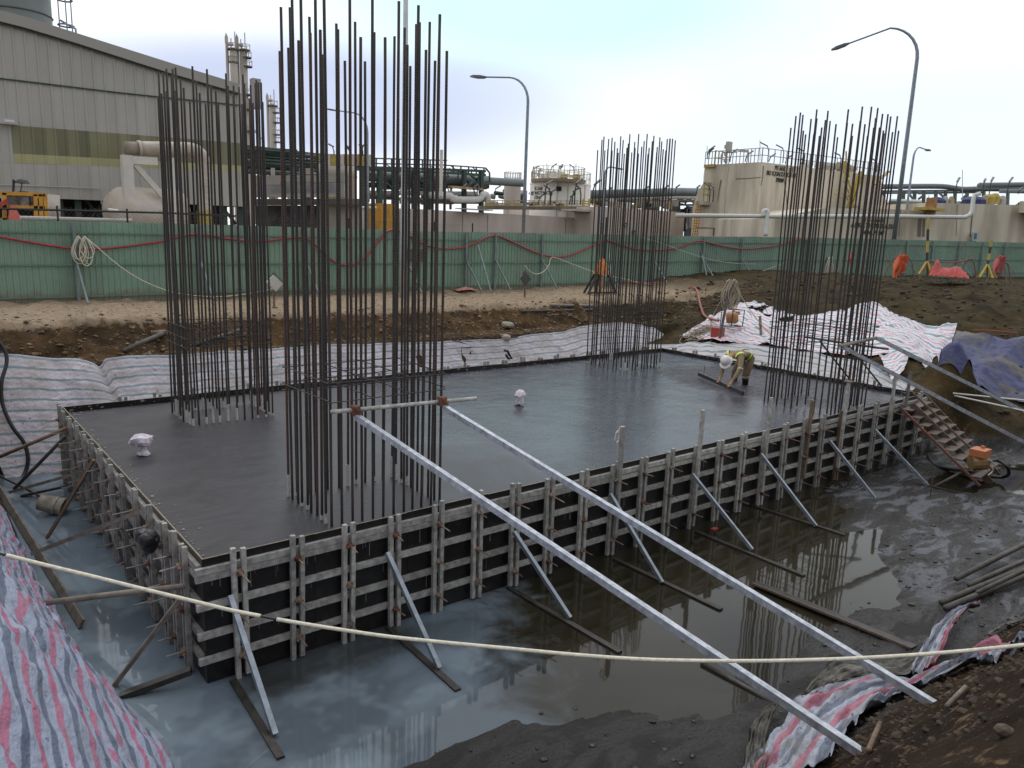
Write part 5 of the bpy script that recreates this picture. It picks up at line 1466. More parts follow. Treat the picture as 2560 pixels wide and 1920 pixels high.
# nearest lamp post runs up out of the frame
b_ = PY(1009, 735, 14.6)
root = thing('street_lamp', (b_[0], b_[1], 1.1), 'thick grey lamp post rising out of the top of the picture behind the near cage', 'street lamp')
t_ = PY(1007, -60, 14.6)
mb = MB(); mb.tube([V(b_[0], b_[1], 1.0), V(b_[0], b_[1], 3.8), V(b_[0], b_[1], 6.5), V(b_[0], b_[1], t_[2] + 1.5)], [.135, .12, .095, .07], 14); mb.build('pole', mat('lamp_post_grey', (.55, .56, .59), .5, .1, var=.15, scale=3), root, smooth=True)
mb = MB(); mb.b2((b_[0] + .10, b_[1] - .25, 2.35), (b_[0] + .62, b_[1] - .05, 2.78)); mb.build('control_box', mat('brown_box', (.10, .08, .07), .7, var=.3), root)
mb = MB(); mb.box((b_[0] + .03, b_[1] - .125, 4.25), (.07, .02, .07)); mb.build('number_plate', white_pl, root)
mb = MB(); mb.tube([(b_[0] + .4, b_[1] - .18, 2.35), (b_[0] + .36, b_[1] - .2, 1.9), (b_[0] + .2, b_[1] - .2, 1.3)], .02, 6); mb.build('cable', black, root)
def lamp_px(base_px, bend_px, arm_px, dep, label, head=.7, r0=.1, r1=.035, right=False, R0=None, group=None):
    """lamp whose mast stands at base_px, bends at bend_px level and whose arm tip is arm_px"""
    B = PD(*base_px, dep)
    T = PD(*bend_px, dep); tip = PD(*arm_px, dep)
    base = V(B[0], B[1], 1.2); 
    ux = V(tip[0] - B[0], tip[1] - B[1]); reach = np.hypot(*ux); ux = ux / reach
    R_ = R0 or reach * .45
    zt_ = T[2]
    drop = tip[2] - (zt_ - R_ + R_ * math.sin(math.pi / 2 * .93))
    return lamp(base, zt_, ux, reach, drop, R_, r0, r1, label, head)
lamp_px((1308, 582), (1306, 203), (1207, 193), 35, 'street lamp with long arm to the left between near and far cages', .85, .085, .035)
lamp_px((2236, 590), (2267, 88), (2112, 110), 50, 'big street lamp curving over the right rebar cage', 1.1, .15, .05)
lamp_px((2262, 560), (2268, 370), (2316, 374), 62, 'small distant street lamp with arm to the right of the right cage', .8, .10, .05)
lamp_px((919, 560), (912, 287), (834, 276), 44, 'thin street lamp seen through the bars of the near cage', .7, .08, .035)
lamp_px((664, 560), (661, 347), (640, 332), 60, 'small street lamp seen behind the far left cage', .7, .09, .05)
lamp_px((1505, 560), (1507, 418), (1545, 421), 62, 'small distant street lamp behind the far corner cage', .7, .09, .05)
# ------------------------------------------------------------------ warehouse (facade in the plane y = WY)
WY = 30.0
def w_(px, py, off=0.): return PY(px, py, WY - off)
wh = thing('warehouse', w_(0, 540), 'big grey corrugated warehouse with sloping roof edge and yellow-green skylight band', 'warehouse')
xl, xr_ = w_(-160, 300)[0], w_(612, 300)[0]
def ztop(x):   # underside of the roof fascia
    return np.interp(x, [w_(-160, 12)[0], w_(0, 54)[0], w_(200, 110)[0], w_(440, 186)[0], w_(596, 232)[0]], [w_(-160, 12)[2], w_(0, 54)[2], w_(200, 110)[2], w_(440, 186)[2], w_(596, 232)[2]])
def zl(x, pts):
    P = [w_(*p) for p in pts]; return np.interp(x, [p[0] for p in P], [p[2] for p in P])
zseam = lambda x: zl(x, [(-160, 177), (0, 196), (300, 232), (596, 263)])
zs1 = lambda x: zl(x, [(-160, 300), (0, 311), (300, 334), (596, 358)])
zs2 = lambda x: zl(x, [(-160, 372), (0, 382), (300, 398), (596, 414)])
zs3 = lambda x: zl(x, [(-160, 398), (0, 406), (300, 417), (596, 430)])
zbot = lambda x: zl(x, [(-160, 493), (150, 497), (300, 503), (596, 516)])
pitch_ = .40
x = xl; k = 0
while x < xr_ - .02:
    x1 = min(x + pitch_, xr_)
    rows = [(zseam(x), zseam(x1), ztop(x), ztop(x1), clad, 0), (zs1(x), zs1(x1), zseam(x) - .03, zseam(x1) - .03, clad, .0),
            (zs2(x), zs2(x1), zs1(x), zs1(x1), skyl, .02), (zs3(x), zs3(x1), zs2(x), zs2(x1), skyl2, .02), (zbot(x), zbot(x1), zs3(x), zs3(x1), clad, .01)]
    start = w_(18, 340)[0]
    for (a0, a1, b0, b1, m_, o_) in rows:
        mm = m_
        if m_ in (skyl, skyl2) and x < start: mm = clad
        mb = MB(); y0 = WY - o_
        vs = []
        for u, dy in ((0, 0), (.70, 0), (.78, -.035), (.92, -.035), (1, 0)):
            xx = x + (x1 - x) * u
            vs.append((xx, y0 + dy, a0 + (a1 - a0) * u)); vs.append((xx, y0 + dy, b0 + (b1 - b0) * u))
        mb.add(vs, [(2 * i, 2 * i + 2, 2 * i + 3, 2 * i + 1) for i in range(4)])
        mb.build('skylight_panel' if mm in (skyl, skyl2) else 'cladding_panel', mm, wh)
    x = x1; k += 1
# fascia band along the roof edge and the roof behind it
tp = [w_(-160, -20, .25), w_(0, 25, .25), w_(60, 40, .25), w_(190, 82, .25), w_(430, 158, .25), w_(600, 210, .25)]
bt = [w_(-160, 14, .25), w_(0, 53, .25), w_(60, 68, .25), w_(190, 107, .25), w_(430, 184, .25), w_(600, 233, .25)]
mb = MB(); vs = []
for p, q in zip(tp, bt):
    vs += [tuple(q), tuple(p), (p[0], WY + 26, p[2] + .02), (q[0], WY, q[2])]
n = len(tp); fs = []
for i in range(n - 1):
    a_, b_ = 4 * i, 4 * i + 4
    fs += [(a_, b_, b_ + 1, a_ + 1), (a_ + 1, b_ + 1, b_ + 2, a_ + 2), (a_, a_ + 3, b_ + 3, b_)]
mb.add(vs, fs); mb.build('roof_fascia', clad2, wh)
mb = MB()
for i in range(n - 1): mb.beam(np.array(bt[i]) + V(0, .1, -.03), np.array(bt[i + 1]) + V(0, .1, -.03), .06, .06)
mb.build('edge_trim', dark_green, wh)
mb = MB()
for (a_, b_) in (((-160, 177), (0, 196)), ((0, 196), (300, 232)), ((300, 232), (596, 263))): mb.beam(w_(*a_, .05), w_(*b_, .05), .05, .05)
mb.build('seam_trim', dark_green, wh)
# return wall at the right end and dark hall behind the open foot of the wall
zr = float(ztop(xr_))
mb = MB(); mb.b2((xr_ - .05, WY, float(zbot(xr_))), (xr_, WY + 14, zr)); mb.build('side_wall', clad, wh)
mb = MB(); mb.b2((xl, WY + 3.0, 0.5), (xr_, WY + 3.1, float(zbot(xl)) + 1)); mb.build('dark_interior', dark, wh)
mb = MB(); mb.b2((xl, WY + .05, float(zbot(xl)) + .9), (xr_, WY + 3.1, float(zbot(xl)) + .95)); mb.build('dark_interior', dark, wh)
for px in (150, 195, 262, 402, 445, 560, 600):
    p = w_(px, 520, -.4); mb = MB(); mb.b2((p[0] - .12, WY + .3, .8), (p[0] + .12, WY + .55, float(zbot(p[0])) + .3)); mb.build('column', dark_green, wh)
for (a_, b_) in (((215, 560), (262, 500)), ((215, 500), (250, 545)), ((545, 505), (590, 560))):
    mb = MB(); mb.beam(w_(*a_, -.7), w_(*b_, -.7), .12, .12); mb.build('diagonal_brace', dark_green, wh)
p = w_(20, 303, .3); mb = MB(); mb.box(p, (.62, .3, .24)); mb.build('wall_lamp', clad, wh)
mb = MB(); mb.box(p + V(.03, -.16, 0), (.34, .02, .09)); mb.build('lamp_glass', glassy, wh)
mb = MB(); mb.tube([w_(0, 462, .1), w_(180, 468, .1), w_(250, 472, .1), w_(254, 510, .1)], .025, 6); mb.build('conduit', clad, wh)

# silo tank over the roof
c = PY(50, 60, 40)
rS = np.linalg.norm(PY(145, 30, 40) - PY(50, 30, 40)) * .92
cx_ = PY(145, 30, 40)[0] - rS - .3
silo = thing('silo_tank', (cx_, 40, 5), 'round grey storage tank with caged ladder rising behind the warehouse roof', 'tank')
mb = MB(); mb.lathe((cx_, 40, 0), [(rS, 5), (rS, 26), (.01, 28)], 48); mb.build('shell', mat('silo_grey', (.20, .225, .22), .6, 0, scale=.4, col2=(.14, .16, .155)), silo, smooth=True)
for z in (11.0, 13.2, 15.4): 
    mb = MB(); mb.lathe((cx_, 40, 0), [(rS + .01, z), (rS + .06, z + .05), (rS + .01, z + .1)], 48); mb.build('seam_ring', mat('seam_dark', (.10, .11, .11), .7), silo)
lx_ = PY(153, 30, 39)[0]
mb = MB()
for s_ in (-.28, .0, .28): mb.tube([(lx_ + s_ + .1, 38.6 - .25 * (s_ == 0), 7), (lx_ + s_ + .1, 38.6 - .25 * (s_ == 0), 22)], .03, 5)
mb.build('ladder_cage', galv, silo)
for k in range(9):
    z = 8 + k * 1.2; mb = MB(); mb.lathe((lx_ + .1, 38.6, z), [(.36, 0), (.40, .04), (.36, .08)], 14); mb.build('ladder_hoop', galv, silo)
mb = MB(); mb.tube([PY(150, 50, 38.3), PY(180, 68, 38.3), PY(189, 72, 38.3), PY(190, 82, 38.3)], .05, 6); mb.build('lamp_arm', galv, silo)

# white insulated duct on its steel frame, in front of the warehouse
DY = 26.5
def d_(px, py, o=0.): return PY(px, py, DY - o)
lag = mat('white_duct_lagging', (.50, .46, .41), .6, 0, scale=1.2, col2=(.38, .33, .27))
r_d = np.linalg.norm(d_(330, 352) - d_(330, 388)) / 2
duct = thing('insulated_duct', d_(500, 540), 'fat white lagged duct elbowing down behind the far left rebar cage', 'duct')
P = [d_(313, 371), d_(345, 371)]
mb = MB(); mb.tube([d_(312, 370), d_(345, 371)], r_d * .92, 20); mb.build('duct_end', mat('brownish_lagging', (.30, .26, .21), .7, var=.3, scale=2), duct, smooth=True)
mb = MB(); mb.tube(smooth_pts([d_(352, 371), d_(440, 372), d_(478, 374), d_(498, 384), d_(507, 402), d_(509, 430), d_(512, 560)], 6), r_d, 20); mb.build('duct_pipe', lag, duct, smooth=True)
mb = MB(); mb.tube([d_(345, 371), d_(352, 371)], r_d * 1.12, 20); mb.build('flange', lag, duct, smooth=True)
for py in range(405, 555, 15):
    q = d_(509 + (py - 405) * .03, py); mb = MB(); mb.lathe(q, [(r_d * 1.0, -.02), (r_d * 1.04, 0), (r_d * 1.0, .02)], 20); mb.build('lagging_band', clad, duct)
mb = MB(); q = d_(513, 545); mb.cyl(q, r_d * 1.2, -.35, .3, 20); mb.build('yellow_collar', yellow, duct)
frm = thing('duct_frame', d_(320, 560), 'white painted steel frame carrying the lagged duct', 'steel frame')
for (a_, b_, s_) in (((316, 388), (326, 560), .38), ((430, 395), (436, 560), .14), ((322, 400), (392, 404), .30), ((335, 408), (408, 492), .20), ((330, 518), (405, 520), .22)):
    mb = MB(); mb.beam(d_(*a_, .25), d_(*b_, .25), s_, s_, up=(0, 1, 0)); mb.build('frame_member', white_steel, frm)
c = d_(365, 530, -.6)
mb = MB(); mb.lathe(c, [(.01, -1.6), (.6, -1.5), (.93, -1.1), (.98, -.6), (.98, 1.4)], 28, unit(V(1, .3, 0))); mb.build('round_vessel', lag, smooth=True, label='big white round-ended vessel behind the duct frame', cat='vessel')
mb = MB(); mb.tube([d_(134, 487), d_(137, 560)], .21, 16); mb.build('white_riser', lag, smooth=True, label='short fat white pipe standing right of the yellow machine frame', cat='pipe')
# yellow machine frame with things inside
MY = 24.0
def m_(px, py, o=0.): return PY(px, py, MY - o)
fr = thing('machine_frame', m_(60, 560), 'yellow steel machine frame behind the hoarding at the left edge', 'machine frame')
for (a_, b_) in (((-40, 481), (112, 487)), ((-40, 514), (112, 520)), ((112, 485), (117, 560)), ((88, 486), (91, 560)), ((101, 486), (104, 560)), ((10, 482), (12, 560)), ((-40, 548), (116, 552))):
    mb = MB(); mb.beam(m_(*a_), m_(*b_), .12, .1, up=(0, 1, 0)); mb.build('frame_bar', yellow_o, fr)
mb = MB(); mb.box(m_(40, 505, -.5), (.8, .5, .5)); mb.box(m_(75, 505, -.5), (.35, .5, .6)); mb.cyl(m_(60, 500, -.2), .16, -.2, .3, 12); mb.build('engine_block', mat('engine_dark', (.08, .08, .08), .6, 0, scale=7, col2=(.22, .22, .22)), fr)
mb = MB(); mb.tube([m_(33, 482), m_(34, 449)], .04, 8); mb.build('exhaust', black_paint, fr)
c = m_(55, 458); mb = MB(); mb.lathe(c, [(.001, .16), (.16, .10), (.24, 0), (.001, -.02)], 14); mb.tube([c, m_(51, 482)], .02, 6); mb.build('lamp_hood', black_paint, fr)
mb = MB(); a0, a1, a2, a3 = m_(26, 512, .3), m_(36, 514, .3), m_(60, 556, .3), m_(22, 556, .3)
mb.add([a0, a1, a2, a3, a0 + V(0, .3, 0), a1 + V(0, .3, 0), a2 + V(0, .3, 0), a3 + V(0, .3, 0)], [(0, 1, 2, 3), (4, 7, 6, 5), (0, 4, 5, 1), (1, 5, 6, 2), (3, 2, 6, 7), (0, 3, 7, 4)])
mb.build('red_hopper', mat('coral_red_paint', (.60, .15, .11), .6, var=.15, scale=3), label='coral red tapered hopper behind the hoarding at left', cat='hopper')
mb = MB(); mb.beam(m_(-30, 530, .2), m_(18, 502, .2), .14, .1, up=(0, 1, 0)); mb.build('red_bar', red_c, label='red bar slanting up left of the coral hopper', cat='bar')
# chain link fence
cf = thing('wire_fence', PY(200, 560, 19), 'low dark wire fence with thin posts just behind the hoarding', 'wire fence')
for k in range(11):
    xx = -2 + k * 1.9; mb = MB(); mb.tube([(xx, 19, 1.0), (xx, 19, 3.72 + .004 * k)], .03, 6); mb.build('post', black_paint, cf)
mb = MB(); mb.tube([PY(-60, 520, 19), PY(400, 532, 19), PY(590, 540, 19)], .035, 6); mb.build('top_rail', black_paint, cf)
mb = MB()
for k in range(150):
    xx = -2 + k * .13
    for s_ in (-1, 1): mb.beam((xx, 19 + .01 * s_, 2.9), (xx + s_ * .8, 19 + .01 * s_, 3.7), .004, .004)
o = mb.build('wire_mesh', mat('wire', (.12, .12, .12), .5, .3), cf); o['kind'] = 'stuff'
# clutter of pipes behind it
for (a_, b_, r, m__, lb) in (((50, 545), (330, 552), .07, clad, 'long thin grey pipe low behind the wire fence, upper one'), ((55, 556), (320, 560), .07, clad, 'long thin grey pipe low behind the wire fence, lower one'), ((270, 527), (296, 530), .09, white_steel, 'short white pipe stub left of the duct frame')):
    mb = MB(); mb.tube([PY(*a_, 22), PY(*b_, 22)], r, 8); mb.build('pipe', m__, label=lb, cat='pipe')

# ------------------------------------------------------------------ distillation columns
def column(px, pt, pb, wpx, dep, label, plats, side_pipe=None):
    T = PD(px, pt, dep); B = PD(px, pb, dep); rr_ = wpx / 2 / FPX * dep
    root = thing('distillation_column', (B[0], B[1], 1.2), label, 'column', 'distillation columns')
    cm = mat('hazed_column_paint', (.50, .46, .40), .7, 0, scale=.12, col2=(.38, .34, .29))  # paler tone: slight distance haze is put into the column colour
    h = T[2]
    mb = MB(); mb.lathe((B[0], B[1], 0), [(rr_, 1), (rr_, h * .62), (rr_ * .92, h * .63), (rr_ * .9, h - rr_ * .6), (rr_ * .6, h - rr_ * .15), (.01, h)], 20); mb.build('shell', cm, root, smooth=True)
    dp = mat('platform_dark', (.12, .11, .10), .8)
    for (py, s_, ext) in plats:
        q = PD(px, py, dep); mb = MB()
        c0 = V(B[0], B[1], 0) + V(RT[0], RT[1], 0) * s_ * rr_ * .7
        mb.lathe(c0, [(rr_ * .3, q[2]), (rr_ * ext, q[2]), (rr_ * ext, q[2] + .25), (rr_ * .3, q[2] + .25)], 16); mb.build('platform', dp, root)
        mb = MB(); mb.lathe(c0, [(rr_ * ext - .02, q[2] + 1.1), (rr_ * ext + .05, q[2] + 1.15), (rr_ * ext - .02, q[2] + 1.2)], 16)
        for k in range(8):
            an = k * math.pi / 4; e_ = c0 + V(math.cos(an), math.sin(an), 0) * rr_ * ext; mb.tube([e_ + V(0, 0, q[2]), e_ + V(0, 0, q[2] + 1.2)], .05, 4)
        mb.build('railing', cm, root)
    for k in (-1, 1):
        mb = MB(); e_ = V(B[0], B[1], 0) + V(RT[0], RT[1], 0) * rr_ * (.5 * k); mb.tube([e_ + V(0, 0, h - .3), e_ + V(0, 0, h + 2.2 + .6 * k)], .10, 5); mb.build('vent_pipe', cm, root)
    if side_pipe:
        mb = MB(); e_ = V(B[0], B[1], 0) + V(RT[0], RT[1], 0) * rr_ * side_pipe; mb.tube(smooth_pts([e_ + V(0, 0, 2), e_ + V(0, 0, h - .5), e_ + V(0, 0, h + .4), V(B[0], B[1], h + .5)], 5), .30, 8); mb.build('overhead_line', cm, root, smooth=True)
    return root
column(593, 131, 420, 19, 150, 'left one of the tall pair of pale distillation columns behind the warehouse', [(138, 0, 1.5), (168, 0, 1.15)], -1.6)
column(617, 133, 420, 20, 152, 'right one of the tall pair of pale distillation columns behind the warehouse', [(140, .4, 1.4), (157, 1.2, 1.1), (178, 1.4, 1.1), (245, 1.4, 1.1), (280, 1.4, 1.1), (332, 1.4, 1.1)], -1.4)
column(685, 262, 420, 17, 170, 'shorter single pale distillation column right of the tall pair', [(271, 0, 1.5), (287, 1.2, 1.1), (311, 1.3, 1.1), (340, 1.3, 1.1), (358, 1.4, 1.1)], -1.4)
mb = MB(); q = PD(639, 235, 148); mb.box(q, (1.6, 1.6, 5.5)); mb.build('sign_box', mat('pale_grey_box', (.36, .35, .36), .7), label='pale upright cabinet beside the right tall column', cat='cabinet')

# ------------------------------------------------------------------ green pipe rack
RY = 62.0
def r_(px, py, o=0.): return PY(px, py, RY - o)
rk = thing('pipe_rack', r_(900, 560), 'long dark green steel pipe rack gallery stretching behind both left cages', 'pipe rack')
segA = [(590, 362), (660, 368), (760, 380), (905, 393), (1117, 402)]
def poly_y(px, P): return np.interp(px, [p[0] for p in P], [p[1] for p in P])
top = [(560, 359), (660, 369), (800, 386), (905, 395), (1117, 401), (1118, 411), (1214, 420)]
lev = {'a': lambda px: poly_y(px, [(560, 359), (660, 369), (800, 386), (905, 395), (1117, 401)]),
       'b': lambda px: poly_y(px, [(560, 377), (700, 388), (905, 408), (1117, 413), (1214, 420)]),
       'c': lambda px: poly_y(px, [(560, 392), (700, 400), (905, 418), (1117, 424), (1214, 428)]),
       'd': lambda px: poly_y(px, [(560, 402), (700, 410), (905, 424), (1117, 432), (1214, 438)])}
for nm, f in lev.items():
    x1 = 1117 if nm == 'a' else 1214
    for o_ in (0, -4):
        mb = MB(); P = [r_(px, float(f(px)), o_) for px in np.linspace(562, x1, 14)]
        for i in range(13): mb.beam(P[i], P[i + 1], .18, .26 if nm in 'cd' else .12)
        mb.build('rack_beam', dark_green, rk)
for k, px in enumerate(np.linspace(575, 1210, 34)):
    for o_ in (0, -4):
        mb = MB(); t_ = float(lev['a'](px)) if px < 1117 else float(lev['b'](px)); mb.beam(r_(px, t_, o_), r_(px, float(lev['d'](px)), o_), .12, .12, up=(0, 1, 0)); mb.build('rack_post', dark_green, rk)
for k, px in enumerate(np.linspace(585, 1180, 12)):
    mb = MB(); mb.beam(r_(px, float(lev['b'](px))), r_(px + 26, float(lev['d'](px + 26))), .08, .08, up=(0, 1, 0)); mb.build('rack_diagonal', dark_green, rk)
mb = MB(); 
for px in (660, 770, 905, 950, 985, 1035, 1075, 1160, 1203):
    for o_ in (0, -4): mb.beam(r_(px, 425, o_), r_(px, 575, o_), .42, .42, up=(0, 1, 0))
    mb.beam(r_(px, 470, 0), r_(px, 468, -4), .3, .3)
    mb.build('rack_column', dark_green, rk); mb = MB()
for (a_, b_) in (((1176, 436), (1214, 470)), ((1205, 436), (1160, 475)), ((1035, 436), (1075, 470)), ((950, 440), (985, 475))):
    mb = MB(); mb.beam(r_(*a_), r_(*b_), .2, .2, up=(0, 1, 0)); mb.build('knee_brace', dark_green, rk)
mb = MB(); mb.beam(r_(1214, 420), r_(1224, 432), .14, .14); mb.beam(r_(1224, 432), r_(1224, 455), .14, .14, up=(0, 1, 0)); mb.beam(r_(1214, 455), r_(1224, 455), .14, .14); mb.build('end_bracket', dark_green, rk)
for (ya, yb, rr_, mm, x0, x1) in ((383, 398, .16, dark_green, 560, 905), (396, 412, .2, mat('green_grey_pipe', (.06, .09, .08), .5), 560, 905), (412, 420, .2, dark_green, 560, 905), (440, 452, .55, grey_pipe, 905, 1220), (462, 466, .28, dark_green, 905, 1220), (482, 484, .24, white_steel, 905, 1190), (498, 500, .22, grey_pipe, 1000, 1210), (506, 507, .14, rust_pale, 1000, 1200), (452, 458, .45, grey_pipe, 1214, 1310)):
    mb = MB(); P = [r_(px, ya + (yb - ya) * t, -2) for px, t in zip(np.linspace(x0, x1, 8), np.linspace(0, 1, 8))]
    mb.tube(P, rr_, 10); mb.build('pipe', mm, rk, smooth=True)
mb = MB(); mb.b2(r_(1128, 464, 1.0), r_(1200, 476, .4)); mb.build('tan_cable_tray', mat('tan_tray', (.40, .25, .13), .7, 0, var=.4, scale=3), rk)
mb = MB(); mb.tube(smooth_pts([r_(1075, 488, 1), r_(1125, 490, 1), r_(1135, 498, 1), r_(1195, 498, 1), r_(1205, 488, 1), r_(1212, 486, 1), r_(1219, 492, 1), r_(1219, 515, 1)], 4), .36, 10); mb.build('white_pipe_run', mat('white_grey_pipe', (.50, .51, .50), .5, .1, var=.2, scale=1), rk, smooth=True)

for k in range(26):
    ya = 368 + k * 2.4 + random.uniform(-1, 1); x0 = random.choice([562, 562, 600, 640]); x1 = random.uniform(740, 905); mb = MB()
    mb.tube([r_(x0, ya, random.uniform(0, 3)), r_(x1, ya + (x1 - x0) * .062, random.uniform(0, 3))], random.uniform(.05, .16), 6); mb.build('gallery_pipe', random.choice([dark_green, dark_green, grey_pipe]), rk)
for k in range(60):
    px = random.uniform(912, 1206); py = random.uniform(418, 470); mb = MB(); dx = random.choice([0, 0, 0, 12, -12])
    mb.beam(r_(px, py, random.uniform(-6, 2)), r_(px + dx, py + random.uniform(14, 40), -2), .09, .09, up=(0, 1, 0)); mb.build('gallery_bracket', random.choice([dark_green, dark_green, grey_pipe]), rk)
# crowded small pipework and brackets under the gallery
for k in range(46):
    px = random.uniform(905, 1150); py = random.uniform(428, 508); o_ = random.uniform(-8, -5); ln = random.uniform(15, 70)
    mb = MB()
    if k % 3: mb.tube([r_(px, py, o_), r_(px + ln, py + ln * .02, o_)], random.uniform(.08, .3), 7)
    else: mb.beam(r_(px, py - 12, o_), r_(px, py + 26, o_), .22, .2, up=(0, 1, 0))
    mb.build('pipework_piece', random.choice([dark_green, dark_green, grey_pipe, white_steel, rust_pale]), rk)
# concrete process building with grey beams
def qpanel(x0, y0, x1, y1, dep, th, nm, m_, parent):
    q = [PD(x0, y1, dep), PD(x1, y1, dep), PD(x1, y0, dep), PD(x0, y0, dep)]; e_ = unit(V(FW[0], FW[1], 0)) * th
    mb = MB(); mb.add(q + [p + e_ for p in q], [(0, 1, 2, 3), (4, 7, 6, 5), (0, 4, 5, 1), (1, 5, 6, 2), (2, 6, 7, 3), (0, 3, 7, 4)]); return mb.build(nm, m_, parent)
cb = thing('process_building', r_(700, 560, 8), 'open grey concrete frame building between the two left cages', 'building')
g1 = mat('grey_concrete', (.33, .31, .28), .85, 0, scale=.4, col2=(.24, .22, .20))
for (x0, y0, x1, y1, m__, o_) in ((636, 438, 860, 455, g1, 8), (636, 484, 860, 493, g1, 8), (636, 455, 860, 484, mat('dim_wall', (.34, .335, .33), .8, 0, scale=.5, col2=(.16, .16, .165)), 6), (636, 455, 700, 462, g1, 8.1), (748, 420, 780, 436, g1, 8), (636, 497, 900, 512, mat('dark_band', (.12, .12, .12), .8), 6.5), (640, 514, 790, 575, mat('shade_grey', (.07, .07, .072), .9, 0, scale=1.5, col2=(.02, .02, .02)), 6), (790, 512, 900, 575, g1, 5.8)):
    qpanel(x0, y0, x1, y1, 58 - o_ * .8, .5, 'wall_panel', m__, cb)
for px, w__, m__ in ((682, 13, g1), (731, 14, mat('pale_column_grey', (.40, .38, .36), .7, 0, scale=.6, col2=(.30, .26, .22))), (803, 8, g1)):
    mb = MB(); a_ = PY(px, 420, RY - 9); b_ = PY(px + 3, 580, RY - 9); mb.tube([a_, b_], w__ / 2 / FPX * 45, 14); mb.build('round_column', m__, cb, smooth=True)
mb = MB(); mb.tube(smooth_pts([PY(641, 560, RY - 10), PY(642, 509, RY - 10), PY(660, 509, RY - 10), PY(725, 512, RY - 10)], 4), .17, 8); mb.tube(smooth_pts([PY(670, 560, RY - 10.5), PY(671, 515, RY - 10.5), PY(680, 511, RY - 10.5), PY(725, 513, RY - 10.5)], 4), .2, 8); mb.build('white_pipe_loop', white_steel, cb, smooth=True)
mb = MB()
for k in range(7): mb.b2(PY(694, 522 + k * 7, RY - 7), PY(706, 525 + k * 7, RY - 7) + V(0, .3, 0))
mb.build('stair_tread', g1, cb)
for k in range(14):
    px = random.uniform(640, 850); py = random.uniform(440, 560); mb = MB(); mb.box(PY(px, py, RY - 10), (random.uniform(.3, 1.1), .3, random.uniform(.2, .9))); mb.build('equipment_box', random.choice([g1, white_steel, dark, grey_pipe]), cb)
# process tank with yellow gallery
tk = thing('process_tank', r_(895, 575, 12), 'tall pale concrete tank with yellow gallery seen through the near cage', 'tank')
T0 = PY(842, 420, RY - 14); T1 = PY(930, 420, RY - 14); rT = np.linalg.norm(T1 - T0) / 2; cT = (T0 + T1) / 2 + V(0, 3, 0)
mb = MB(); mb.lathe((cT[0], cT[1], 0), [(rT, 1), (rT, PY(880, 440, RY - 14)[2]), (rT * 1.04, PY(880, 438, RY - 14)[2]), (rT * 1.04, PY(880, 407, RY - 14)[2]), (.1, PY(880, 405, RY - 14)[2])], 36); mb.build('shell', mat('pale_tank_panels', (.45, .42, .38), .7, 0, scale=.5, col2=(.36, .33, .30), stretch=(1, 1, .3)), tk, smooth=True)
zt0, zt1, zt2 = PY(880, 407, RY - 14)[2], PY(880, 397, RY - 14)[2], PY(880, 388, RY - 14)[2]
mb = MB()
for z in (zt1, zt2): mb.lathe((cT[0], cT[1], 0), [(rT * 1.03, z), (rT * 1.05, z + .04), (rT * 1.03, z + .08)], 30)
for k in range(30): an = k * math.pi / 15; e_ = V(cT[0] + math.cos(an) * rT * 1.04, cT[1] + math.sin(an) * rT * 1.04, 0); mb.tube([e_ + V(0, 0, zt0), e_ + V(0, 0, zt2)], .04, 4)
mb.build('yellow_railing', yellow, tk)
for k in range(7):
    px = 815 + k * 17; mb = MB(); mb.box(PY(px, 400, RY - 16), (.5, .4, .8)); mb.build('yellow_fitting', yellow if k % 2 else conc_pinkish, tk)
mb = MB(); mb.b2(PY(818, 470, RY - 16), PY(842, 497, RY - 16) + V(0, .4, 0)); mb.build('yellow_box', yellow, tk)
mb = MB(); mb.tube([PY(860, 519, RY - 17), PY(940, 520, RY - 17)], .12, 8); mb.build('white_pipe', white_steel, tk)
mb = MB(); mb.b2(PY(1094 - 142, 508, 46), PY(997, 590, 46) + V(0, 2.5, 0)); mb.build('yellow_container', yellow_o, label='orange-yellow container behind the hoarding, seen through the near cage', cat='container')
mb = MB(); mb.tube([PD(1104, 375, 60), PD(1102, 492, 60)], .13, 8); mb.build('white_mast', white_steel, label='thin white mast with a small lamp left of the end of the green rack', cat='mast')

# ------------------------------------------------------------------ concrete basin with railing
BY = 47.0
def b__(px, py, o=0.): return PY(px, py, BY - o)
bs = thing('concrete_basin', b__(1300, 590), 'long low pinkish concrete basin wall behind the hoarding, with railing and side stair', 'basin')
mb = MB(); a_ = b__(1015, 521); c_ = b__(1625, 521); mb.b2((a_[0], BY, 1), (b__(1545, 550)[0], BY + 14, a_[2])); mb.build('wall', conc_pinkish, bs)
a2 = b__(1480, 532, 3.5); c2 = PY(1712, 531, BY - 3.5)
mb = MB(); mb.b2((b__(1500, 550, 3.5)[0], BY - 3.5, 1), (c2[0], BY + 10, c2[2])); mb.build('wall', conc_pinkish, bs)
for (x0, y0, x1, y1) in ((1153, 520, 1217, 527), (1440, 525, 1462, 532)):
    mb = MB(); mb.b2(b__(x0, y0, .9), b__(x1, y1, .0)); mb.build('wall_ledge', mat('pale_ledge', (.46, .42, .38), .8, var=.1), bs)
for px in (1157, 1220, 1311, 1415):
    p = b__(px, 540, .03); mb = MB(); mb.b2((p[0] - .03, BY - .04, 1), (p[0] + .03, BY - .005, a_[2] - .1)); mb.build('joint_line', mat('joint_dark', (.30, .25, .21), .9), bs)
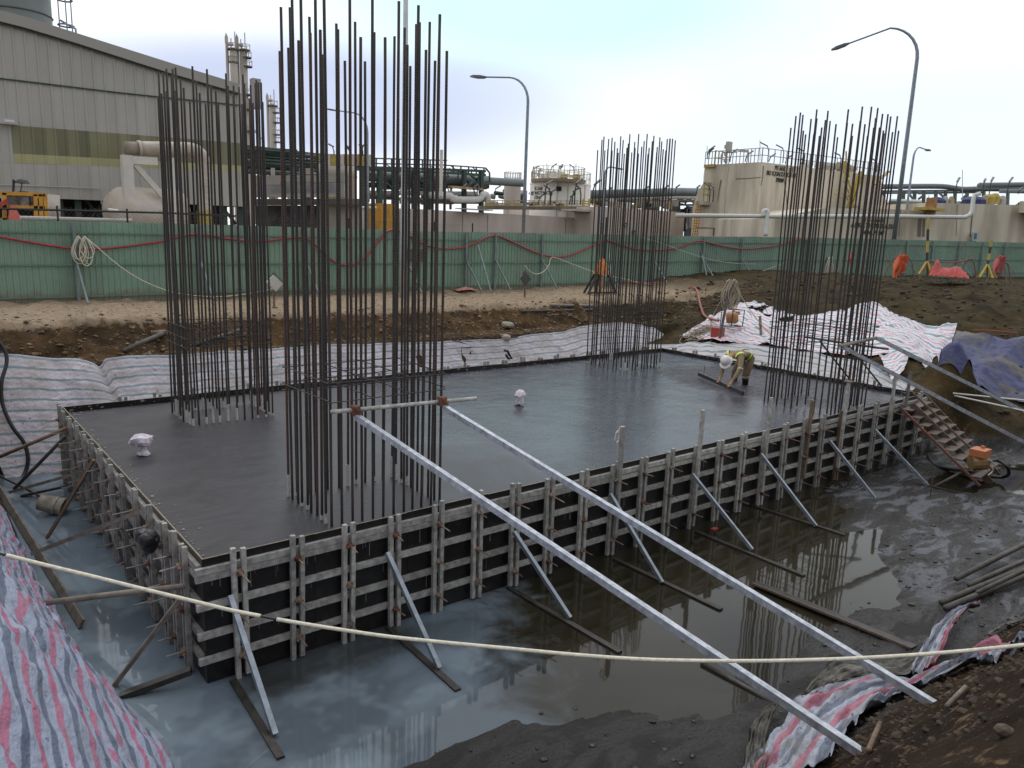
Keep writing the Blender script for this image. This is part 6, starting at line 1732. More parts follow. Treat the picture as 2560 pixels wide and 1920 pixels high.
# stair flight on the side
s0, s1 = b__(1466, 527, 1.6), b__(1526, 592, 1.6)
mb = MB(); mb.beam(s0, s1, 1.3, .35); mb.build('stair_flight', mat('shaded_concrete', (.30, .26, .22), .9, var=.2), bs)  # shade on the flight is put into this darker concrete colour
mb = MB(); mb.b2(b__(1438, 522, 2.2), b__(1468, 532, .0)); mb.build('stair_landing', conc_pinkish, bs)
ry_m = mat('faded_rail_paint', (.44, .36, .22), .7, var=.4, scale=2)
for py in (500, 507, 513):
    mb = MB(); mb.tube([b__(1215, py + 1, .05), b__(1458, py + 2.5, .05)], .035, 5); mb.build('hand_rail', ry_m, bs)
for k, px in enumerate(np.linspace(1216, 1456, 19)):
    mb = MB(); mb.tube([b__(px, 500, .05), b__(px, 521, .05)], .04, 5); mb.build('rail_post', ry_m, bs)
mb = MB(); mb.beam(b__(1196, 519, .1), b__(1458, 521.5, .1), .3, .3); mb.build('kerb', mat('stained_kerb', (.22, .18, .12), .9, var=.4, scale=2), bs)
for k in range(34):
    px = 1218 + k * 7.2 + random.uniform(-2, 2); mb = MB(); s_ = random.uniform(.15, .45); mb.box(b__(px, random.uniform(506, 515), -1.2), (s_, .4, s_ * 1.3)); mb.build('valve', random.choice([ry_m, yellow, mat('salmon_valve', (.42, .22, .15), .7), conc_pinkish, dark_green]), bs)
for (x0, x1, py) in ((1458, 1475, 502), (1475, 1500, 512)):
    for dy in (0, 6, 12):
        mb = MB(); mb.tube([b__(x0, py + dy, 1), b__(x1, py + dy + 3, 1)], .06, 5); mb.build('yellow_rail', yellow, bs)
for px in (1459, 1473, 1486):
    mb = MB(); mb.beam(b__(px, 497, 1), b__(px, 527, 1), .14, .1, up=(0, 1, 0)); mb.build('yellow_post', yellow, bs)
for k, px in enumerate((1533, 1550, 1560, 1590, 1664, 1676)):
    mb = MB(); mb.beam(b__(px, 505, 3.4), b__(px, 528, 3.4), .12, .1, up=(0, 1, 0)); mb.build('yellow_post', yellow, bs)
for (px, py) in ((1564, 562), (1585, 581)):
    p = b__(px, py, 3.6)
    mb = MB(); mb.b2(p + V(-.26, 0, -.2), p + V(.26, .03, .2)); o = mb.build('sign_plate', blue_sign, bs)
    mb = MB(); mb.b2(p + V(-.16, -.012, -.05), p + V(-.03, -.004, .10)); mb.b2(p + V(.04, -.012, -.02), p + V(.17, -.004, .03)); mb.b2(p + V(-.03, -.012, -.14), p + V(.1, -.004, -.10)); mb.build('sign_print', white_pl, o)
# pipes over the basin, between the white tank and the big concrete pit
pr_ = thing('pipe_bundle', PY(1600, 500, 66), 'bundle of fat grey and white pipes crossing behind the far corner cage', 'pipes')
for (y0, y1, r, mm) in ((487, 480, .62, grey_pipe), (497, 493, .3, white_steel), (506, 502, .2, rust_pale)):
    mb = MB(); mb.tube([PY(1470, y0, 66), PY(1700, y1, 66), PY(1760, y1 + 1, 66)], r, 10); mb.build('pipe', mm, pr_, smooth=True)
for px in (1500, 1560, 1620, 1675):
    mb = MB(); mb.beam(PY(px, 485, 66), PY(px, 560, 66), .3, .3, up=(0, 1, 0)); mb.build('support', dark_green, pr_)
for k in range(12):
    px = 1500 + k * 17; mb = MB(); mb.box(PY(px, random.uniform(508, 520), 58), (.9, .5, random.uniform(.5, 1.2))); mb.build('equipment_box', random.choice([ry_m, g1, white_steel, dark]), pr_)
sh = thing('shed_roof', PY(1720, 500, 72), 'low grey pitched shed roof left of the big concrete pit', 'shed')
mb = MB(); A_ = [PY(1690, 483, 72), PY(1755, 497, 66), PY(1755, 480, 78), PY(1700, 479, 82)]
mb.add(A_ + [p + V(0, 0, -.25) for p in A_], [(0, 1, 2, 3), (4, 7, 6, 5), (0, 4, 5, 1), (1, 5, 6, 2), (3, 2, 6, 7), (0, 3, 7, 4)]); mb.build('roof', mat('shed_sheet', (.16, .20, .20), .5, .1), sh)
mb = MB(); mb.beam(PY(1697, 486, 72), PY(1697, 575, 72), .35, .35, up=(0, 1, 0)); mb.beam(PY(1697, 512, 72), PY(1740, 513, 71), .25, .25); mb.beam(PY(1720, 494, 71.5), PY(1712, 512, 71.5), .2, .2); mb.beam(PY(1722, 494, 71.5), PY(1738, 512, 71.5), .2, .2); mb.build('frame', dark_green, sh)
for k in range(14):
    px = random.uniform(1700, 1745); mb = MB(); mb.tube([PY(px, random.uniform(515, 530), 74), PY(px, random.uniform(540, 590), 74)], random.uniform(.15, .4), 8); mb.build('pipe', random.choice([g1, dark, white_steel, grey_pipe]), sh)

# ------------------------------------------------------------------ white tank with lettering
def bent_text(txt, size, place, name, parent=None, mm=letter, align='CENTER'):
    cu = bpy.data.curves.new('t', 'FONT'); cu.body = txt; cu.size = size; cu.align_x = align; cu.extrude = .015; cu.space_character = 1.06; cu.offset = size * .004
    to = bpy.data.objects.new('t', cu); COL.objects.link(to)
    dg = bpy.context.evaluated_depsgraph_get(); me_ = bpy.data.meshes.new_from_object(to.evaluated_get(dg)); bpy.data.objects.remove(to); bpy.data.curves.remove(cu)
    mb = MB(); mb.add([place(v.co.x, v.co.y, v.co.z) for v in me_.vertices], [tuple(p.vertices) for p in me_.polygons]); bpy.data.meshes.remove(me_)
    return mb.build(name, mm, parent)
dT = 76.0
cL, cR = PD(1325, 480, dT), PD(1476, 480, dT); rW = np.linalg.norm(cR - cL) / 2; cW = (cL + cR) / 2
tw = thing('storage_tank', (cW[0], cW[1], 1.3), 'round white storage tank lettered TK-5640 OILY WASTEWATER behind the basin', 'tank')
zT = PD(1400, 459, dT - rW)[2]; zB = 1.3
mb = MB(); mb.lathe((cW[0], cW[1], 0), [(rW, zB), (rW, zT), (rW * 1.015, zT), (rW * 1.015, zT + .12), (rW * .5, zT + .7), (.05, zT + 1.0)], 56); mb.build('shell', tank_white, tw, smooth=False)
zg = PD(1390, 452, dT)[2]
mb = MB(); a_ = PD(1332, 452, dT - 1); c_ = PD(1440, 446, dT - 1); mb.lathe((cW[0] - 1.2, cW[1] - 1.0, 0), [(rW * .86, zT + .1), (rW * .9, zT + .4), (.1, zT + .45)], 24, a0=0, a1=2 * math.pi); mb.build('roof_platform', mat('platform_brown', (.30, .26, .20), .8, var=.3), tw)
for (cx_, cy_, r__, z_) in ((cW[0], cW[1], rW * .98, zT + .12), (cW[0] - 1.2, cW[1] - 1.0, rW * .84, zT + .45)):
    mb = MB()
    for dz in (.55, 1.1): mb.lathe((cx_, cy_, 0), [(r__ - .03, z_ + dz), (r__ + .03, z_ + dz), (r__ - .03, z_ + dz + .05)], 40)
    for k in range(30): an = k * math.pi / 15; e_ = V(cx_ + math.cos(an) * r__, cy_ + math.sin(an) * r__, 0); mb.tube([e_ + V(0, 0, z_), e_ + V(0, 0, z_ + 1.12)], .035, 4)
    mb.build('railing', mat('cream_rail', (.50, .43, .30), .7), tw)
for k in range(14):
    an = random.uniform(0, 6.28); r0_ = random.uniform(0, rW * .6); mb = MB(); s_ = random.uniform(.3, .8)
    mb.box((cW[0] - 1.2 + r0_ * math.cos(an), cW[1] - 1 + r0_ * math.sin(an), zT + .45 + s_ / 2), (s_, s_, s_)); mb.build('roof_fitting', random.choice([yellow, tank_white, conc_pinkish, mat('salmon_valve', (.42, .22, .15), .7)]), tw)
a0_ = math.atan2(CAM[1] - cW[1], CAM[0] - cW[0])
def on_tank(px, py):
    """angle round the tank and height for a pixel"""
    d_ = ray(px, py); o_ = CAM[:2] - cW[:2]; A_ = d_[0] ** 2 + d_[1] ** 2; B_ = 2 * (o_ @ d_[:2]); C_ = o_ @ o_ - rW ** 2
    t = (-B_ - math.sqrt(max(B_ * B_ - 4 * A_ * C_, 0))) / (2 * A_); p = CAM + d_ * t
    return math.atan2(p[1] - cW[1], p[0] - cW[0]), p[2]
for txt, px, py, sz in (('TK-5640', 1345, 476, .5), ('OILY WASTEWATER', 1348, 487, .5), ('1720 M\u00b3', 1344, 498, .5)):
    an_, z_ = on_tank(px, py)
    bent_text(txt, sz, lambda x, y, z, an_=an_, z_=z_: (cW[0] + (rW + .02 + z) * math.cos(an_ + x * .62 / rW), cW[1] + (rW + .02 + z) * math.sin(an_ + x * .62 / rW), z_ + y), 'lettering', tw)
for px in (1393, 1419, 1461):
    an_, z_ = on_tank(px, 490); mb = MB(); e_ = V(cW[0] + (rW + .05) * math.cos(an_), cW[1] + (rW + .05) * math.sin(an_), 0); mb.tube([e_ + V(0, 0, zB), e_ + V(0, 0, zT)], .035, 5); mb.build('riser_pipe', clad, tw)
an_, z_ = on_tank(1397, 472); mb = MB(); mb.box((cW[0] + (rW + .1) * math.cos(an_), cW[1] + (rW + .1) * math.sin(an_), z_), (.4, .3, .4)); mb.build('vent', dark, tw)
# small far tank
c = PD(1281, 470, 120); mb = MB(); r__ = 21 / FPX * 120
root = thing('far_tank', (c[0], c[1], 1), 'small pale tank top with railing, far off left of the white tank', 'tank')
mb.lathe((c[0], c[1], 0), [(r__, 1), (r__, PD(1281, 457, 120)[2]), (.1, PD(1281, 456, 120)[2])], 24); mb.build('shell', conc_pinkish, root)
mb = MB(); z_ = PD(1281, 457, 120)[2]
for dz in (.7, 1.5): mb.lathe((c[0], c[1], 0), [(r__, z_ + dz), (r__ + .08, z_ + dz), (r__, z_ + dz + .08)], 24)
for k in range(20): an = k * math.pi / 10; mb.tube([(c[0] + r__ * math.cos(an), c[1] + r__ * math.sin(an), z_), (c[0] + r__ * math.cos(an), c[1] + r__ * math.sin(an), z_ + 1.6)], .06, 4)
mb.build('railing', white_steel, root)

# ------------------------------------------------------------------ platform lights (slanted tube lights on bent posts)
def plight(foot, knee, tip, dep, label, hw=.16):
    F_, K_, T_ = PD(*foot, dep), PD(*knee, dep), PD(*tip, dep)
    K_ = V(F_[0], F_[1], K_[2])
    root = thing('platform_light', F_, label, 'platform light', 'slanted tube lights on bent posts')
    mb = MB(); d_ = unit(T_ - K_); mid = K_ + (T_ - K_) * .3
    mb.tube([F_, K_ - V(0, 0, .3), K_ + d_ * .15, mid], .045, 6); mb.build('post', dark_green if dep < 70 else galv, root)
    mb = MB(); mb.beam(mid - d_ * .1, T_, hw, hw * .6); mb.build('tube_housing', mat('light_housing', (.13, .135, .13), .5), root)
def pl_list(L_, where):
    for i, (f, k, t, dep) in enumerate(L_):
        plight(f, k, t, dep, where[i])
o12 = ['first', 'second', 'third', 'fourth', 'fifth', 'sixth', 'seventh', 'eighth', 'ninth', 'tenth', 'eleventh', 'twelfth']
Lt = [((1329, 442), (1331, 424), (1348, 415), 74), ((1344, 440), (1346, 428), (1354, 421), 74), ((1348, 440), (1349, 430), (1356, 425), 74), ((1376, 434), (1378, 420), (1392, 409), 74), ((1395, 436), (1396, 420), (1407, 411), 74), ((1399, 434), (1400, 423), (1407, 415), 74), ((1435, 436), (1434, 420), (1424, 411), 74)]
pl_list(Lt, [o12[i] + ' platform light from the left on the roof of the white tank' for i in range(7)])
Lb = [((1362, 512), (1364, 462), (1383, 451), 50), ((1375, 512), (1376, 474), (1360, 463), 50), ((1376, 512), (1377, 481), (1390, 471), 50), ((1436, 512), (1437, 461), (1456, 447), 50), ((1451, 512), (1451, 474), (1439, 460), 50), ((1424, 512), (1426, 493), (1438, 483), 50), ((1430, 512), (1431, 480), (1446, 470), 50), ((1481, 512), (1482, 465), (1500, 450), 50), ((1345, 512), (1346, 495), (1360, 485), 50)]
pl_list(Lb, [o12[i] + ' platform light along the basin railing in front of the white tank' for i in range(9)])
Lg = [((835, 388), (834, 368), (822, 360), 55), ((874, 390), (873, 368), (863, 373), 55), ((878, 390), (878, 372), (866, 364), 55), ((905, 390), (905, 365), (911, 362), 55), ((907, 390), (907, 367), (898, 362), 55), ((1236, 480), (1238, 474), (1252, 464), 62), ((1158, 478), (1160, 468), (1168, 459), 62), ((1185, 478), (1187, 468), (1197, 460), 62)]
pl_list(Lg, [o12[i] + ' platform light from the left along the tank gallery and green rack' for i in range(8)])
Lc = [((1521, 500), (1523, 475), (1531, 468), 60), ((1608, 500), (1610, 475), (1622, 466), 60), ((1658, 500), (1660, 473), (1672, 463), 60), ((1688, 485), (1689, 470), (1699, 462), 66), ((1741, 485), (1742, 470), (1750, 463), 66)]
pl_list(Lc, [o12[i] + ' platform light from the left behind the far corner cage' for i in range(5)])

# ------------------------------------------------------------------ big concrete pits on the right
PYW = 52.0
def p__(px, py, o=0.): return PY(px, py, PYW - o)
pit = thing('equalization_pit', p__(1950, 590), 'tall stained concrete pit lettered PIT-5655 BIO EQUALIZATION with railing on top', 'concrete pit')
# two wall planes meeting at the corner px 1904: left face recedes to the left, right face to the right
CO = PD(1904, 405, 62.0)                      # front corner at the top
def on_plane(px, py, P0, nrm):
    d_ = ray(px, py); t = ((P0 - CAM) @ nrm) / (d_ @ nrm); return CAM + d_ * t
# top edges are level: fix the height of the top and find directions from the pixels
zTop = CO[2]
Ltp = PZ(1762, 413, zTop) if False else None
def level(px, py, z): return PZ(px, py, z)
Lc_ = level(1762, 413, zTop) if (413 < 585) else None
A_l = PD(1760, 414, 70.0); A_l = V(A_l[0], A_l[1], zTop)
A_r = PD(2203, 441, 86.0); A_r = V(A_r[0], A_r[1], zTop)
def pxof(P):
    d_ = np.array(P, float) - CAM; zc = d_ @ FW; return 1280 + FPX * (d_ @ RT) / zc, 960 - FPX * (d_ @ UP) / zc
def fit_depth(px, py, z):
    """point on the ray column px whose height is z and which projects to row py (both level with the top)"""
    d_ = ray(px, py); t = (z - CAM[2]) / d_[2]; return CAM + d_ * t
A_l = fit_depth(1762, 413, zTop); A_r = fit_depth(2203, 441, zTop)
nL = unit(np.cross(CO - A_l, V(0, 0, 1))); nR = unit(np.cross(A_r - CO, V(0, 0, 1)))
for n_ in (nL, nR): n_ *= -1 if n_ @ (CAM - CO) < 0 else 1
dep_back = unit(V(*(PD(1740, 600, 70) - CAM)[:2], 0)) * 12
def wall(P, Q, z0, z1, nm, m, parent, th=.5, flare=0.):
    n_ = unit(np.cross(Q - P, V(0, 0, 1))); n_ = n_ if n_ @ (CAM - P) > 0 else -n_
    mb = MB(); a_ = [V(P[0], P[1], z0) + n_ * flare, V(Q[0], Q[1], z0) + n_ * flare, V(Q[0], Q[1], z1), V(P[0], P[1], z1)]
    b_ = [p - n_ * th for p in a_]; mb.add(a_ + b_, [(0, 1, 2, 3), (4, 7, 6, 5), (0, 4, 5, 1), (1, 5, 6, 2), (2, 6, 7, 3), (0, 3, 7, 4)])
    return mb.build(nm, m, parent)
# body: left end flares outward towards the base like in the photo (buttressed)
zB = 1.2
Lb1 = on_plane(1745, 478, CO, nL); Lb2 = on_plane(1731, 520, CO, nL); Lb3 = on_plane(1729, 600, CO, nL)
Rb1 = on_plane(2203, 520, CO, nR)
mb = MB(); out = [A_l, V(CO[0], CO[1], zTop), A_r]
dep_backR = unit(V(*(PD(2215, 600, 70) - CAM)[:2], 0)) * 12
fr_ = [V(*A_l), on_plane(1760, 455, CO, nL), Lb1, Lb2, V(Lb3[0], Lb3[1], zB)]
CB = V(CO[0], CO[1], zB)
face1 = fr_ + [CB, CO]
mb.add(face1 + [p + dep_back for p in face1], [tuple(range(len(face1))), tuple(range(2 * len(face1) - 1, len(face1) - 1, -1))] + [(i, (i + 1) % len(face1), (i + 1) % len(face1) + len(face1), i + len(face1)) for i in range(len(face1))])
mb.build('left_wall', conc_tan, pit)
RB = on_plane(2240, 590, CO, nR)
face2 = [CO, A_r, on_plane(2205, 485, CO, nR), on_plane(2228, 518, CO, nR), V(RB[0], RB[1], zB), CB]
mb = MB(); nf = len(face2)
mb.add(face2 + [p + (dep_back if i < 1 or i == nf - 1 else dep_backR) * .9 for i, p in enumerate(face2)], [tuple(range(nf)), tuple(range(2 * nf - 1, nf - 1, -1))] + [(i, (i + 1) % nf, (i + 1) % nf + nf, i + nf) for i in range(nf)])
mb.build('right_wall', conc_tan, pit)
stain = mat('dark_concrete_stain', (.13, .11, .085), .9, 0, scale=1.0, col2=(.20, .17, .13))
crack = mat('crack_dark', (.17, .145, .11), .9)
def strip(pts, w_, m, nrm, nm, parent, off=.03):
    P = [on_plane(px, py, CO, nrm) + nrm * off for px, py in pts]
    for i in range(len(P) - 1):
        d_ = unit(P[i + 1] - P[i]); s_ = np.cross(d_, nrm) * w_ * random.uniform(.6, 1.2)
        mb = MB(); mb.add([P[i] - s_, P[i] + s_, P[i + 1] + s_ * .7, P[i + 1] - s_ * .7], [(0, 1, 2, 3)]); mb.build(nm, m, parent)
strip([(1909, 415), (1907, 445), (1903, 465)], .05, crack, nL, 'crack', pit)
strip([(1963, 415), (1960, 450), (1966, 495), (1967, 530)], .05, crack, nR, 'crack', pit)
strip([(1975, 420), (1974, 440), (1972, 455)], .13, crack, nR, 'crack', pit); strip([(1982, 418), (1980, 432)], .10, crack, nR, 'crack', pit)
strip([(1840, 447), (1870, 446), (1905, 443)], .05, crack, nL, 'crack', pit)
strip([(1740, 569), (1800, 571), (1858, 572)], .05, crack, nL, 'crack', pit)
strip([(1803, 450), (1798, 478), (1794, 505)], .06, crack, nL, 'crack', pit)
strip([(1785, 572), (1784, 590)], .12, crack, nL, 'crack', pit)
strip([(1822, 412), (1812, 480), (1808, 590)], .04, white_steel, nL, 'white_conduit', pit, .06)
# recess as a flat patch, its darkness put into the colour; white pipes
mb = MB(); q = [on_plane(px, py, CO, nL) + nL * .04 for px, py in ((1905, 545), (1940, 545), (1932, 592), (1902, 592))]
mb.add(q, [(0, 1, 2, 3)]); mb.build('dark_recess', mat('recess_dark', (.14, .13, .12), .9, var=.5, scale=.8), pit)
mb = MB(); q0 = PD(1700, 540, 56); mb.tube([PD(1690, 539, 56), PD(1760, 539, 56), PD(1905, 541, 56), PD(2100, 541, 57), PD(2240, 541, 58), PD(2400, 543, 58), PD(2412, 543, 58), PD(2424, 538, 58), PD(2430, 528, 58), PD(2433, 500, 58), PD(2436, 488, 58), PD(2450, 484, 58)], .16, 10)
mb.build('long_white_pipe', mat('white_service_pipe', (.62, .62, .60), .5, var=.1), smooth=True, label='long white service pipe running across both big concrete pits', cat='pipe')
mb = MB(); mb.tube(smooth_pts([PD(1914, 590, 55.5), PD(1917, 545, 55.5), PD(1919, 530, 55.5), PD(1914, 526, 55.5), PD(1909, 529, 55.5), PD(1909, 541, 55.5)], 5), .15, 10); mb.build('vent_bend', mat('white_service_pipe', (.6, .6, .6)), smooth=True, label='white hooked vent pipe in front of the dark recess in the pit wall', cat='pipe')
# railing on top
rl = mat('weathered_grey_rail', (.40, .39, .36), .7)
def toprail(P, Q, n_, nm='railing'):
    P = np.array(P); Q = np.array(Q); mb = MB()
    for dz in (.55, 1.1): mb.tube([P + V(0, 0, dz), Q + V(0, 0, dz)], .035, 5)
    for k in range(n_ + 1): e_ = P + (Q - P) * k / n_; mb.tube([e_, e_ + V(0, 0, 1.12)], .04, 5)
    return mb
toprail(A_l, CO, 16).build('railing', rl, pit); toprail(CO, A_r, 22).build('railing', rl, pit)
e1 = on_plane(1763, 412, CO, nL); 
mb = MB(); mb.b2(e1 + V(-.2, -1.1, -.25), e1 + V(2.0, -.02, .0)); mb.build('yellow_platform', yellow, pit)
mb = MB(); 
for dx in (0, .5, 1, 1.5, 2.0): mb.tube([e1 + V(dx - .2, -1.1, 0), e1 + V(dx - .2, -1.1, 1.1)], .04, 5)
for dz in (.5, 1.1): mb.tube([e1 + V(-.2, -1.1, dz), e1 + V(1.9, -1.1, dz)], .04, 5)
mb.build('yellow_platform_rail', yellow, pit)
lad = [on_plane(1762, 505, CO, nL) + nL * .8, on_plane(1751, 592, CO, nL) + nL * .8]
mb = MB()
for s_ in (-.3, 0, .3): mb.tube([lad[0] + V(s_, -.1 * abs(s_), 0), lad[1] + V(s_, 0, 0)], .05, 5)
for k in range(14): e_ = lad[0] + (lad[1] - lad[0]) * k / 13; mb.tube([e_ + V(-.35, 0, 0), e_ + V(.35, 0, 0)], .035, 4)
mb.build('yellow_ladder', yellow_o, pit)
q = on_plane(1762, 506, CO, nL) + nL * .6; mb = MB(); mb.b2(q + V(-.4, -.6, -.25), q + V(1.9, .4, .05)); mb.build('mid_platform', mat('pale_ledge', (.46, .42, .38)), pit)
mb = MB()
for s_ in (-.3, .3, .9): mb.tube([q + V(s_, -.5, 0), q + V(s_, -.5, 1.6)], .05, 5)
for dz in (.6, 1.1, 1.6): mb.tube([q + V(-.4, -.5, dz), q + V(1.0, -.5, dz)], .05, 5)
mb.build('yellow_mid_rail', yellow, pit)
# lettering on the right face
def wall_text(txt, size, px, py, P0, nrm, parent, xs=1.0):
    c_ = on_plane(px, py, P0, nrm); hx = unit(np.cross(V(0, 0, 1), nrm)); hx = hx if hx @ RT > 0 else -hx
    return bent_text(txt, size, lambda x, y, z: tuple(c_ + hx * x * xs + V(0, 0, y) + nrm * (.03 + z)), 'lettering', parent)
for txt, px, py in (('PIT-5655', 1949, 426), ('BIO EQUALIZATION PIT', 1955, 441), ('3900M\u00b3', 1949, 456)):
    if 'BIO' in txt: px = 1953
    wall_text(txt, .50, px, py, CO, nR, pit, .66)
# weather mast and piping frame on the top
mp_ = thing('weather_mast', on_plane(1840, 405, CO, nL), 'thin instrument mast with a box on top of the tall concrete pit', 'mast')
b0 = on_plane(1840, 406, CO, nL) + V(0, 1, 0); t0 = PD(1839, 360, np.dot(b0 - CAM, FW)); mb = MB(); mb.tube([b0, V(b0[0], b0[1], t0[2])], .09, 6); mb.build('pole', rl, mp_)
for dz, s_ in ((-.3, .25), (-.9, .2), (-1.4, .2)):
    mb = MB(); mb.box((b0[0] - .12, b0[1], t0[2] + dz), (s_, s_, .3)); mb.build('sensor', rl, mp_)
mb = MB(); mb.box(b0 + V(-.05, -.2, 1.3), (.5, .3, .8)); mb.build('cabinet', clad, mp_)
fm_ = thing('goalpost_frame', on_plane(1820, 406, CO, nL), 'goalpost shaped pipe frame on top of the tall concrete pit', 'frame')
dF = np.dot(b0 - CAM, FW)
for pts in ([(1803, 410), (1803, 388), (1806, 382), (1843, 380)], [(1817, 409), (1817, 381)], [(1843, 374), (1871, 377), (1871, 406)], [(1845, 378), (1871, 380)]):
    mb = MB(); mb.tube([PD(*p, dF) for p in pts], .06, 6); mb.build('tube', rl, fm_)
Lp = [((1768, 396), (1769, 378), (1787, 365), dF), ((1772, 396), (1773, 380), (1784, 371), dF), ((1825, 405), (1826, 384), (1843, 373), dF), ((1863, 405), (1864, 390), (1883, 377), dF), ((1919, 404), (1920, 368), (1901, 356), dF), ((1957, 408), (1959, 373), (1940, 362), dF), ((1922, 404), (1926, 395), (1939, 384), dF), ((1963, 408), (1965, 399), (1978, 389), dF), ((2010, 410), (2013, 380), (1993, 370), dF), ((2004, 410), (2004, 399), (2010, 393), dF), ((2100, 420), (2098, 390), (2086, 382), dF), ((2190, 430), (2188, 405), (2176, 394), dF)]
pl_list(Lp, [o12[i] + ' platform light from the left on top of the tall concrete pit' for i in range(12)])
pl_list([((1773, 505), (1774, 468), (1759, 456), 60), ((1782, 505), (1783, 470), (1775, 461), 60)], ['left one of two platform lights on the mid ledge of the tall pit', 'right one of two platform lights on the mid ledge of the tall pit'])
# yellow stair tangle on the pit's right face, seen through the cage
mb = MB()
for k in range(16):
    a_ = on_plane(2085 + random.uniform(-8, 30), random.uniform(430, 515), CO, nR) + nR * .8; mb.tube([a_, a_ + V(random.uniform(-1.2, 1.2), 0, random.uniform(-1.8, 1.8))], .07, 5)
for (x0, y0, x1, y1) in ((2095, 520, 2125, 430), (2100, 522, 2130, 435), (2160, 462, 2195, 430)): mb.beam(on_plane(x0, y0, CO, nR) + nR, on_plane(x1, y1, CO, nR) + nR, .3, .12)
o = mb.build('yellow_stair', yellow, pit); o['kind'] = 'stuff'
for k in range(12):
    a_ = on_plane(random.uniform(2050, 2190), random.uniform(405, 425), CO, nR) - nR * 2; mb = MB(); mb.tube([a_, a_ + V(random.uniform(1, 3), 0, random.uniform(-.3, .3))], random.uniform(.12, .35), 8); mb.build('roof_pipe', random.choice([white_steel, clad, ry_m]), pit)

# aeration basin, lower and nearer
aer = thing('aeration_basin', PY(2200, 590, 44), 'long lower concrete basin lettered PIT-5650 AERATION BASIN on the right', 'concrete basin')
P0 = PD(1945, 545, 57); nA = unit(V(-.42, -.90, 0))
tl = on_plane(1937, 546, P0, nA); 
def an(px, py): return on_plane(px, py, P0, nA)
t1, t2, t3, t4, t5 = an(1940, 546), an(2210, 522), an(2320, 527), an(2323, 507), an(2660, 515)
face = [V(an(1932, 590)[0], an(1932, 590)[1], 1.2), an(1938, 546), an(2060, 520), t2, t3, t4, t5, V(t5[0], t5[1], 1.2)]
mb = MB(); nf = len(face); db = -nA * 9
mb.add(face + [p + db for p in face], [tuple(range(nf)), tuple(range(2 * nf - 1, nf - 1, -1))] + [(i, (i + 1) % nf, (i + 1) % nf + nf, i + nf) for i in range(nf)])
mb.build('wall', conc_tan, aer)
mbx = MB(); CO_ = CO
def strip2(pts, w_, off=.03):
    P = [an(px, py) + nA * off for px, py in pts]
    for i in range(len(P) - 1):
        d_ = unit(P[i + 1] - P[i]); s_ = np.cross(d_, nA) * w_; mbx.add([P[i] - s_, P[i] + s_, P[i + 1] + s_, P[i + 1] - s_], [(0, 1, 2, 3)]); mbx.build('crack', mat('crack_soft', (.20, .17, .14), .9), aer); mbx.v, mbx.f, mbx.mi = [], [], []
for pts, w_ in (([(2433, 510), (2428, 560), (2425, 592)], .06), ([(2323, 510), (2321, 590)], .05), ([(2393, 512), (2390, 590)], .02), ([(2300, 535), (2297, 592)], .16), ([(2310, 533), (2308, 592)], .10), ([(2252, 522), (2246, 590)], .03)): strip2(pts, w_)
for txt, px, py in (('PIT-5650', 2180, 555), ('AERATION BASIN', 2184, 570), ('5400.7 M\u00b3', 2180, 587)):
    wall_text(txt, .50, px, py, P0, nA, aer, 1.0)
mb = MB(); q = an(2306, 522) + nA * .8; mb.b2(q + V(-1.4, -.6, -.15), q + V(1.2, .6, .05)); mb.build('yellow_landing', yellow, aer)
mb = MB(); q = an(2312, 515) + nA * .5; mb.b2(q + V(-.5, -.1, -.6), q + V(1.0, .1, .6)); mb.build('orange_panel', mat('rust_orange', (.42, .20, .07), .8, var=.4, scale=2), aer)
for k, (px, py, m__, sx_) in enumerate(((2378, 502, mat('navy_sheet', (.02, .025, .10), .6), 1.4), (2473, 500, mat('navy_sheet', (.02, .025, .1)), 1.8), (2512, 494, yellow, .9), (2526, 492, yellow, .8), (2500, 497, ry_m, .6), (2415, 500, ry_m, .5), (2400, 500, clad, .5), (2545, 498, clad, .6))):
    q = an(px, py) - nA * 1.5; mb = MB(); mb.lathe(q, [(sx_ * .5, -.5), (sx_ * .5, .05), (sx_ * .3, .3), (.01, .36)], 10); mb.build('roof_equipment', m__, aer)
mb = MB(); q = an(2545, 520) + nA * 1.2; mb.b2(q + V(-.2, -.8, -.4), q + V(2.6, .8, .5)); mb.build('side_box', conc_tan, aer)
mb = MB(); mb.beam(an(2540, 535) + nA, an(2550, 562) + nA, .08, .08); mb.beam(an(2550, 562) + nA, an(2560, 560) + nA, .08, .08); mb.build('lamp_bracket', dark_green, aer)
mb = MB(); mb.tube([an(2551, 565) + nA, an(2545, 600) + nA, an(2543, 622) + nA * 1.2], .05, 6); mb.build('white_cable', white_steel, aer)
mb = MB(); q = an(2430, 592) + nA * .3; mb.box(q, (.9, .1, .7)); mb.build('notice_board', mat('pale_board', (.42, .46, .46), .6), aer)
mb = MB(); mb.box(q + V(-.1, -.07, .05), (.45, .03, .45)); mb.box(q + V(-.55, -.12, -.4), (1.0, .05, .15)); mb.build('notice_print', blue_sign, aer)
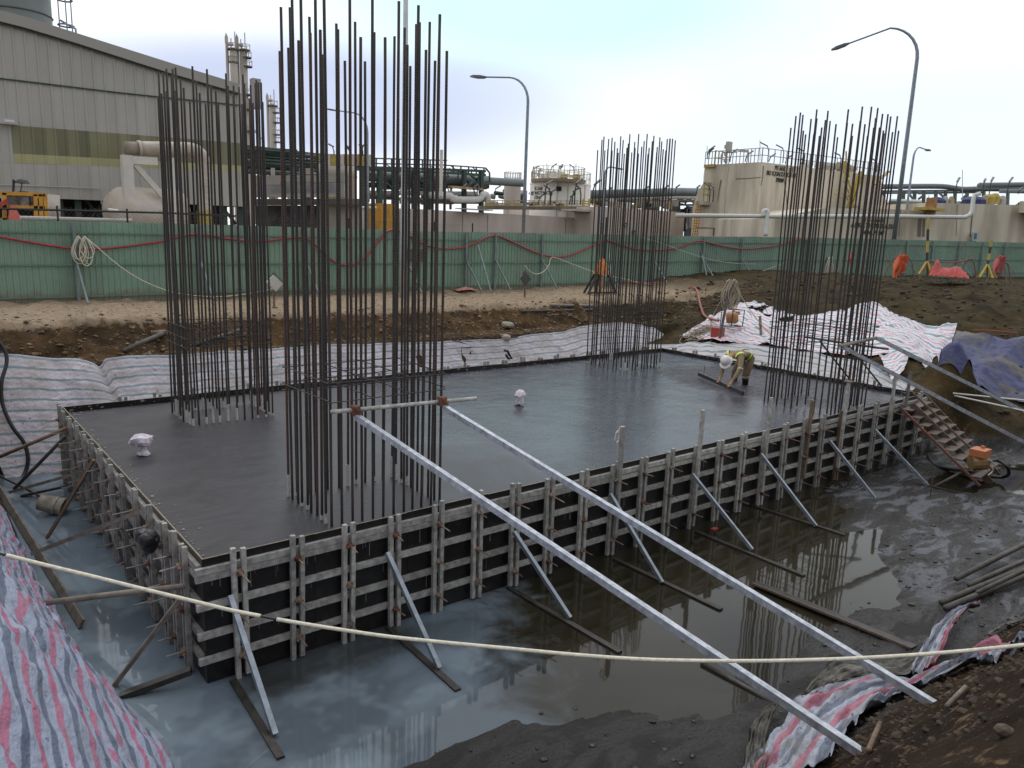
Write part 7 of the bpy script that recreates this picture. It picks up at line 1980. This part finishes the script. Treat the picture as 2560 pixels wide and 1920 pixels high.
# grey pipes on rack at right
gp = thing('large_pipes', PD(2400, 480, 75), 'very large grey pipes on a steel rack along the skyline at right', 'pipes')
mb = MB(); mb.tube(smooth_pts([PD(2190, 467, 78), PD(2270, 466, 78), PD(2350, 467, 78), PD(2385, 471, 78), PD(2410, 473, 78), PD(2470, 472, 78), PD(2640, 475, 78)], 4), .27 * 1.0 * 5 / 5 * 1.0 * .9 * .95 + .0, 14); 
mb = MB(); mb.tube(smooth_pts([PD(2190, 467, 78), PD(2270, 466, 78), PD(2350, 466, 78), PD(2385, 470, 78), PD(2410, 473, 78), PD(2470, 472, 78), PD(2640, 475, 78)], 4), .26, 16)
mb.v = []; mb.f = []; mb.mi = []
mb.tube(smooth_pts([PD(2190, 467, 78), PD(2270, 466, 78), PD(2350, 466, 78), PD(2385, 470, 78), PD(2410, 473, 78), PD(2470, 472, 78), PD(2640, 475, 78)], 4), 6.3 / FPX * 78, 16); mb.build('large_pipe', grey_pipe, gp, smooth=True)
mb = MB(); mb.tube([PD(2448, 463, 70), PD(2460, 463, 70), PD(2660, 461, 70)], 6.5 / FPX * 70, 16); mb.lathe(PD(2449, 463, 70), [(.001, -.24), (.13, -.18), (.22, -.05), (.235, 0)], 14, unit(RT)); mb.build('large_pipe', grey_pipe, gp, smooth=True)
mb = MB(); mb.tube([PD(2500, 478, 68), PD(2660, 480, 68)], .18, 10); mb.build('pipe', grey_pipe, gp, smooth=True)
for py in (476, 481): 
    mb = MB(); mb.beam(PD(2190, py + 2, 79), PD(2460, py, 79), .2, .18); mb.build('rack_beam', mat('rack_grey_green', (.12, .15, .14), .6), gp)
for px in (2210, 2259, 2287, 2310, 2340, 2364, 2388, 2418, 2460, 2520):
    mb = MB(); mb.beam(PD(px, 476, 79), PD(px - 2, 530, 79), .32, .25, up=(0, 1, 0)); mb.build('rack_column', mat('rack_grey_green', (.12, .15, .14)), gp)
for (a_, b_) in (((2296, 484), (2350, 483)), ((2296, 498), (2312, 486)), ((2350, 484), (2365, 498)), ((2420, 484), (2404, 498)), ((2274, 486), (2284, 500))):
    mb = MB(); mb.beam(PD(*a_, 78), PD(*b_, 78), .18, .18); mb.build('rack_brace', mat('rack_grey_green', (.12, .15, .14)), gp)
for (ya, r__) in ((503, .16), (508, .2), (514, .14)):
    mb = MB(); mb.tube(smooth_pts([PD(2224, ya + 12, 66), PD(2226, ya, 66), PD(2240, ya - 1, 66), PD(2300, ya + 1, 68)], 4), r__, 8); mb.build('pipe', white_steel if ya == 503 else mat('green_grey_pipe', (.06, .09, .08)), gp, smooth=True)
pl_list([((2386, 500), (2387, 457), (2399, 444), 66), ((2455, 490), (2457, 455), (2464, 447), 66), ((2472, 490), (2474, 455), (2484, 443), 66), ((2517, 490), (2518, 457), (2532, 443), 66), ((2322, 505), (2326, 503), (2334, 496), 66), ((2546, 480), (2550, 476), (2558, 468), 66)], [o12[i] + ' platform light from the left along the large pipes at right' for i in range(6)])
# thin lightning rods
for (px, y0, y1, dep, lb) in ((1147 + 40, 0, 0, 0, ''), (1367, 408, 440, 74, 'thin lightning rod left of centre on the white tank'), (1440, 408, 446, 74, 'thin lightning rod right of centre on the white tank'), (1768, 365, 398, dF, 'thin lightning rod at the left end of the tall pit'), (1824, 360, 404, dF, 'thin lightning rod beside the instrument mast'), (1900, 350, 402, dF, 'thin lightning rod near the corner of the tall pit'), (2406, 425, 505, 66, 'thin lightning rod over the large pipes at right'), (2322, 488, 505, 66, 'short lightning rod over the lower basin')):
    if not lb: continue
    mb = MB(); mb.tube([PD(px, y0, dep), PD(px, y1, dep)], .03, 5); mb.build('lightning_rod', rl, label=lb, cat='lightning rod')
# far horizon clutter of the plant between things
far_m = mat('far_plant_grey', (.15, .16, .155), .8, 0, scale=.2, col2=(.09, .10, .095))
for k, (x0, x1, yt) in enumerate(((1225, 1330, 470), (1330, 1480, 500), (1480, 1760, 500), (2200, 2560, 505))):
    q0, q1 = PD(x0, yt, 130), PD(x1, yt, 130)
    rt_ = thing('far_plant', ((q0[0] + q1[0]) / 2, (q0[1] + q1[1]) / 2, 1), ['low dark plant structures far behind the small pale tank', 'low dark plant structures far behind the white tank', 'low dark plant structures far behind the far corner cage', 'low dark plant structures far behind the right basin'][k], 'plant')
    n_ = int((x1 - x0) / 9)
    for i in range(n_):
        px = x0 + (x1 - x0) * (i + random.random()) / n_; py = yt + random.uniform(0, 22)
        T_ = PD(px, py, 130 + random.uniform(-8, 8)); mb = MB()
        if random.random() < .5: mb.b2((T_[0] - random.uniform(.3, 1.2), T_[1], 1), (T_[0] + random.uniform(.2, 1), T_[1] + .6, T_[2]))
        else: mb.tube([T_, PD(px + random.uniform(8, 26), py + random.uniform(-1, 4), 130)], random.uniform(.15, .45), 7)
        mb.build('structure_piece', random.choice([far_m, g1, grey_pipe, dark_green, white_steel]), rt_)

# ------------------------------------------------------------------ clods, gravel and chips lying on the banks
def scatter(name, m, n, gen, r0, r1, flat=.6, seed=1, label=None, sub=1):
    rr = np.random.RandomState(seed); bmh = bmesh.new(); bmesh.ops.create_icosphere(bmh, subdivisions=sub, radius=1)
    B = np.array([tuple(v.co) for v in bmh.verts]); F = [tuple(v.index for v in f.verts) for f in bmh.faces]; bmh.free()
    xy = gen(rr, n); z = hgt(xy[:, 0], xy[:, 1])
    mb = MB()
    for k in range(len(xy)):
        r_ = r0 + (r1 - r0) * rr.rand() ** 2.5
        P = B * rr.uniform(.6, 1.3, 3) * (1 + rr.uniform(-.22, .22, (len(B), 1))) * V(1, 1, flat) * r_
        a_ = rr.uniform(0, 6.28); c_, s_ = math.cos(a_), math.sin(a_)
        P = P @ np.array([[c_, s_, 0], [-s_, c_, 0], [0, 0, 1]])
        mb.add(P + V(xy[k, 0], xy[k, 1], z[k] + r_ * flat * .35), F)
    return mb.build(name, m, org=(0, 0, 0), kind='stuff', label=label)
def box_gen(x0, x1, y0, y1): return lambda rr, n: np.stack([rr.uniform(x0, x1, n), rr.uniform(y0, y1, n)], 1)
clod_m = mat('soil_clods', (.19, .125, .070), .95, 0, scale=2, col2=(.075, .047, .026))
clod_d = mat('dark_soil_clods', (.070, .048, .026), .9, 0, scale=2, col2=(.022, .016, .010))
grav_m = mat('pale_gravel', (.34, .29, .22), .9, 0, scale=6, col2=(.20, .16, .12))
scatter('soil_clods', clod_m, 3000, lambda rr, n: np.stack([rr.uniform(-6, 26, n), rr.normal(10.9, .6, n).clip(9.95, 12.6)], 1), .008, .075, seed=2, label='brown clods of soil strewn over the far bank')
scatter('gravel', grav_m, 2600, box_gen(-4, 26, 11.9, 16), .010, .045, .5, seed=3, label='pale gravel on the sandy strip along the hoarding')
scatter('gravel', grav_m, 900, lambda rr, n: np.stack([rr.uniform(-6, 24, n), rr.normal(11.0, .6, n).clip(9.95, 12.2)], 1), .010, .05, .6, seed=4, label='pale stones showing in the face of the far bank')
scatter('soil_clods', clod_d, 2600, lambda rr, n: np.stack([rr.uniform(2.2, 9, n), rr.uniform(-7.0, -4.6, n)], 1), .005, .04, seed=5, label='dark clods of wet soil on the near right bank', sub=2 if False else 1)
scatter('soil_clods', clod_d, 2600, box_gen(19, 44, -1, 13), .012, .11, .6, seed=6, label='dark clods of soil over the right hand mound')
scatter('mud_lumps', mat('wet_mud_lumps', (.028, .023, .018), .45, 0, scale=9, col2=(.014, .011, .009), bump=.004, bscale=30), 700, lambda rr, n: np.stack([rr.uniform(1.0, 16, n), rr.uniform(-4.5, -2.2, n)], 1), .006, .045, .5, seed=7, label='lumps of wet mud along the edge of the pit water')

# pale mortar splashed on the inside of the forms and dribbled on the slab edge
rr = np.random.RandomState(21); bmh = bmesh.new(); bmesh.ops.create_icosphere(bmh, subdivisions=1, radius=1)
B = np.array([tuple(v.co) for v in bmh.verts]); F = [tuple(v.index for v in f.verts) for f in bmh.faces]; bmh.free()
mb = MB()
for k in range(900):
    side = rr.randint(4); r_ = .004 + .016 * rr.rand() ** 3
    if side == 0: c_ = V(rr.uniform(.1, SL), SB - .004, rr.uniform(CZ, -.01)); f_ = V(1.6, .3, 1)
    elif side == 1: c_ = V(rr.uniform(.1, SL), SB - abs(rr.normal(0, .18)) - .02, CZ + .004); f_ = V(1.4, 1.2, .3)
    elif side == 2: c_ = V(SL - .004, rr.uniform(.1, SB), rr.uniform(CZ, -.01)); f_ = V(.3, 1.6, 1)
    else: c_ = V(abs(rr.normal(0, .10)) + .02, rr.uniform(.1, SB), CZ + .004); f_ = V(1.2, 1.4, .3)
    mb.add(B * r_ * f_ * rr.uniform(.6, 1.5, 3) + c_, F)
mb.build('cement_splatter', mat('dried_cement', (.30, .29, .27), .9, var=.4, scale=20), org=(0, 0, 0), kind='stuff', label='pale specks of cement splashed round the inside edge of the formwork')
